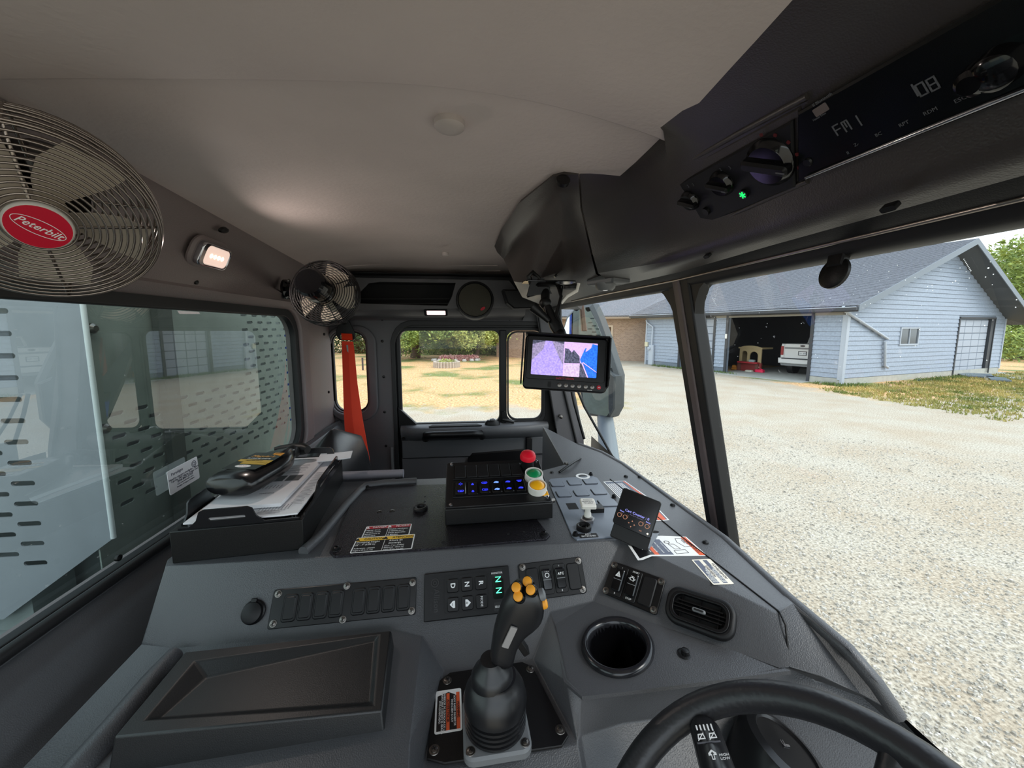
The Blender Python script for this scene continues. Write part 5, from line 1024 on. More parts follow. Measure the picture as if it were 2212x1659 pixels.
# ---- monitor hung from the console end
mn = thing('camera_monitor', 'black rear camera monitor showing a split gravel and blue truck view', 'monitor', AT(1215, 780, .86))
f, w, hh = quadfr(AT(1128, 838, .860), AT(1310, 850, .850), AT(1131, 722, .872))
prism('monitor_body', f, rr(0, 0, w, hh, .010), -.024, 0, PLA, mn, c=.003)
plate('monitor_bezel', f, rr(.006, .022, w-.006, hh-.003, .006), [rr(.017, .032, w-.024, hh-.012, .002)], 0, .004, PLA, mn, bev=.001)
sx0, sx1, sy0, sy1 = .017, w-.024, .032, hh-.012; sw_, sh_ = sx1-sx0, sy1-sy0; g = f.at(sx0, sy0, 0)
def EM(nm, c, e=.75): return mat(nm, c, .5, emit=e, var=.0)
def vid(nm, c, c2, e=.7):
    if nm in MATS: return MATS[nm]
    m = mat(nm, c, .5, col2=c2, vscale=260); N = m.node_tree.nodes; L = m.node_tree.links; b = N['Principled BSDF']; r = [x for x in N if x.type == 'VALTORGB'][0]
    L.new(r.outputs[0], b.inputs['Emission Color']); b.inputs['Emission Strength'].default_value = e; b.inputs['Roughness'].default_value = .4; return m
def pic(nm, pts, m, n=.0010): prism('video_'+nm, g, [(x*sw_, y*sh_) for x, y in pts] if area2(pts) > 0 else [(x*sw_, y*sh_) for x, y in pts][::-1], n, n+.0002, m, mn)
LAV = vid('video_lavender', (150, 130, 205), (185, 165, 235)); GRD = vid('video_grey', (120, 112, 145), (165, 150, 185)); VDK = vid('video_dark', (40, 44, 60), (95, 95, 120)); SKY = vid('video_sky', (200, 165, 225), (215, 185, 235)); BL = vid('video_blue', (25, 90, 200), (45, 125, 235)); VGR = vid('video_graveltone', (185, 160, 195), (215, 195, 220))
pic('ground', [(0, 0), (.49, 0), (.49, 1), (0, 1)], GRD, .0006); pic('road', [(0, 0), (.49, 0), (.49, .28), (.36, .75), (.30, 1), (.20, 1), (.17, .75), (0, .4)], LAV, .001); pic('trees', [(0, .88), (.16, .97), (.2, 1), (0, 1)], VDK, .0012); pic('trees', [(.33, 1), (.49, .93), (.49, 1)], VDK, .0012)
pic('sky', [(.5, 0), (1, 0), (1, 1), (.5, 1)], SKY, .0006); pic('trees', [(.5, .38), (.74, .40), (.73, .6), (.69, .68), (.64, .78), (.61, .70), (.56, .80), (.5, .82)], VDK, .001); pic('ground', [(.5, 0), (.74, 0), (.74, .36), (.5, .37)], VGR, .001)
pic('truck', [(.74, 0), (.80, 0), (.84, .2), (.80, .42), (.74, .4)], VDK, .0012); pic('truck_side', [(.82, 0), (1, 0), (1, .95), (.92, .98), (.90, .86), (.84, .76), (.78, .7), (.74, .5), (.76, .42)], BL, .0012); pic('truck_rail', [(.86, .0), (.88, 0), (.78, .42), (.76, .42)], SKY, .0014); pic('truck_shadow', [(.80, 0), (.86, 0), (.79, .36), (.77, .40)], VDK, .0013); pic('truck_rail', [(.78, .42), (1, .16), (1, .18), (.79, .44)], SKY, .0014)
pic('truck_arm', [(.74, .52), (.76, .58), (.80, .80), (.82, .86), (.83, .84), (.80, .62), (.76, .5)], BL, .0014); pic('divider', [(.488, 0), (.502, 0), (.502, 1), (.488, 1)], SKY, .0013)
text('SAFETY VISION', f.at(w*.5, .0265, .0042), 0, 0, .006, DRED, mn, 'CENTER')
for k in range(7): b_ = lathe('monitor_button', f.at(w*.44+k*.0145, .012, 0), [(.0048, 0), (.0045, .0015), (.003, .002)], STEEL if k < 6 else DRED, mn, 16); prism('button_mark', f.at(w*.44+k*.0145, .012, .002), rr(-.0018, -.0004, .0018, .0004, .0002), 0, .0003, PRINT if k == 6 else INK, b_)
text('VOLUME', f.at(w*.80, .0045, .0003), 0, 0, .0028, PRINT, mn, 'CENTER'); prism('sensor_window', f, rr(w*.30, .006, w*.34, .018, .002), 0, .0006, DARK, mn)
# sun hood
prism('hood_top', f, [(0, hh-.001), (w, hh-.001), (w, hh+.003), (.0, hh+.003)], -.02, .018, PLA, mn, c=.001)
for x, s_ in ((-.004, -1), (w+.001, 1)): mesh('hood_side', *prism_data(Fr(f.p(x, 0, 0), f.N, f.V), [(-.015, .01), (.006, .015), (.018, .035), (.018, hh), (-.015, hh)], -.0015, .0015), PLA, mn)
tp0 = f.p(w*.42, hh+.002, -.010)
mk = thing('monitor_bracket', 'black ball-jointed bracket arm between monitor and console end', 'bracket', tp0)
j1 = AT(1178, 655, .90); j0 = AT(1178, 618, .93)
tube('arm_link', [tp0, tp0.lerp(j1, .3), tp0.lerp(j1, .5), j1], [.010, .014, .012, .010], BLACK, mk, 12)
for p, r in ((tp0+V((0, 0, .004)), .013), (j1, .014)): lathe('ball_joint', Fr(p-V((0, 0, r)), (1, 0, 0), (0, 1, 0)), [(r*sin(pi*k/10)+.0005, r*(1-cos(pi*k/10))) for k in range(11)], BLACK, mk, 16)
tube('arm_link', [j1, j0], [.010, .012], BLACK, mk, 12); tube('clamp_knob', [tp0.lerp(j1, .45)+V((-.012, -.01, 0)), tp0.lerp(j1, .75)+V((-.04, -.012, .01))], [.006, .012], BLACK, mk, 10)
lathe('mount_disc', Fr(j0+V((0, 0, -.004)), (1, 0, 0), (0, 1, 0)), [(.03, 0), (.034, .004), (.03, .010)], BLACK, mk, 28)
prism('mount_plate', Fr(j0+V((0, 0, .008)), (1, 0, 0), (0, 1, 0)), rr(-.055, -.03, .07, .03, .01), 0, .003, GLOSS, mk, c=.001)
k0, k1 = AT(1150, 592, .93), AT(1140, 640, .93)
tube('mount_fork', [AT(1175, 628, .93), AT(1143, 640, .92), AT(1165, 600, .91), AT(1150, 588, .90), AT(1142, 596, .90), AT(1150, 620, .92)], .006, BLACK, mk, 8)
mesh('mount_web', *prism_data(Fr(AT(1137, 640, .92), V((1, 0, .1)), V((.3, 0, 1))), [(0, 0), (.06, .0), (.045, .035), (.02, .05)], 0, .012), BLACK, mk)
for k in range(3): tube('cable', [j0+V((.01+k*.006, 0, .006)), AT(1205+k*5, 618, .91), AT(1212, 640, .9), AT(1203-k*2, 680, .88), f.p(w*.5, hh, -.014)], .0022 if k else .004, BLACK, mk, 8)
tube('cable', [AT(1250, 612, .9), AT(1246, 628, .9), AT(1225, 640, .9), AT(1212, 655, .9)], .004, WHITE, mk, 8)
# suction mount on the screen
sm = thing('suction_mount', 'round black mount hanging on the windscreen below the header', 'mount', PX(1802, 590, .47))
p = PX(1802, 590, .474); g = Fr(p, (0, -1, 0), (.2, 0, 1)); lathe('mount_pad', g, [(.0205, -.002), (.0205, .002), (.018, .004), (0, .0045)], BLACK, sm, 32); prism('mount_neck', g, [(-.011, .008), (.012, .008), (.013, .034), (-.012, .034)], -.004, .006, BLACK, sm, c=.002)
# rear window sticker
f, w, hh = quadfr(PX(365, 1071, -.700), PX(429, 1032, -.700), PX(363, 1017, -.700))
sk2 = thing('window_sticker', 'white rectangular phone line sticker on the rear window glass', 'sticker', f.p(w/2, hh/2))
prism('sticker_sheet', f, rr(0, 0, w, hh, .004), .002, .003, PAPER, sk2); g = f.at(0, 0, .0031)
SI = mat('sticker_ink', (58, 60, 84), .6)
text('Paradigm', g, .010, hh*.80, .010, SI, sk2); 
for k, (s, z_) in enumerate((('Need to report a workplace injury?', .0066), ('Call the 24/7 Nurse Triage Line', .0066), ('844-847-3709', .0085), ('to be connected with a nurse', .0042), ('Paradigm Workplace Wellness', .0044))): text(s, g, w/2+.002, hh*(.60-.105*k), z_*1.05, SI, sk2, 'CENTER')
plate('sticker_logo', g.at(w-.014, hh-.014), circ(.008, 20), [circ(.0066, 20)], 0, .0003, SI, sk2); plate('sticker_logo', g.at(w-.014, hh-.014), circ(.0045, 16), [circ(.003, 16)], 0, .0003, SI, sk2)

# ================================================================ FANS
def fan(name, label, M, R, wire, badge=True, mount=None, nring=13):
    "local frame: z is the axis toward the air side, guard radius R"
    t = bpy.data.objects.new(name, None); COL.objects.link(t); t.matrix_world = M; WM[t.name] = Matrix(); tag(t, label, 'fan')
    L = Fr((0, 0, 0), (1, 0, 0), (0, 1, 0)); WIRE = mat('wire_chrome', (150, 140, 132), .25, .9) if wire else mat('wire_black', (26, 24, 26), .35, .3)
    def ring(r, z, rr_=.0013): mesh('guard_ring', *tube_data([V((r*cos(2*pi*k/56), r*sin(2*pi*k/56), z)) for k in range(56)], rr_, 6, True), WIRE, t, 180)
    r0 = .030
    for i in range(nring): q = i/(nring-1); r = r0+(R*.95-r0)*q; ring(r, .034-.012*q*q)
    for i in range(6): q = i/5; ring(R*(.97+.03*sin(pi*q)), .020-.050*q, .0015)
    for i in range(nring-4): q = i/(nring-5); r = R*.95-(R*.95-.045)*q; ring(r, -.034-.006*q)
    for k in range(4):
        a = pi/4+k*pi/2+.35; c, s = cos(a), sin(a)
        tube('guard_spoke', [V((r*c, r*s, z)) for r, z in ((.030, .0325), (R*.6, .0275), (R*.95, .0195), (R*1.0, -.005), (R*.97, -.032), (R*.6, -.0375), (.045, -.0415))], .0018, WIRE, t, 6)
    BLD = mat('fan_blade', (196, 184, 168), .5)
    for k in range(5 if badge else 5):
        a = k*2*pi/5+.5; vs = []; 
        for u, v0, v1, dz in ((.018, -.010, .012, .010), (.04, -.022, .024, .014), (.065, -.034, .030, .015), (R*.86, -.040, .022, .012)):
            for v, z in ((v0, -dz), (v1, dz)):
                for th in (0, .0015): vs.append(V((u*cos(a)-v*sin(a), u*sin(a)+v*cos(a), z*.9+th)))
        fs = []
        for i in range(3): b = i*4; fs += [(b, b+4, b+6, b+2), (b+1, b+3, b+7, b+5), (b, b+1, b+5, b+4), (b+2, b+6, b+7, b+3)]
        fs += [(0, 2, 3, 1), (12, 13, 15, 14)]; mesh('fan_blade', vs, fs, BLD, t, 60)
    lathe('blade_hub', L, [(.022, -.014), (.022, .010), (.018, .014), (0, .015)], BLD, t, 24)
    lathe('motor', L, [(.034, -.125), (.040, -.118), (.040, -.060), (.042, -.058), (.042, -.042), (.030, -.036)], GLOSS, t, 32)
    if badge:
        lathe('badge', L, [(.0275, .031), (.0275, .036), (.026, .038)], WHITE, t, 40); b = prism('badge_face', L, circ(.0255, 40), .038, .0386, mat('badge_red', (200, 16, 48), .35), t)
        g = L.at(0, 0, .0388).rot(radians(mount)); plate('badge_oval', g, [(x*1.0, y*.42) for x, y in circ(.022, 40)], [[(x*1.0, y*.40) for x, y in circ(.0214, 40)]], 0, .0003, PRINT, b)
        text('Peterbilt', g, 0, 0, .0115, PRINT, b, 'CENTER', shear=.35, bold=.0001, sx=.93)
    else:
        lathe('badge', L, [(.033, .031), (.033, .036), (.031, .038)], MATTE, t, 40)
        f2 = Fr((0, 0, -.09), (0, 0, 1), (1, 0, 0)); 
        for a0, a1, z0, z1, m in ((3.0, 4.3, -.088, -.060, mat('motor_label', (205, 202, 196), .4)), (4.9, 5.4, -.105, -.068, mat('motor_tag', (150, 120, 70), .5))):
            vs = []; n = 8
            for i in range(n+1): a = a0+(a1-a0)*i/n; vs += [V((.0408*cos(a), .0408*sin(a), z0)), V((.0408*cos(a), .0408*sin(a), z1))]
            lb = mesh('motor_label', vs, [(2*i, 2*i+2, 2*i+3, 2*i+1) for i in range(n)], m, t)
    return t
def lookM(pos, z, x=V((1, 0, 0))):
    z = V(z).normalized(); y = z.cross(x).normalized(); x = y.cross(z); return Matrix.Translation(pos) @ Matrix((x, y, z)).transposed().to_4x4()
c = V((-.492, .515, 2.433)); zf_ = V((.50, -.62, -.605)).normalized()
f1 = fan('cab_fan', 'large chrome-wire fan with round red badge at the near rear corner', lookM(c, zf_, RT) @ Matrix.Scale(.97, 4), .108, True, True, -62)
fmb = thing('fan_bracket', 'dark bracket holding the chrome-wire fan on the rear trim', 'bracket', (-.62, .45, 2.45))
m0 = c-zf_*.10; mw = V((-.625, m0.y+.02, 2.50))
tube('bracket_arm', [m0, m0.lerp(mw, .6)+V((0, 0, -.01)), mw], [.012, .010, .010], MATTE, fmb, 12); lathe('bracket_foot', Fr(mw-V((.012, 0, 0)), (0, 1, 0), (0, 0, 1)), [(.035, 0), (.035, .006), (.02, .014)], MATTE, fmb, 24)
gc, mc = AT(706, 636, 1.16), AT(664, 606, 1.03); za = (gc-mc).normalized()
f2 = fan('cab_fan', 'small black-wire fan showing its motor, mounted above the rear window corner', lookM(gc, za, V((0, 0, 1))), .096, False, False, 0, 12)
fm2 = thing('fan_bracket', 'black swivel bracket holding the small fan by its motor', 'bracket', (-.6, 1.1, 2.4))
mw = PP(622, 625, (-.655, 0, 2.402), (1, 0, -.46)); mm = gc-za*.09
tube('bracket_arm', [mm+V((-.035, 0, 0)), mw.lerp(mm, .4), mw], [.014, .016, .012], BLACK, fm2, 12); lathe('bracket_foot', Fr(mw-V((.01, 0, 0)), (0, 1, 0), (0, 0, 1)), [(.034, 0), (.034, .008), (.024, .014), (.02, .024)], GLOSS, fm2, 24)
for dz in (-.028, .028): lathe('bracket_screw', Fr(mw+V((.008, -.01, dz)), (0, 1, 0), (0, 0, 1)), [(.007, 0), (.005, .005)], STEEL, fm2, 10)
# ================================================================ TRUCK OUTSIDE THE CAB
ALU = mat('brushed_aluminium', (134, 138, 145), .5, .15, var=.05, vscale=9, bump=.1, bscale=300); ALD = mat('grey_green_guard', (128, 136, 130), .55, .2, var=.08, vscale=12)
def slots(x0, x1, z0, z1, dx, dz, L, h, skip=None):
    H = []; j = 0; z = z0
    while z < z1:
        x = x0+(dx/2 if j % 2 else 0)
        while x < x1:
            if not (skip and skip(x, z)): H.append(rr(x-L/2, z-h/2, x+L/2, z+h/2, h/2, 3))
            x += dx
        z += dz; j += 1
    return H
ga = thing('slotted_guard', 'pale aluminium guard plate with rows of slots behind the rear window', 'guard plate', (-1.5, 1.12, 1.6))
FGa = Fr((-1.0, 1.12, 0), (-1, 0, 0), (0, 0, 1)); FGa = Fr((-2.6, 1.12, 0), (1, 0, 0), (0, 0, 1))
plate('guard_sheet', FGa, [(0, 1.50), (1.30, 1.50), (1.60, 1.72), (1.60, 2.60), (0, 2.60)], slots(.10, 1.46, 1.66, 2.55, .13, .0285, .058, .014), 0, .004, ALU, ga)
tube('guard_edge', [FGa.p(1.60, 1.72, .002), FGa.p(1.60, 2.6, .002)], .006, mat('edge_white', (214, 218, 220), .5), ga, 8)
gb = thing('slotted_guard', 'shaded grey-green slotted guard plate right behind the rear glass', 'guard plate', (-1.05, 1.6, 1.6))
FGb = Fr((-1.04, 0, 0), (0, 1, 0), (0, 0, 1))
plate('guard_sheet', FGb, [(1.12, 1.2), (2.55, 1.2), (2.55, 2.7), (1.12, 2.7)], slots(1.22, 2.45, 1.78, 2.06, .088, .034, .048, .013)+slots(1.35, 2.45, 2.41, 2.47, .088, .034, .048, .013)+slots(1.9, 2.45, 2.09, 2.38, .088, .034, .048, .013), -.004, 0, ALD, gb)
prism('guard_post', Fr((-1.03, 1.40, 1.2), (0, 1, 0), (0, 0, 1)), [(-.03, 0), (.03, 0), (.03, 1.5), (-.03, 1.5)], 0, .02, mat('guard_post', (70, 74, 70), .6), gb)
for y, z in ((1.17, 2.30), (1.17, 2.02)): lathe('guard_bolt', Fr((-1.035, y, z), (0, 1, 0), (0, 0, 1)), [(.014, 0), (.014, .008), (.008, .014)], STEEL, gb, 12)
bd = thing('truck_body', 'dark steel refuse body of the truck behind the slotted guards', 'truck body', (-2, 1, 1))
mb = MB(); mb.box((-3.2, 1.3, .9), (-1.2, 2.62, 2.9)); mb.box((-3.2, 1.14, .9), (-1.25, 1.26, 1.66)); mb.box((-3.2, -.5, .9), (-.75, 2.2, 1.45)); mb.done('body_shell', mat('body_steel', (120, 128, 128), .6, var=.1), bd)
# mirror, wipers
BLUEP = mat('blue_truck_paint', (18, 70, 190), .25, coat=.6)
prism('body_side', Fr((-6, 2.65, 0), (1, 0, 0), (0, 0, 1)), [(0, .9), (4.8, .9), (4.8, 2.8), (0, 2.8)], -.01, .015, BLUEP, bd); prism('body_side', Fr((-6, -.61, 0), (1, 0, 0), (0, 0, 1)), [(0, .5), (3.0, .5), (3.0, 1.4), (0, 1.4)], 0, .01, BLUEP, bd)
mesh('cab_skin', *hexa([V((-.75, 2.06, .9)), V((.55, 2.06, .9)), V((.55, 2.08, .9)), V((-.75, 2.08, .9)), V((-.75, 2.06, 1.74)), V((.55, 2.06, 1.74)), V((.55, 2.08, 1.74)), V((-.75, 2.08, 1.74))]), BLUEP, bd)
mi = thing('side_mirror', 'grey truck side mirror beyond the windscreen, seen behind the monitor', 'mirror', AT(1300, 840, 2.5))
M0 = AT(1295, 870, 2.5); MN = V((-.80, -.60, .0)).normalized()
MF = Fr(M0, V((0, 0, 1)).cross(MN), V((0, 0, 1)))
def mp_(pts): P = [((PP(x, y, M0, MN)-M0).dot(MF.U), (PP(x, y, M0, MN)-M0).dot(MF.V)) for x, y in pts]; return P if area2(P) > 0 else P[::-1]
MGR = mat('mirror_grey', (52, 58, 60), .5); MG = mat('mirror_glass', (205, 210, 208), .02, 1)
prism('mirror_housing', MF, mp_([(1212, 712), (1220, 684), (1240, 662), (1276, 656), (1292, 690), (1310, 740), (1326, 790), (1333, 812), (1331, 882), (1320, 903), (1268, 899), (1258, 880), (1240, 820)]), -.09, -.004, MGR, mi, c=.02)
prism('mirror_glass', MF, mp_([(1218, 712), (1226, 688), (1244, 668), (1272, 663), (1288, 696), (1306, 742), (1321, 795), (1262, 800)]), -.006, 0, MG, mi)
prism('mirror_glass', MF, mp_([(1256, 830), (1314, 836), (1320, 858), (1318, 890), (1310, 899), (1268, 892), (1262, 880)]), -.006, 0, MG, mi)
prism('mirror_hood', MF, mp_([(1318, 800), (1334, 812), (1332, 882), (1322, 900), (1318, 880)]), -.06, .03, MGR, mi, c=.008)
tube('mirror_post', [AT(1306, 893, 2.55), AT(1312, 950, 2.52), AT(1322, 1060, 2.4)], [.050, .060, .075], mat('mirror_post', (120, 130, 136), .45), mi, 12)
tube('mirror_arm', [AT(1318, 1010, 2.45), AT(1290, 1150, 2.2), V((.62, 2.12, 1.35)), V((.56, 2.07, 1.3))], .04, BLACK, mi, 10)
tube('mirror_arm', [AT(1246, 666, 2.5), AT(1215, 640, 2.35), V((.50, 2.1, 2.55))], .02, BLACK, mi, 10)
prism('wedge_arm', Fr(AT(1256, 690, 2.3), RT, V((0, 0, 1))), [(-.010, .08), (.012, .09), (.035, -.07), (.005, -.07)], -.03, .01, mat('arm_brown', (84, 62, 48), .5), mi, c=.005)
for i, L_ in enumerate(([(1232, 832), (1240, 870), (1262, 948)], [(1243, 832), (1262, 878), (1300, 945), (1322, 985)])):
    wp = thing('windscreen_wiper', ('short straight wiper blade outside the windscreen beside the pillar', 'longer bent wiper arm crossing in front of the side mirror')[i], 'wiper', AT(*L_[0], 1.9)); tube('wiper_arm', [AT(x, y, 1.9) for x, y in L_], .007 if i == 0 else .006, PLA, wp, 8)
# ================================================================ GROUND
def groundmat():
    m = bpy.data.materials.new('gravel_ground'); m.use_nodes = True; N = m.node_tree.nodes; L = m.node_tree.links; b = N['Principled BSDF']; b.inputs['Roughness'].default_value = .9
    g = N.new('ShaderNodeNewGeometry')
    def noise(s, d=4, dist=0): n = N.new('ShaderNodeTexNoise'); n.inputs['Scale'].default_value = s; n.inputs['Detail'].default_value = d; L.new(g.outputs['Position'], n.inputs['Vector']); return n.outputs['Fac']
    def ramp(i, stops): r = N.new('ShaderNodeValToRGB'); r.color_ramp.elements[0].position = stops[0][0]; r.color_ramp.elements[0].color = (*lin(stops[0][1]), 1); r.color_ramp.elements[1].position = stops[-1][0]; r.color_ramp.elements[1].color = (*lin(stops[-1][1]), 1); [setattr(r.color_ramp.elements.new(p), 'color', (*lin(c), 1)) for p, c in stops[1:-1]]; L.new(i, r.inputs[0]); return r.outputs[0]
    def mix(f, a, c): x = N.new('ShaderNodeMix'); x.data_type = 'RGBA'; L.new(f, x.inputs[0]); L.new(a, x.inputs[6]); L.new(c, x.inputs[7]); return x.outputs[2]
    def math_(op, a, b_=None, c=None):
        x = N.new('ShaderNodeMath'); x.operation = op
        for k, q in enumerate((a, b_, c)):
            if q is None: continue
            if isinstance(q, (int, float)): x.inputs[k].default_value = q
            else: L.new(q, x.inputs[k])
        return x.outputs[0]
    sxyz = N.new('ShaderNodeSeparateXYZ'); L.new(g.outputs['Position'], sxyz.inputs[0]); X, Y = sxyz.outputs[0], sxyz.outputs[1]
    vor = N.new('ShaderNodeTexVoronoi'); vor.inputs['Scale'].default_value = 26; L.new(g.outputs['Position'], vor.inputs['Vector'])
    n1 = noise(40, 5); grav = ramp(n1, [(.25, (112, 104, 90)), (.40, (162, 154, 139)), (.52, (190, 182, 167)), (.75, (222, 216, 204))])
    big = ramp(noise(.9, 4), [(.36, (206, 186, 156)), (.62, (224, 221, 212))]); mm = N.new('ShaderNodeMix'); mm.data_type = 'RGBA'; mm.blend_type = 'MULTIPLY'; mm.inputs[0].default_value = .55; L.new(grav, mm.inputs[6]); L.new(big, mm.inputs[7]); grav = mm.outputs[2]
    gn = noise(14, 6); dry = ramp(gn, [(.3, (140, 104, 64)), (.5, (206, 164, 112)), (.7, (230, 194, 150))]); green = ramp(noise(18, 6), [(.3, (66, 76, 34)), (.6, (128, 138, 70)), (.8, (176, 168, 96))])
    patch = ramp(noise(.35, 5), [(.50, (0, 0, 0)), (.62, (255, 255, 255))]); grass = mix(patch, dry, green)
    wob = math_('MULTIPLY', math_('SUBTRACT', noise(1.3, 6), .5), 3.2)
    # far lawn on the left of the view: beyond Y = 11 where X < 7; lawn by the gable: right of the corner
    a = math_('MULTIPLY', math_('ADD', math_('SUBTRACT', Y, 10.6), wob), 1.2); a2 = math_('MULTIPLY', math_('ADD', math_('SUBTRACT', 5.2, math_('MULTIPLY', Y, .02)), math_('SUBTRACT', wob, X)), .9)
    m1 = math_('MULTIPLY', math_('MINIMUM', math_('MAXIMUM', a, 0), 1), math_('MINIMUM', math_('MAXIMUM', a2, 0), 1))
    c1 = math_('ADD', math_('SUBTRACT', math_('SUBTRACT', Y, math_('MULTIPLY', X, .24)), 6.9), wob); c2 = math_('ADD', math_('SUBTRACT', X, 12.6), math_('MULTIPLY', wob, 1.0))
    m2 = math_('MULTIPLY', math_('MINIMUM', math_('MAXIMUM', c1, 0), 1), math_('MINIMUM', math_('MAXIMUM', c2, 0), 1))
    fac = math_('MULTIPLY', math_('MAXIMUM', m1, m2), math_('MINIMUM', math_('MAXIMUM', math_('MULTIPLY', math_('SUBTRACT', noise(5, 6), .30), 9), 0), 1))
    L.new(mix(fac, grav, grass), b.inputs['Base Color'])
    bu = N.new('ShaderNodeBump'); bu.inputs['Strength'].default_value = .9; bu.inputs['Distance'].default_value = .02; L.new(n1, bu.inputs['Height']); L.new(bu.outputs[0], b.inputs['Normal']); return m
GM = groundmat()
gro = struct(mesh('ground', [V((-80, -40, 0)), V((120, -40, 0)), V((120, 120, 0)), V((-80, 120, 0))], [(0, 1, 2, 3)], GM))
R = random.Random(3)
def scatter(name, n, fn, m, kind='stuff', par=None, label=None, cat=None):
    vs = []; fs = []
    for _ in range(n): fn(vs, fs)
    o = mesh(name, vs, fs, m, par, smooth=0); tag(o, label, cat, None, kind); return o
def stone(vs, fs):
    r = 1.0+7.5*R.random()**1.3; a = R.uniform(-.05, 1.45); x, y = .9+r*sin(a)*1.2, .3+r*cos(a)*1.1; s = R.uniform(.005, .017)*(1 if R.random() < .95 else 1.7); k = len(vs); t = R.random()*6
    for q in range(4): vs.append((x+s*cos(t+q*1.57)*R.uniform(.7, 1.2), y+s*sin(t+q*1.57)*R.uniform(.7, 1.2), 0.0))
    for q in range(4): vs.append((x+s*.6*cos(t+q*1.57+.3), y+s*.6*sin(t+q*1.57+.3), s*R.uniform(.5, .9)))
    fs += [(k+q, k+(q+1) % 4, k+4+(q+1) % 4, k+4+q) for q in range(4)]+[(k+4, k+5, k+6, k+7)]
scatter('gravel', 26000, stone, mat('gravel_stone', (132, 126, 114), .9, col2=(204, 198, 186), vscale=23), label='loose pale gravel stones over the yard in front of the truck', cat='gravel')
def blade(x0, x1, y0, y1, h):
    def fn(vs, fs):
        x, y = R.uniform(x0, x1), R.uniform(y0, y1)
        if y > 13.6+(x-14.9)*.268: return
        if y < 8.5+.26*(x-13)+R.gauss(0, .8): return
        for _ in range(5):
            k = len(vs); a = R.random()*6.3; l = h*R.uniform(.5, 1.3); dx, dy = .02*cos(a), .02*sin(a); u, v = x+R.gauss(0, .06), y+R.gauss(0, .06)
            vs.extend([(u-dx, v-dy, 0), (u+dx, v+dy, 0), (u+dy*3*R.random(), v+dx*3*R.random(), l)]); fs.append((k, k+1, k+2))
    return fn
scatter('grass', 9000, blade(13, 32, 8, 18, .09), mat('grass_blades', (104, 118, 52), .8, col2=(182, 164, 96), vscale=.8), label='short patchy green and dry grass along the garage gable', cat='grass')
def weeds(vs, fs):
    t = R.random()**1.0; t = t*.10 if R.random() < .3 else .46+.5*t; x, y = (14.9-3.7*t, 13.9+9.4*t) if R.random() < .5 else (14.9+10*t, 13.85+2.6*t); x += R.gauss(-.15, .12); y += R.gauss(-.2, .12)
    for _ in range(6):
        k = len(vs); a = R.random()*6.3; l = R.uniform(.05, .16); u, v = x+R.gauss(0, .06), y+R.gauss(0, .06)
        vs.extend([(u-.02*cos(a), v-.02*sin(a), 0), (u+.02*cos(a), v+.02*sin(a), 0), (u+.05*sin(a), v+.05*cos(a), l)]); fs.append((k, k+1, k+2))
scatter('weeds', 320, weeds, mat('weed_green', (92, 112, 52), .8), label='small weeds growing along the foot of the garage walls', cat='weeds')

# ================================================================ GARAGE
A = V((14.929, 14.085, 0)); B = V((27.62, 17.483, 0)); Lf = V((11.128, 23.706, 0)); g_ = (B-A).normalized(); l_ = (Lf-A).normalized(); Z = V((0, 0, 1))
ga_ = thing('garage', 'long pale blue-grey sided garage with dark shingle roof and open bay', 'garage', A)
SID = mat('siding_vinyl', (146, 157, 172), .5, var=.10, vscale=14); SIDB = mat('siding_back', (112, 122, 134), .6); ROOF = mat('roof_shingle', (104, 107, 114), .85, bump=.6, bscale=30, var=.22, vscale=14, dist=.01); TRW = mat('garage_trim_white', (168, 176, 186), .5); TRD = mat('garage_trim_dark', (52, 54, 58), .55)
CONC = mat('concrete', (168, 168, 160), .8, var=.08, vscale=5); BRN = mat('door_jamb_tan', (120, 108, 94), .6)
FG_ = Fr(A, g_, Z); FW2 = Fr(A, -l_, Z)    # gable face: n toward camera ; long wall: u runs back toward the corner
FWl = Fr(A+l_*11.0, -l_, Z); WL = 11.0      # u from far end (0) to corner (11)
GW = (B-A).length
apex = PV(2058, 540, A, B); au, av_ = (apex-A).dot(g_), apex.z
ce = 3.12; re_ = 2.80
sh_me = {}
def board(par, f, u0, u1, z, h=.19, name='siding_board'):
    if u1-u0 < .03: return
    vs = [f.p(u0, z, 0), f.p(u1, z, 0), f.p(u1, z+h, 0), f.p(u0, z+h, 0), f.p(u0, z, .034), f.p(u1, z, .034), f.p(u1, z+h*.97, .008), f.p(u0, z+h*.97, .008)]
    mesh(name, vs, hexa(vs)[1], SID, par, smooth=0)
dw0, dw1 = (PV(2058, 800, A, B)-A).dot(g_), (PV(2132, 800, A, B)-A).dot(g_); dwt = PV(2071, 688, A, B).z
HOLE = [(dw0, .01), (dw1, .01), (dw1, dwt), (dw0, dwt)]
wg_ = struct(plate('wall_gable', FG_, [(0, .0), (GW, 0), (GW, re_), (au, av_), (0, ce)], [HOLE], -.15, 0, SIDB)); 
gw0, gw1 = (PV(1942, 740, A, B)-A).dot(g_), (PV(1979, 740, A, B)-A).dot(g_); gz1, gz0 = PV(1945, 710, A, B).z, PV(1945, 743, A, B).z
def edge(z): # u range of the gable at height z
    u0 = 0 if z <= ce else (z-ce)/(av_-ce)*au; u1 = GW if z <= re_ else GW-(z-re_)/(av_-re_)*(GW-au); return u0, u1
z = .28
while z < av_-.2:
    u0, u1 = edge(z+.1); segs = [(u0+.02, u1-.02)]
    for a, b, z0, z1 in ((dw0-.1, dw1+.08, -1, dwt+.08), (gw0-.06, gw1+.06, gz0-.05, gz1+.05)):
        if z+.15 > z0 and z < z1: segs = [q for s in segs for q in ((s[0], min(s[1], a)), (max(s[0], b), s[1])) if q[1] > q[0]]
    for s in segs: board(wg_, FG_, s[0], s[1], z)
    z += .19
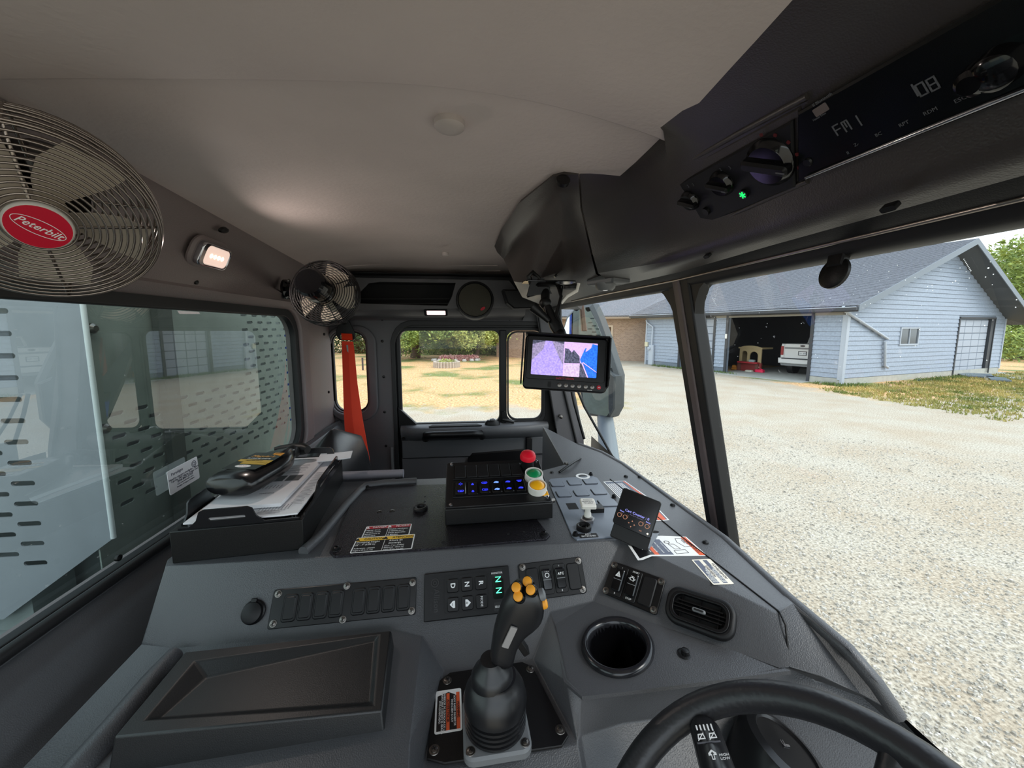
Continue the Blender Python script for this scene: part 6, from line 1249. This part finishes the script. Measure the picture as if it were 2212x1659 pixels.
# gable door, window
gd_ = struct(prism('door_2', FG_, [(dw0, .05), (dw1, .05), (dw1, dwt), (dw0, dwt)], -.14, -.10, SIDB)); nn_ = 8
GDP = mat('garage_door_panel', (164, 171, 182), .5)
def gdoor(par, f, u0, u1, z0, z1, rows_, cols, n0):
    for r in range(rows_):
        for c in range(cols):
            a, b = u0+(u1-u0)*c/cols, u0+(u1-u0)*(c+1)/cols; y0, y1 = z0+(z1-z0)*r/rows_, z0+(z1-z0)*(r+1)/rows_
            prism('door_panel', f, [(a+.02, y0+.015), (b-.02, y0+.015), (b-.02, y1-.015), (a+.02, y1-.015)], n0, n0+.03, GDP, par, c=.012, smooth=0)
gdoor(gd_, FG_, dw0+.05, dw1-.35, .08, dwt-.05, 8, 4, -.10)
for a, b, c_, d in ((dw0-.10, dw0, .0, dwt+.08), (dw1, dw1+.06, 0, dwt+.08), (dw0-.1, dw1+.06, dwt, dwt+.08)): prism('door_trim', FG_, [(a, c_), (b, c_), (b, d), (a, d)], 0, .05, TRD, gd_)
prism('door_reveal', FG_, [(dw1-.32, .05), (dw1, .05), (dw1, dwt), (dw1-.32, dwt)], -.1, .02, TRD, gd_)
gwi = struct(plate('window_7', FG_, [(gw0-.06, gz0-.06), (gw1+.06, gz0-.06), (gw1+.06, gz1+.06), (gw0-.06, gz1+.06)], [[(gw0, gz0), (gw1, gz0), (gw1, gz1), (gw0, gz1)]], 0, .06, TRW))
for a, b in ((gw0, (gw0+gw1)/2-.02), ((gw0+gw1)/2+.02, gw1)): prism('window_pane', FG_, [(a, gz0), (b, gz0), (b, gz1), (a, gz1)], .005, .02, mat('dark_pane', (70, 76, 80), .12), gwi)
prism('window_mullion', FG_, [((gw0+gw1)/2-.02, gz0), ((gw0+gw1)/2+.02, gz0), ((gw0+gw1)/2+.02, gz1), ((gw0+gw1)/2-.02, gz1)], 0, .05, TRW, gwi)
prism('corner_board', FG_, [(-.05, .05), (.12, .05), (.12, ce-.05), (-.05, ce-.05)], -.02, .06, TRW, wg_); prism('corner_board', FG_, [(GW-.05, .2), (GW+.06, .2), (GW+.06, re_), (GW-.05, re_)], -.1, .05, TRW, wg_)
prism('foundation', FG_, [(0, 0), (GW, 0), (GW, .26), (0, .26)], 0, .02, CONC, wg_)
# long wall with bays
def wu(x, y): return (PV(x, y, A, Lf)-FWl.O).dot(-l_)
o0, o1 = wu(1568, 800), wu(1742, 820); c0_, c1_ = wu(1468, 790), wu(1537, 797); top_ = 2.93
w0_ = wu(1393, 787)
holes = [[(o0, 0.01), (o1, .01), (o1, top_), (o0, top_)], [(c0_, .01), (c1_, .01), (c1_, 2.85), (c0_, 2.85)]]
wlo = struct(plate('wall_bays', FWl, [(w0_, 0), (WL, 0), (WL, ce), (w0_, ce)], holes, -.15, 0, SIDB))
z = .28
while z < ce-.2:
    segs = [(w0_+.06, WL-.08)]
    for h_ in holes:
        a, b, zt2 = h_[0][0]-.12, h_[1][0]+.12, h_[2][1]+.10
        if z < zt2: segs = [q for s in segs for q in ((s[0], min(s[1], a)), (max(s[0], b), s[1])) if q[1] > q[0]]
    for s in segs: board(wlo, FWl, s[0], s[1], z)
    z += .19
prism('frieze_board', FWl, [(w0_, ce-.28), (WL, ce-.28), (WL, ce), (w0_, ce)], .0, .05, mat('frieze_tan', (150, 146, 136), .6), wlo)
prism('corner_board', FWl, [(WL-.12, .2), (WL+.02, .2), (WL+.02, ce), (WL-.12, ce)], 0, .05, TRW, wlo); prism('corner_board', FWl, [(w0_, 0), (w0_+.1, 0), (w0_+.1, ce), (w0_, ce)], 0, .05, TRW, wlo)
for h_ in holes:
    a, b, t_ = h_[0][0], h_[1][0], h_[2][1]
    for p_ in ([(a-.12, 0), (a, 0), (a, t_+.08), (a-.12, t_+.08)], [(b, 0), (b+.12, 0), (b+.12, t_+.08), (b, t_+.08)], [(a, t_), (b, t_), (b, t_+.10), (a, t_+.10)]): prism('bay_trim', FWl, p_, 0, .06, TRD, wlo)
for u in (o1+.35,): prism('foundation', FWl, [(o1+.12, 0), (WL, 0), (WL, .26), (o1+.12, .26)], 0, .03, CONC, wlo)
d3 = struct(prism('door_3', FWl, [(c0_, 0), (c1_, 0), (c1_, 2.85), (c0_, 2.85)], -.14, -.10, SIDB)); gdoor(d3, FWl, c0_+.03, c1_-.03, .05, 2.8, 7, 4, -.10)
prism('switch_box', FWl.at(o0-.06, 1.9), rr(-.05, -.12, .05, .12, .02), .06, .10, WHITE, wlo)
prism('apron_slab', Fr(FWl.O, -l_, FWl.N), [(o0-.4, -6), (o1+.15, -6), (o1+.15, .7), (o0-.4, .7)], 0, -.025, CONC, wlo)
# inside of the open bay
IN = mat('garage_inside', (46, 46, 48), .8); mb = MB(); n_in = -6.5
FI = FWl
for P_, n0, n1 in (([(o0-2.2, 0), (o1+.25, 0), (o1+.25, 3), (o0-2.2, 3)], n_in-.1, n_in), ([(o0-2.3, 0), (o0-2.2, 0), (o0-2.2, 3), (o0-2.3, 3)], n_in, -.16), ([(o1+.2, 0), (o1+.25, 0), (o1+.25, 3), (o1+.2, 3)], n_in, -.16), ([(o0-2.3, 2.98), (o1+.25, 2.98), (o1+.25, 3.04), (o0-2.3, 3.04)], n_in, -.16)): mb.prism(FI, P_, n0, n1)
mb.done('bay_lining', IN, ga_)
# roof
def eaveline(px_, py_, z): return PZ(px_, py_, z)
ov = .55; eav = .45
e0 = A-l_*ov-g_*eav+Z*(ce-.02); 
pk = A+g_*au-l_*ov*1.3+Z*(av_+.28); rt_ = B-l_*ov*1.6+g_*.75+Z*(re_-.32)
e0b = e0+l_*(11.0+ov+.3); pkb = pk+l_*14; 
def slabroof(name, a, b, c, d, th, m, par): n = (b-a).cross(d-a).normalized(); n = n if n.z > 0 else -n; return mesh(name, *hexa([a, b, c, d, a+n*th, b+n*th, c+n*th, d+n*th]), m, par)
rf = slabroof('roof_slope', e0, e0b, pkb, pk, .08, ROOF, ga_); slabroof('roof_slope', pk, pkb, rt_+l_*14, rt_, .08, ROOF, ga_)
up_ = (pk-e0).normalized(); rl_ = (pk-e0).length; nrm = (e0b-e0).cross(pk-e0).normalized(); nrm = nrm if nrm.z > 0 else -nrm
mb = MB(); k = 0; s_ = 0
while s_ < rl_-.1:   # shingle courses, each lapping the one below
    a, b = e0+up_*s_+nrm*.08, e0b+up_*s_+nrm*.08; c_, d_ = b+up_*.16, a+up_*.16; mb.add(hexa([a, b, c_, d_, a+nrm*.022, b+nrm*.022, c_+nrm*.004, d_+nrm*.004])); s_ += .15
sc_ = mb.done('shingle_courses', ROOF, ga_, smooth=0); sc_['kind'] = 'stuff'
mesh('fascia', *hexa([e0-Z*.16, e0b-Z*.16, e0b, e0, e0-Z*.16-g_*.02, e0b-Z*.16-g_*.02, e0b-g_*.02, e0-g_*.02]), TRD, ga_)
mesh('gutter', *hexa([e0-Z*.12-g_*.14, e0b-Z*.12-g_*.14, e0b-g_*.14, e0-g_*.14, e0-Z*.10-g_*.02, e0b-Z*.10-g_*.02, e0b-g_*.02, e0-g_*.02]), TRD, ga_)
tube('gutter_lip', [e0-g_*.14+Z*.01, e0b-g_*.14+Z*.01], .015, TRW, ga_, 6)
RK = mat('rake_white', (112, 120, 128), .5)
for a, b in ((e0, pk), (pk, rt_)): mesh('rake_board', *hexa([a-Z*.16-l_*.03, b-Z*.16-l_*.03, b+Z*.10-l_*.03, a+Z*.10-l_*.03, a-Z*.16, b-Z*.16, b+Z*.10, a+Z*.10]), RK, ga_)
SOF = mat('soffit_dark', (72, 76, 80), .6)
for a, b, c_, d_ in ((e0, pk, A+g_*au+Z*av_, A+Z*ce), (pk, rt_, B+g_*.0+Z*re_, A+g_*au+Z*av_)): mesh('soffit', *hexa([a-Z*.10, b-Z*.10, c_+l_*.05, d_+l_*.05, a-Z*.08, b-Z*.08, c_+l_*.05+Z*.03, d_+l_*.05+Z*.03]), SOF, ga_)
p = PV(2100, 536, A-l_*.4, B-l_*.4); lathe('flood_lamp', Fr(p, (1, 0, 0), (0, 1, 0)), [(.12, 0), (.14, .05), (.14, .10)], WHITE, ga_, 16)
# downspouts
DS = mat('downspout', (172, 180, 190), .5)
def on(x, y, off=.10): return PV(x, y, A-l_*off, B-l_*off)
dsp = thing('downspout', 'pale downspout bending across the gable face from the corner gutter', 'downspout', A)
tube('spout_pipe', [on(1822, 662), on(1826, 672), on(1918, 732), on(1912, 738), on(1911, 790), on(1918, 794)], .055, DS, dsp, 8)
def onw(x, y, off=.14): o = -l_.cross(Z)*off; o = FWl.N*off; return PV(x, y, A+o, Lf+o)
dsp = thing('downspout', 'thin pale downspout at the far end of the garage wall', 'downspout', Lf)
tube('spout_pipe', [onw(1396, 692), onw(1398, 697), onw(1410, 706), onw(1408, 742), onw(1406, 782)], .05, DS, dsp, 8)
mt = thing('electric_meter', 'grey electric meter box on the far end of the garage wall', 'meter', onw(1412, 765)); um, vm = wu(1410, 760), 1.3
prism('meter_box', FWl.at(um, .02), rr(-.18, 0, .18, 1.25, .03), .06, .2, DS, mt, c=.02); lathe('meter_dial', FWl.at(um-.1, 1.05, .2), [(.10, 0), (.10, .08), (.06, .10)], TRW, mt, 16); prism('junction_box', FWl.at(um-.45, 1.3), rr(-.12, -.14, .12, .14, .02), .05, .14, mat('cream_box', (206, 200, 170), .5), mt, c=.01)
# low metal sheets and path right of the gable
sh2 = thing('metal_sheet', 'flat grey metal sheets lying on the ground by the gable door', 'sheet', PZ(2130, 815, 0))
for P_ in ([(2062, 808), (2140, 812), (2148, 819), (2080, 815)], [(2128, 816), (2170, 820), (2185, 827), (2140, 824)]): q = D_ = [PZ(x, y, .0) for x, y in P_]; mesh('sheet_panel', *hexa([v+Z*.04 for v in q]+[v+Z*.10 for v in q]), mat('sheet_metal', (112, 126, 136), .4, .4), sh2)
pa = struct(mesh('path', [PZ(2060, 806, .015), PZ(2300, 828, .015), PZ(2300, 812, .015), PZ(2150, 803, .015)], [(0, 1, 2, 3)], CONC)); pa['kind'] = 'structure'
# pickup seen through the open bay
pkx = thing('pickup_truck', 'white pickup truck tail parked inside the open garage bay', 'truck', FWl.p(o1-1.2, 0, -2.5))
uc = o1-1.15; TW = mat('truck_white', (222, 222, 220), .3, coat=.3); wv = .98; nb = -1.9
FT = FWl.at(uc, 0, nb)
prism('tailgate', FT, rr(-.80, .78, .80, 1.55, .06), -.12, 0, TW, pkx, c=.03); prism('tailgate_step', FT, rr(-.78, 1.38, .78, 1.54, .03), 0, .03, TW, pkx, c=.01); prism('gate_band', FT, rr(-.80, 1.30, .80, 1.37, .01), 0, .012, mat('band_grey', (120, 122, 124), .3), pkx)
for s in (-1, 1):
    prism('bed_side', FT, [(s*.80, .62), (s*wv, .62), (s*wv*1.0, 1.40), (s*.95, 1.54), (s*.80, 1.54)][::s], -2.2, 0, TW, pkx, c=.03); prism('tail_lamp', FT, rr(min(s*.84, s*.97), .98, max(s*.84, s*.97), 1.42, .02), 0, .02, mat('tail_red', (150, 20, 24), .3), pkx, c=.006)
    lathe('wheel', Fr(FT.p(s*.82, .38, -.95), FT.N, Z), [(.38, -.14), (.40, -.10), (.40, .10), (.38, .14)], RUB, pkx, 24)
prism('rear_bumper', FT, [(-1.0, .58), (1.0, .58), (1.02, .84), (-1.02, .84)], -.05, .14, TW, pkx, c=.03); prism('bumper_gap', FT, rr(-.85, .80, .85, .86, .01), .13, .15, TRD, pkx); prism('bumper_lower', FT, [(-.9, .46), (.9, .46), (.95, .58), (-.95, .58)], -.05, .06, mat('bumper_grey', (130, 132, 132), .5), pkx, c=.02)
prism('cab_shell', FT, [(-.80, 1.5), (.80, 1.5), (.68, 1.98), (-.68, 1.98)], -3.6, -2.0, TW, pkx, c=.04); prism('rear_glass', FT, [(-.66, 1.56), (.66, 1.56), (.58, 1.90), (-.58, 1.90)], -2.0, -1.98, GLOSS, pkx)
prism('number_plate', FT, rr(-.16, 1.02, .16, 1.18, .01), 0, .012, BORD, pkx); plate('plate_frame', FT, rr(-.18, 1.00, .18, 1.20, .01), [rr(-.155, 1.025, .155, 1.175, .01)], 0, .02, TRD, pkx); text('CW 1800', FT, 0, 1.10, .10, SI, pkx, 'CENTER', n=.014, sx=.75)
prism('gate_emblem', FT.at(0, 1.46), [(x*1.9, y*.8) for x, y in circ(.055, 20)], .03, .045, mat('emblem_dark', (28, 30, 40), .3), pkx); text('F-150', FT, .45, 1.335, .055, CHR, pkx, 'CENTER', n=.014)
# shelf board in the bay, playhouse, toys
shf = thing('wall_shelf', 'pale wooden shelf board inside the garage above the pickup', 'shelf', FWl.p(o1-.8, 2.3, -2)); prism('shelf_board', FWl, [(o1-1.7, 2.22), (o1+.6, 2.22), (o1+.6, 2.27), (o1-1.7, 2.27)], -4.4, -3.9, mat('pale_wood', (176, 158, 130), .6), shf); prism('shelf_bracket', FWl, [(o1-1.5, 2.1), (o1-1.45, 2.1), (o1-1.45, 2.22), (o1-1.5, 2.22)], -4.4, -4.0, TRD, shf)
ph = thing('playhouse', 'tan and red plastic play house at the left of the open bay', 'playhouse', FWl.p(o0+.8, 0, -1)); FPh = FWl.at(o0-.38, 0, -1.7); TAN = mat('play_tan', (172, 152, 112), .5); PRD = mat('play_red', (128, 44, 40), .5)
arch = [(0, .0), (1.15, 0), (1.15, 1.25)]+[(.575+.575*cos(radians(t)), 1.25+.14*sin(radians(t))) for t in range(15, 180, 15)]+[(0, 1.25)]
def ar(x0, x1, z0, z1): c_ = (x0+x1)/2; r_ = (x1-x0)/2; return [(x0, z0), (x1, z0), (x1, z1-r_)]+[(c_+r_*cos(radians(t)), z1-r_+r_*sin(radians(t))) for t in range(20, 180, 20)]+[(x0, z1-r_)]
plate('play_wall', FPh, [(x, z+.0) for x, z in arch], [ar(.12, .42, .52, 1.10), ar(.55, .98, .52, 1.08)], -.05, .03, TAN, ph, bev=.01)
prism('play_base', FPh, [(-.06, .0), (1.2, 0), (1.2, .50), (-.06, .50)], -.03, .10, PRD, ph, c=.02); prism('play_counter', FPh, rr(.05, .46, 1.12, .54, .03), .05, .30, mat('play_redbright', (168, 40, 48), .5), ph, c=.01)
prism('play_side', FPh, [(-.5, 0), (-.06, 0), (-.06, 1.2), (-.35, 1.25), (-.5, 1.1)], -.9, -.85, TAN, ph); prism('play_roof', FPh, [(-.06, 1.22), (1.2, 1.22), (1.2, 1.30), (-.06, 1.30)], -.9, .06, TAN, ph)
prism('play_window_box', FPh, rr(.62, .54, .9, .66, .03), .08, .2, mat('play_grey', (150, 160, 160), .5), ph); prism('play_post', FPh, [(.0, 0), (.16, 0), (.16, .5), (0, .5)], .10, .16, mat('play_brown', (104, 60, 48), .6), ph); prism('play_post', FPh, [(.95, 0), (1.1, 0), (1.1, .5), (.95, .5)], .10, .16, MATS['play_brown'], ph)
def toy(nm, lab, cat, px_, py_, w_, h_, m, z0=.02):
    p = PZ(px_, py_, .03); t = thing(nm, lab, cat, p); f = Fr(p, l_, FWl.N); prism(nm+'_body', f, rr(-w_/2, -.12, w_/2, .12, .06), 0, h_, m, t, c=.04); return t, f, p
t, f, p = toy('toy_basket', 'bright pink toy tub on the floor of the open bay', 'toy', 1641, 804, .42, .15, mat('toy_pink', (236, 40, 84), .4)); tube('tub_handle', [f.p(-.15, 0, .14), f.p(0, 0, .2), f.p(.15, 0, .14)], .015, MATS['toy_pink'], t)
t, f, p = toy('toy_car', 'orange-yellow ride-on toy by the left side of the open bay', 'toy', 1590, 798, .45, .12, mat('toy_orange', (214, 140, 50), .5)); prism('toy_seat', f, rr(-.05, -.1, .2, .1, .04), .12, .24, MATS['toy_orange'], t, c=.03); [lathe('toy_wheel', Fr(f.p(x, -.13, .05), f.U, f.N), [(.06, -.02), (.06, .02)], RUB, t, 12) for x in (-.15, .15)]
t, f, p = toy('toy_boat', 'small white and brown toy on the bay floor before the play house', 'toy', 1618, 803, .36, .09, mat('toy_white', (200, 196, 180), .5))
# brown brick house further left
bh = thing('brick_house', 'tan brick house wing with grey shingle roof left of the garage', 'house', PZ(1300, 790, 0))
BR = bpy.data.materials.new('tan_brick'); BR.use_nodes = True; N_ = BR.node_tree.nodes; bt_ = N_.new('ShaderNodeTexBrick'); bt_.inputs['Scale'].default_value = 4; bt_.inputs['Color1'].default_value = (*lin((166, 136, 112)), 1); bt_.inputs['Color2'].default_value = (*lin((140, 112, 92)), 1); bt_.inputs['Mortar'].default_value = (*lin((176, 164, 150)), 1); bt_.inputs['Mortar Size'].default_value = .012
tcb = N_.new('ShaderNodeTexCoord'); mp = N_.new('ShaderNodeMapping'); mp.inputs['Rotation'].default_value = (radians(90), 0, 0); BR.node_tree.links.new(tcb.outputs['Object'], mp.inputs[0]); BR.node_tree.links.new(mp.outputs[0], bt_.inputs['Vector']); BR.node_tree.links.new(bt_.outputs[0], N_['Principled BSDF'].inputs['Base Color']); N_['Principled BSDF'].inputs['Roughness'].default_value = .85
h0, h1 = PZ(1396, 781, 0), PZ(1230, 776, 0); h0 = h0+(h0-CAM)*V((1, 1, 0)).length*0; uh = (h1-h0).normalized(); FH = Fr(h1, -uh, Z); HW = (h1-h0).length; he = 3.1
dr0, dr1 = HW*.30, HW*.55
plate('house_wall', FH, [(-6, 0), (HW, 0), (HW, he), (-6, he)], [[(dr0, .02), (dr1, .02), (dr1, 2.4), (dr0, 2.4)]], -.2, 0, BR, bh)
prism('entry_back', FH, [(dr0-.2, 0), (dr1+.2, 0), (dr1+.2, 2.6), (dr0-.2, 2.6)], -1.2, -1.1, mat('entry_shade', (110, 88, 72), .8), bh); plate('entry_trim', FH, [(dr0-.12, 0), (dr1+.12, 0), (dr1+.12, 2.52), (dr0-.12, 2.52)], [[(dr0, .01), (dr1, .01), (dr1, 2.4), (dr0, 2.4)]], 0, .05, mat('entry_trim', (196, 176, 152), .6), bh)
r0_, r1_ = FH.p(-6.4, he, .6), FH.p(HW+.2, he, .6); rb0, rb1 = FH.p(-3, he+3.4, -5.5), FH.p(HW+4, he+3.4, -5.5)
slabroof('house_roof', r0_, r1_, rb1, rb0, .1, ROOF, bh); mesh('house_soffit', *hexa([FH.p(-6.4, he-.12, .6), FH.p(HW+.2, he-.12, .6), FH.p(HW+.2, he-.12, 0), FH.p(-6.4, he-.12, 0), r0_, r1_, FH.p(HW+.2, he, 0), FH.p(-6.4, he, 0)]), mat('tan_soffit', (150, 132, 112), .7), bh)
tube('roof_hip', [r0_+V((.5, 0, .1)), rb0+V((0, 0, .1))], .10, TRW, bh, 6)
prism('house_gable', FH.at(0, 0, -3), [(-9, 2.6), (-2, 2.6), (-2.5, 6.0), (-8.5, 6.0)], -1, 0, SID, bh)
# ================================================================ TREES AND YARD
BARK = mat('bark', (92, 76, 62), .9, bump=.8, bscale=20, var=.15, dist=.02)
def leafmat(n, c, c2): 
    m = mat(n, c, .7, col2=c2, vscale=1.6); return m
LM = [leafmat('leaves_dark', (38, 54, 28), (84, 104, 48)), leafmat('leaves_mid', (84, 108, 46), (160, 176, 88)), leafmat('leaves_light', (124, 138, 62), (204, 206, 124)), leafmat('leaves_deep', (26, 38, 24), (52, 70, 36))]
def foliage(par, blobs, n, size, m, seed, nm='foliage'):
    Q = random.Random(seed); vs = []; fs = []; tot = sum(b[3]**2 for b in blobs)
    for (cx, cy, cz_, r, fl) in blobs:
        for _ in range(int(n*r*r/tot)):
            d = V((Q.gauss(0, 1), Q.gauss(0, 1), Q.gauss(0, 1))).normalized()*(r*(Q.uniform(.55, 1.08)+.12*sin(9*Q.random()))); p = V((cx+d.x, cy+d.y, cz_+d.z*fl)); s = size*Q.uniform(.6, 1.4)
            a = V((Q.gauss(0, 1), Q.gauss(0, 1), Q.gauss(0, .7))).normalized()*s; b = V((Q.gauss(0, 1), Q.gauss(0, 1), Q.gauss(0, .7))).normalized()*s*.55; k = len(vs)
            vs += [p-a*.5, p-b*.5, p+a*.6, p+b*.5]; fs.append((k, k+1, k+2, k+3))
    o = mesh(nm, vs, fs, m, par, smooth=0); o['kind'] = 'stuff'; return o
def tree(lab, px_, d, h, r, m, seed, trunk=.25, lean=0, n=5000, low=.35, grp='trees beyond the lawn', size=.28, nblob=9):
    base = CAM+ray(px_, 745)*d; base = V((base.x, base.y, 0)); t = thing('tree', lab, 'tree', base, grp); Q = random.Random(seed)
    tube('trunk', [base, base+V((lean*.3, 0, h*.25)), base+V((lean, 0, h*.55)), base+V((lean*1.1, 0, h*.8))], [trunk, trunk*.8, trunk*.6, trunk*.25], BARK, t, 10)
    for k in range(4): a = Q.random()*6.3; tube('branch', [base+V((lean*.6, 0, h*(.35+.08*k))), base+V((lean*.8+cos(a)*r*.6, sin(a)*r*.6, h*(.5+.08*k)))], [trunk*.35, trunk*.12], BARK, t, 6)
    blobs = [(base.x+lean+Q.uniform(-r, r)*.7, base.y+Q.uniform(-r, r)*.5, h*(low+(1-low)*Q.random()), r*Q.uniform(.35, .6), .75) for _ in range(nblob)]
    foliage(t, blobs, n, size, m, seed); return t
tree('broad light green tree with a leaning bare trunk at the lawn edge', 896, 30, 6.5, 5.2, LM[1], 1, .40, 1.0, 15000, .13, size=.24, nblob=15)
tree('yellow-green leafed tree above the lawn crest, right of the leaning trunk', 1030, 31, 6.5, 4.6, LM[2], 2, .16, .8, 11000, .13, size=.22, nblob=12)
for i, (px_, d, lab) in enumerate(((770, 38, 'dark tree seen through the small window behind the belt'), (840, 42, 'dark tree left of the leaning trunk in the far treeline'), (960, 44, 'dark dense tree behind the leaning trunk'), (1010, 45, 'dark dense tree behind the stone flower bed'), (1075, 46, 'dark dense tree behind the yellow-green tree'), (1150, 46, 'dark tree behind the monitor, seen in the vent window'))):
    tree(lab, px_, d, 9, 5, LM[3] if i % 2 else LM[0], 10+i, .3, 0, 6500, .08, nblob=16, size=.3)
for i, (px_, d, h, lab) in enumerate(((2150, 33, 8.2, 'bushy green tree right of the garage peak'), (2215, 30, 8.5, 'tall green tree at the far right beyond the garage'), (2260, 34, 9, 'green tree furthest right past the garage corner'), (2180, 42, 10, 'pale topped tree rising behind the garage soffit'))):
    tree(lab, px_, d, h, 3.4, LM[(1, 1, 2, 2)[i]], 30+i, .3, 0, 8000, .08, grp='trees right of the garage', nblob=16, size=.3)
sb_ = thing('shrub_row', 'row of dark green undergrowth shrubs closing the far lawn edge', 'undergrowth', CAM+ray(980, 760)*40); bl__ = []
for k in range(46): 
    q = CAM+ray(640+k*15, 745)*(37-3*(k/46)); bl__.append((q.x, q.y, .9, 1.5+.5*R.random(), .9))
foliage(sb_, bl__, 16000, .24, LM[0], 77)
sr = thing('shrub_row', 'low leafy undergrowth behind the right corner of the garage', 'undergrowth', CAM+ray(2190, 760)*28); foliage(sr, [((CAM+ray(2165+k*13, 745)*(27+k*.4)).x, (CAM+ray(2165+k*13, 745)*(27+k*.4)).y, 1.0+.4*R.random(), 1.3, .9) for k in range(12)], 7000, .2, LM[1], 78)
sr2 = thing('shrub_row', 'light weedy bushes before the dark far treeline', 'undergrowth', CAM+ray(1030, 760)*35); foliage(sr2, [((CAM+ray(930+k*11, 745)*34).x, (CAM+ray(930+k*11, 745)*34).y, .55, .75, .9) for k in range(15)], 6000, .16, LM[1], 79)
for par_, x0_, x1_, m_, sd_, nn2 in ((bpy.data.objects['tree'], 846, 985, LM[1], 201, 15000), (bpy.data.objects['tree.001'], 960, 1092, LM[2], 202, 13000)):
    Q_ = random.Random(sd_); bb = []
    for _ in range(34): q_ = AT(Q_.uniform(x0_, x1_), Q_.uniform(695, 738), Q_.uniform(26.5, 30)); bb.append((q_.x, q_.y, q_.z, Q_.uniform(.35, .75), .8))
    foliage(par_, bb, nn2, .15, m_, sd_)
# stone flower bed with pink flowers and a cut stump ring
fb_ = thing('flower_bed', 'round flower bed with pink blooms edged by pale stones on the lawn', 'flower bed', PZ(985, 778, 0)); cfb = PZ(985, 779, 0)
foliage(fb_, [(cfb.x+k*.45-.9, cfb.y, .18, .34, .7) for k in range(6)], 2600, .10, mat('pink_blooms', (196, 120, 128), .7, col2=(226, 186, 176), vscale=4), 90, 'blooms')
for k in range(16): a = k*2*pi/16; lathe('edge_stone', Fr((cfb.x+1.6*cos(a), cfb.y+.7*sin(a), 0), (1, 0, 0), (0, 1, 0)), [(.16, 0), (.17, .08), (.10, .16)], mat('edge_stone', (176, 172, 166), .8), fb_, 8)
c2_ = PZ(965, 793, 0); lr = thing('log_ring', 'low pale ring planter of upright logs in front of the flower bed', 'planter', c2_)
for k in range(26): a = k*2*pi/26; lathe('log', Fr((c2_.x+.72*cos(a), c2_.y+.72*sin(a), 0), (1, 0, 0), (0, 1, 0)), [(.08, 0), (.08, .34), (.05, .36)], mat('pale_log', (172, 160, 146), .8, var=.1), lr, 8)
foliage(lr, [(c2_.x, c2_.y, .32, .5, .35)], 500, .1, LM[2], 91)
yp = thing('yard_post', 'short dark post standing on the lawn behind the belt window', 'post', PZ(784, 800, 0)); p = PZ(784, 800, 0); prism('post_shaft', Fr(p, (1, 0, 0), (0, 1, 0)), rr(-.04, -.04, .04, .04, .01), 0, .7, TRD, yp)
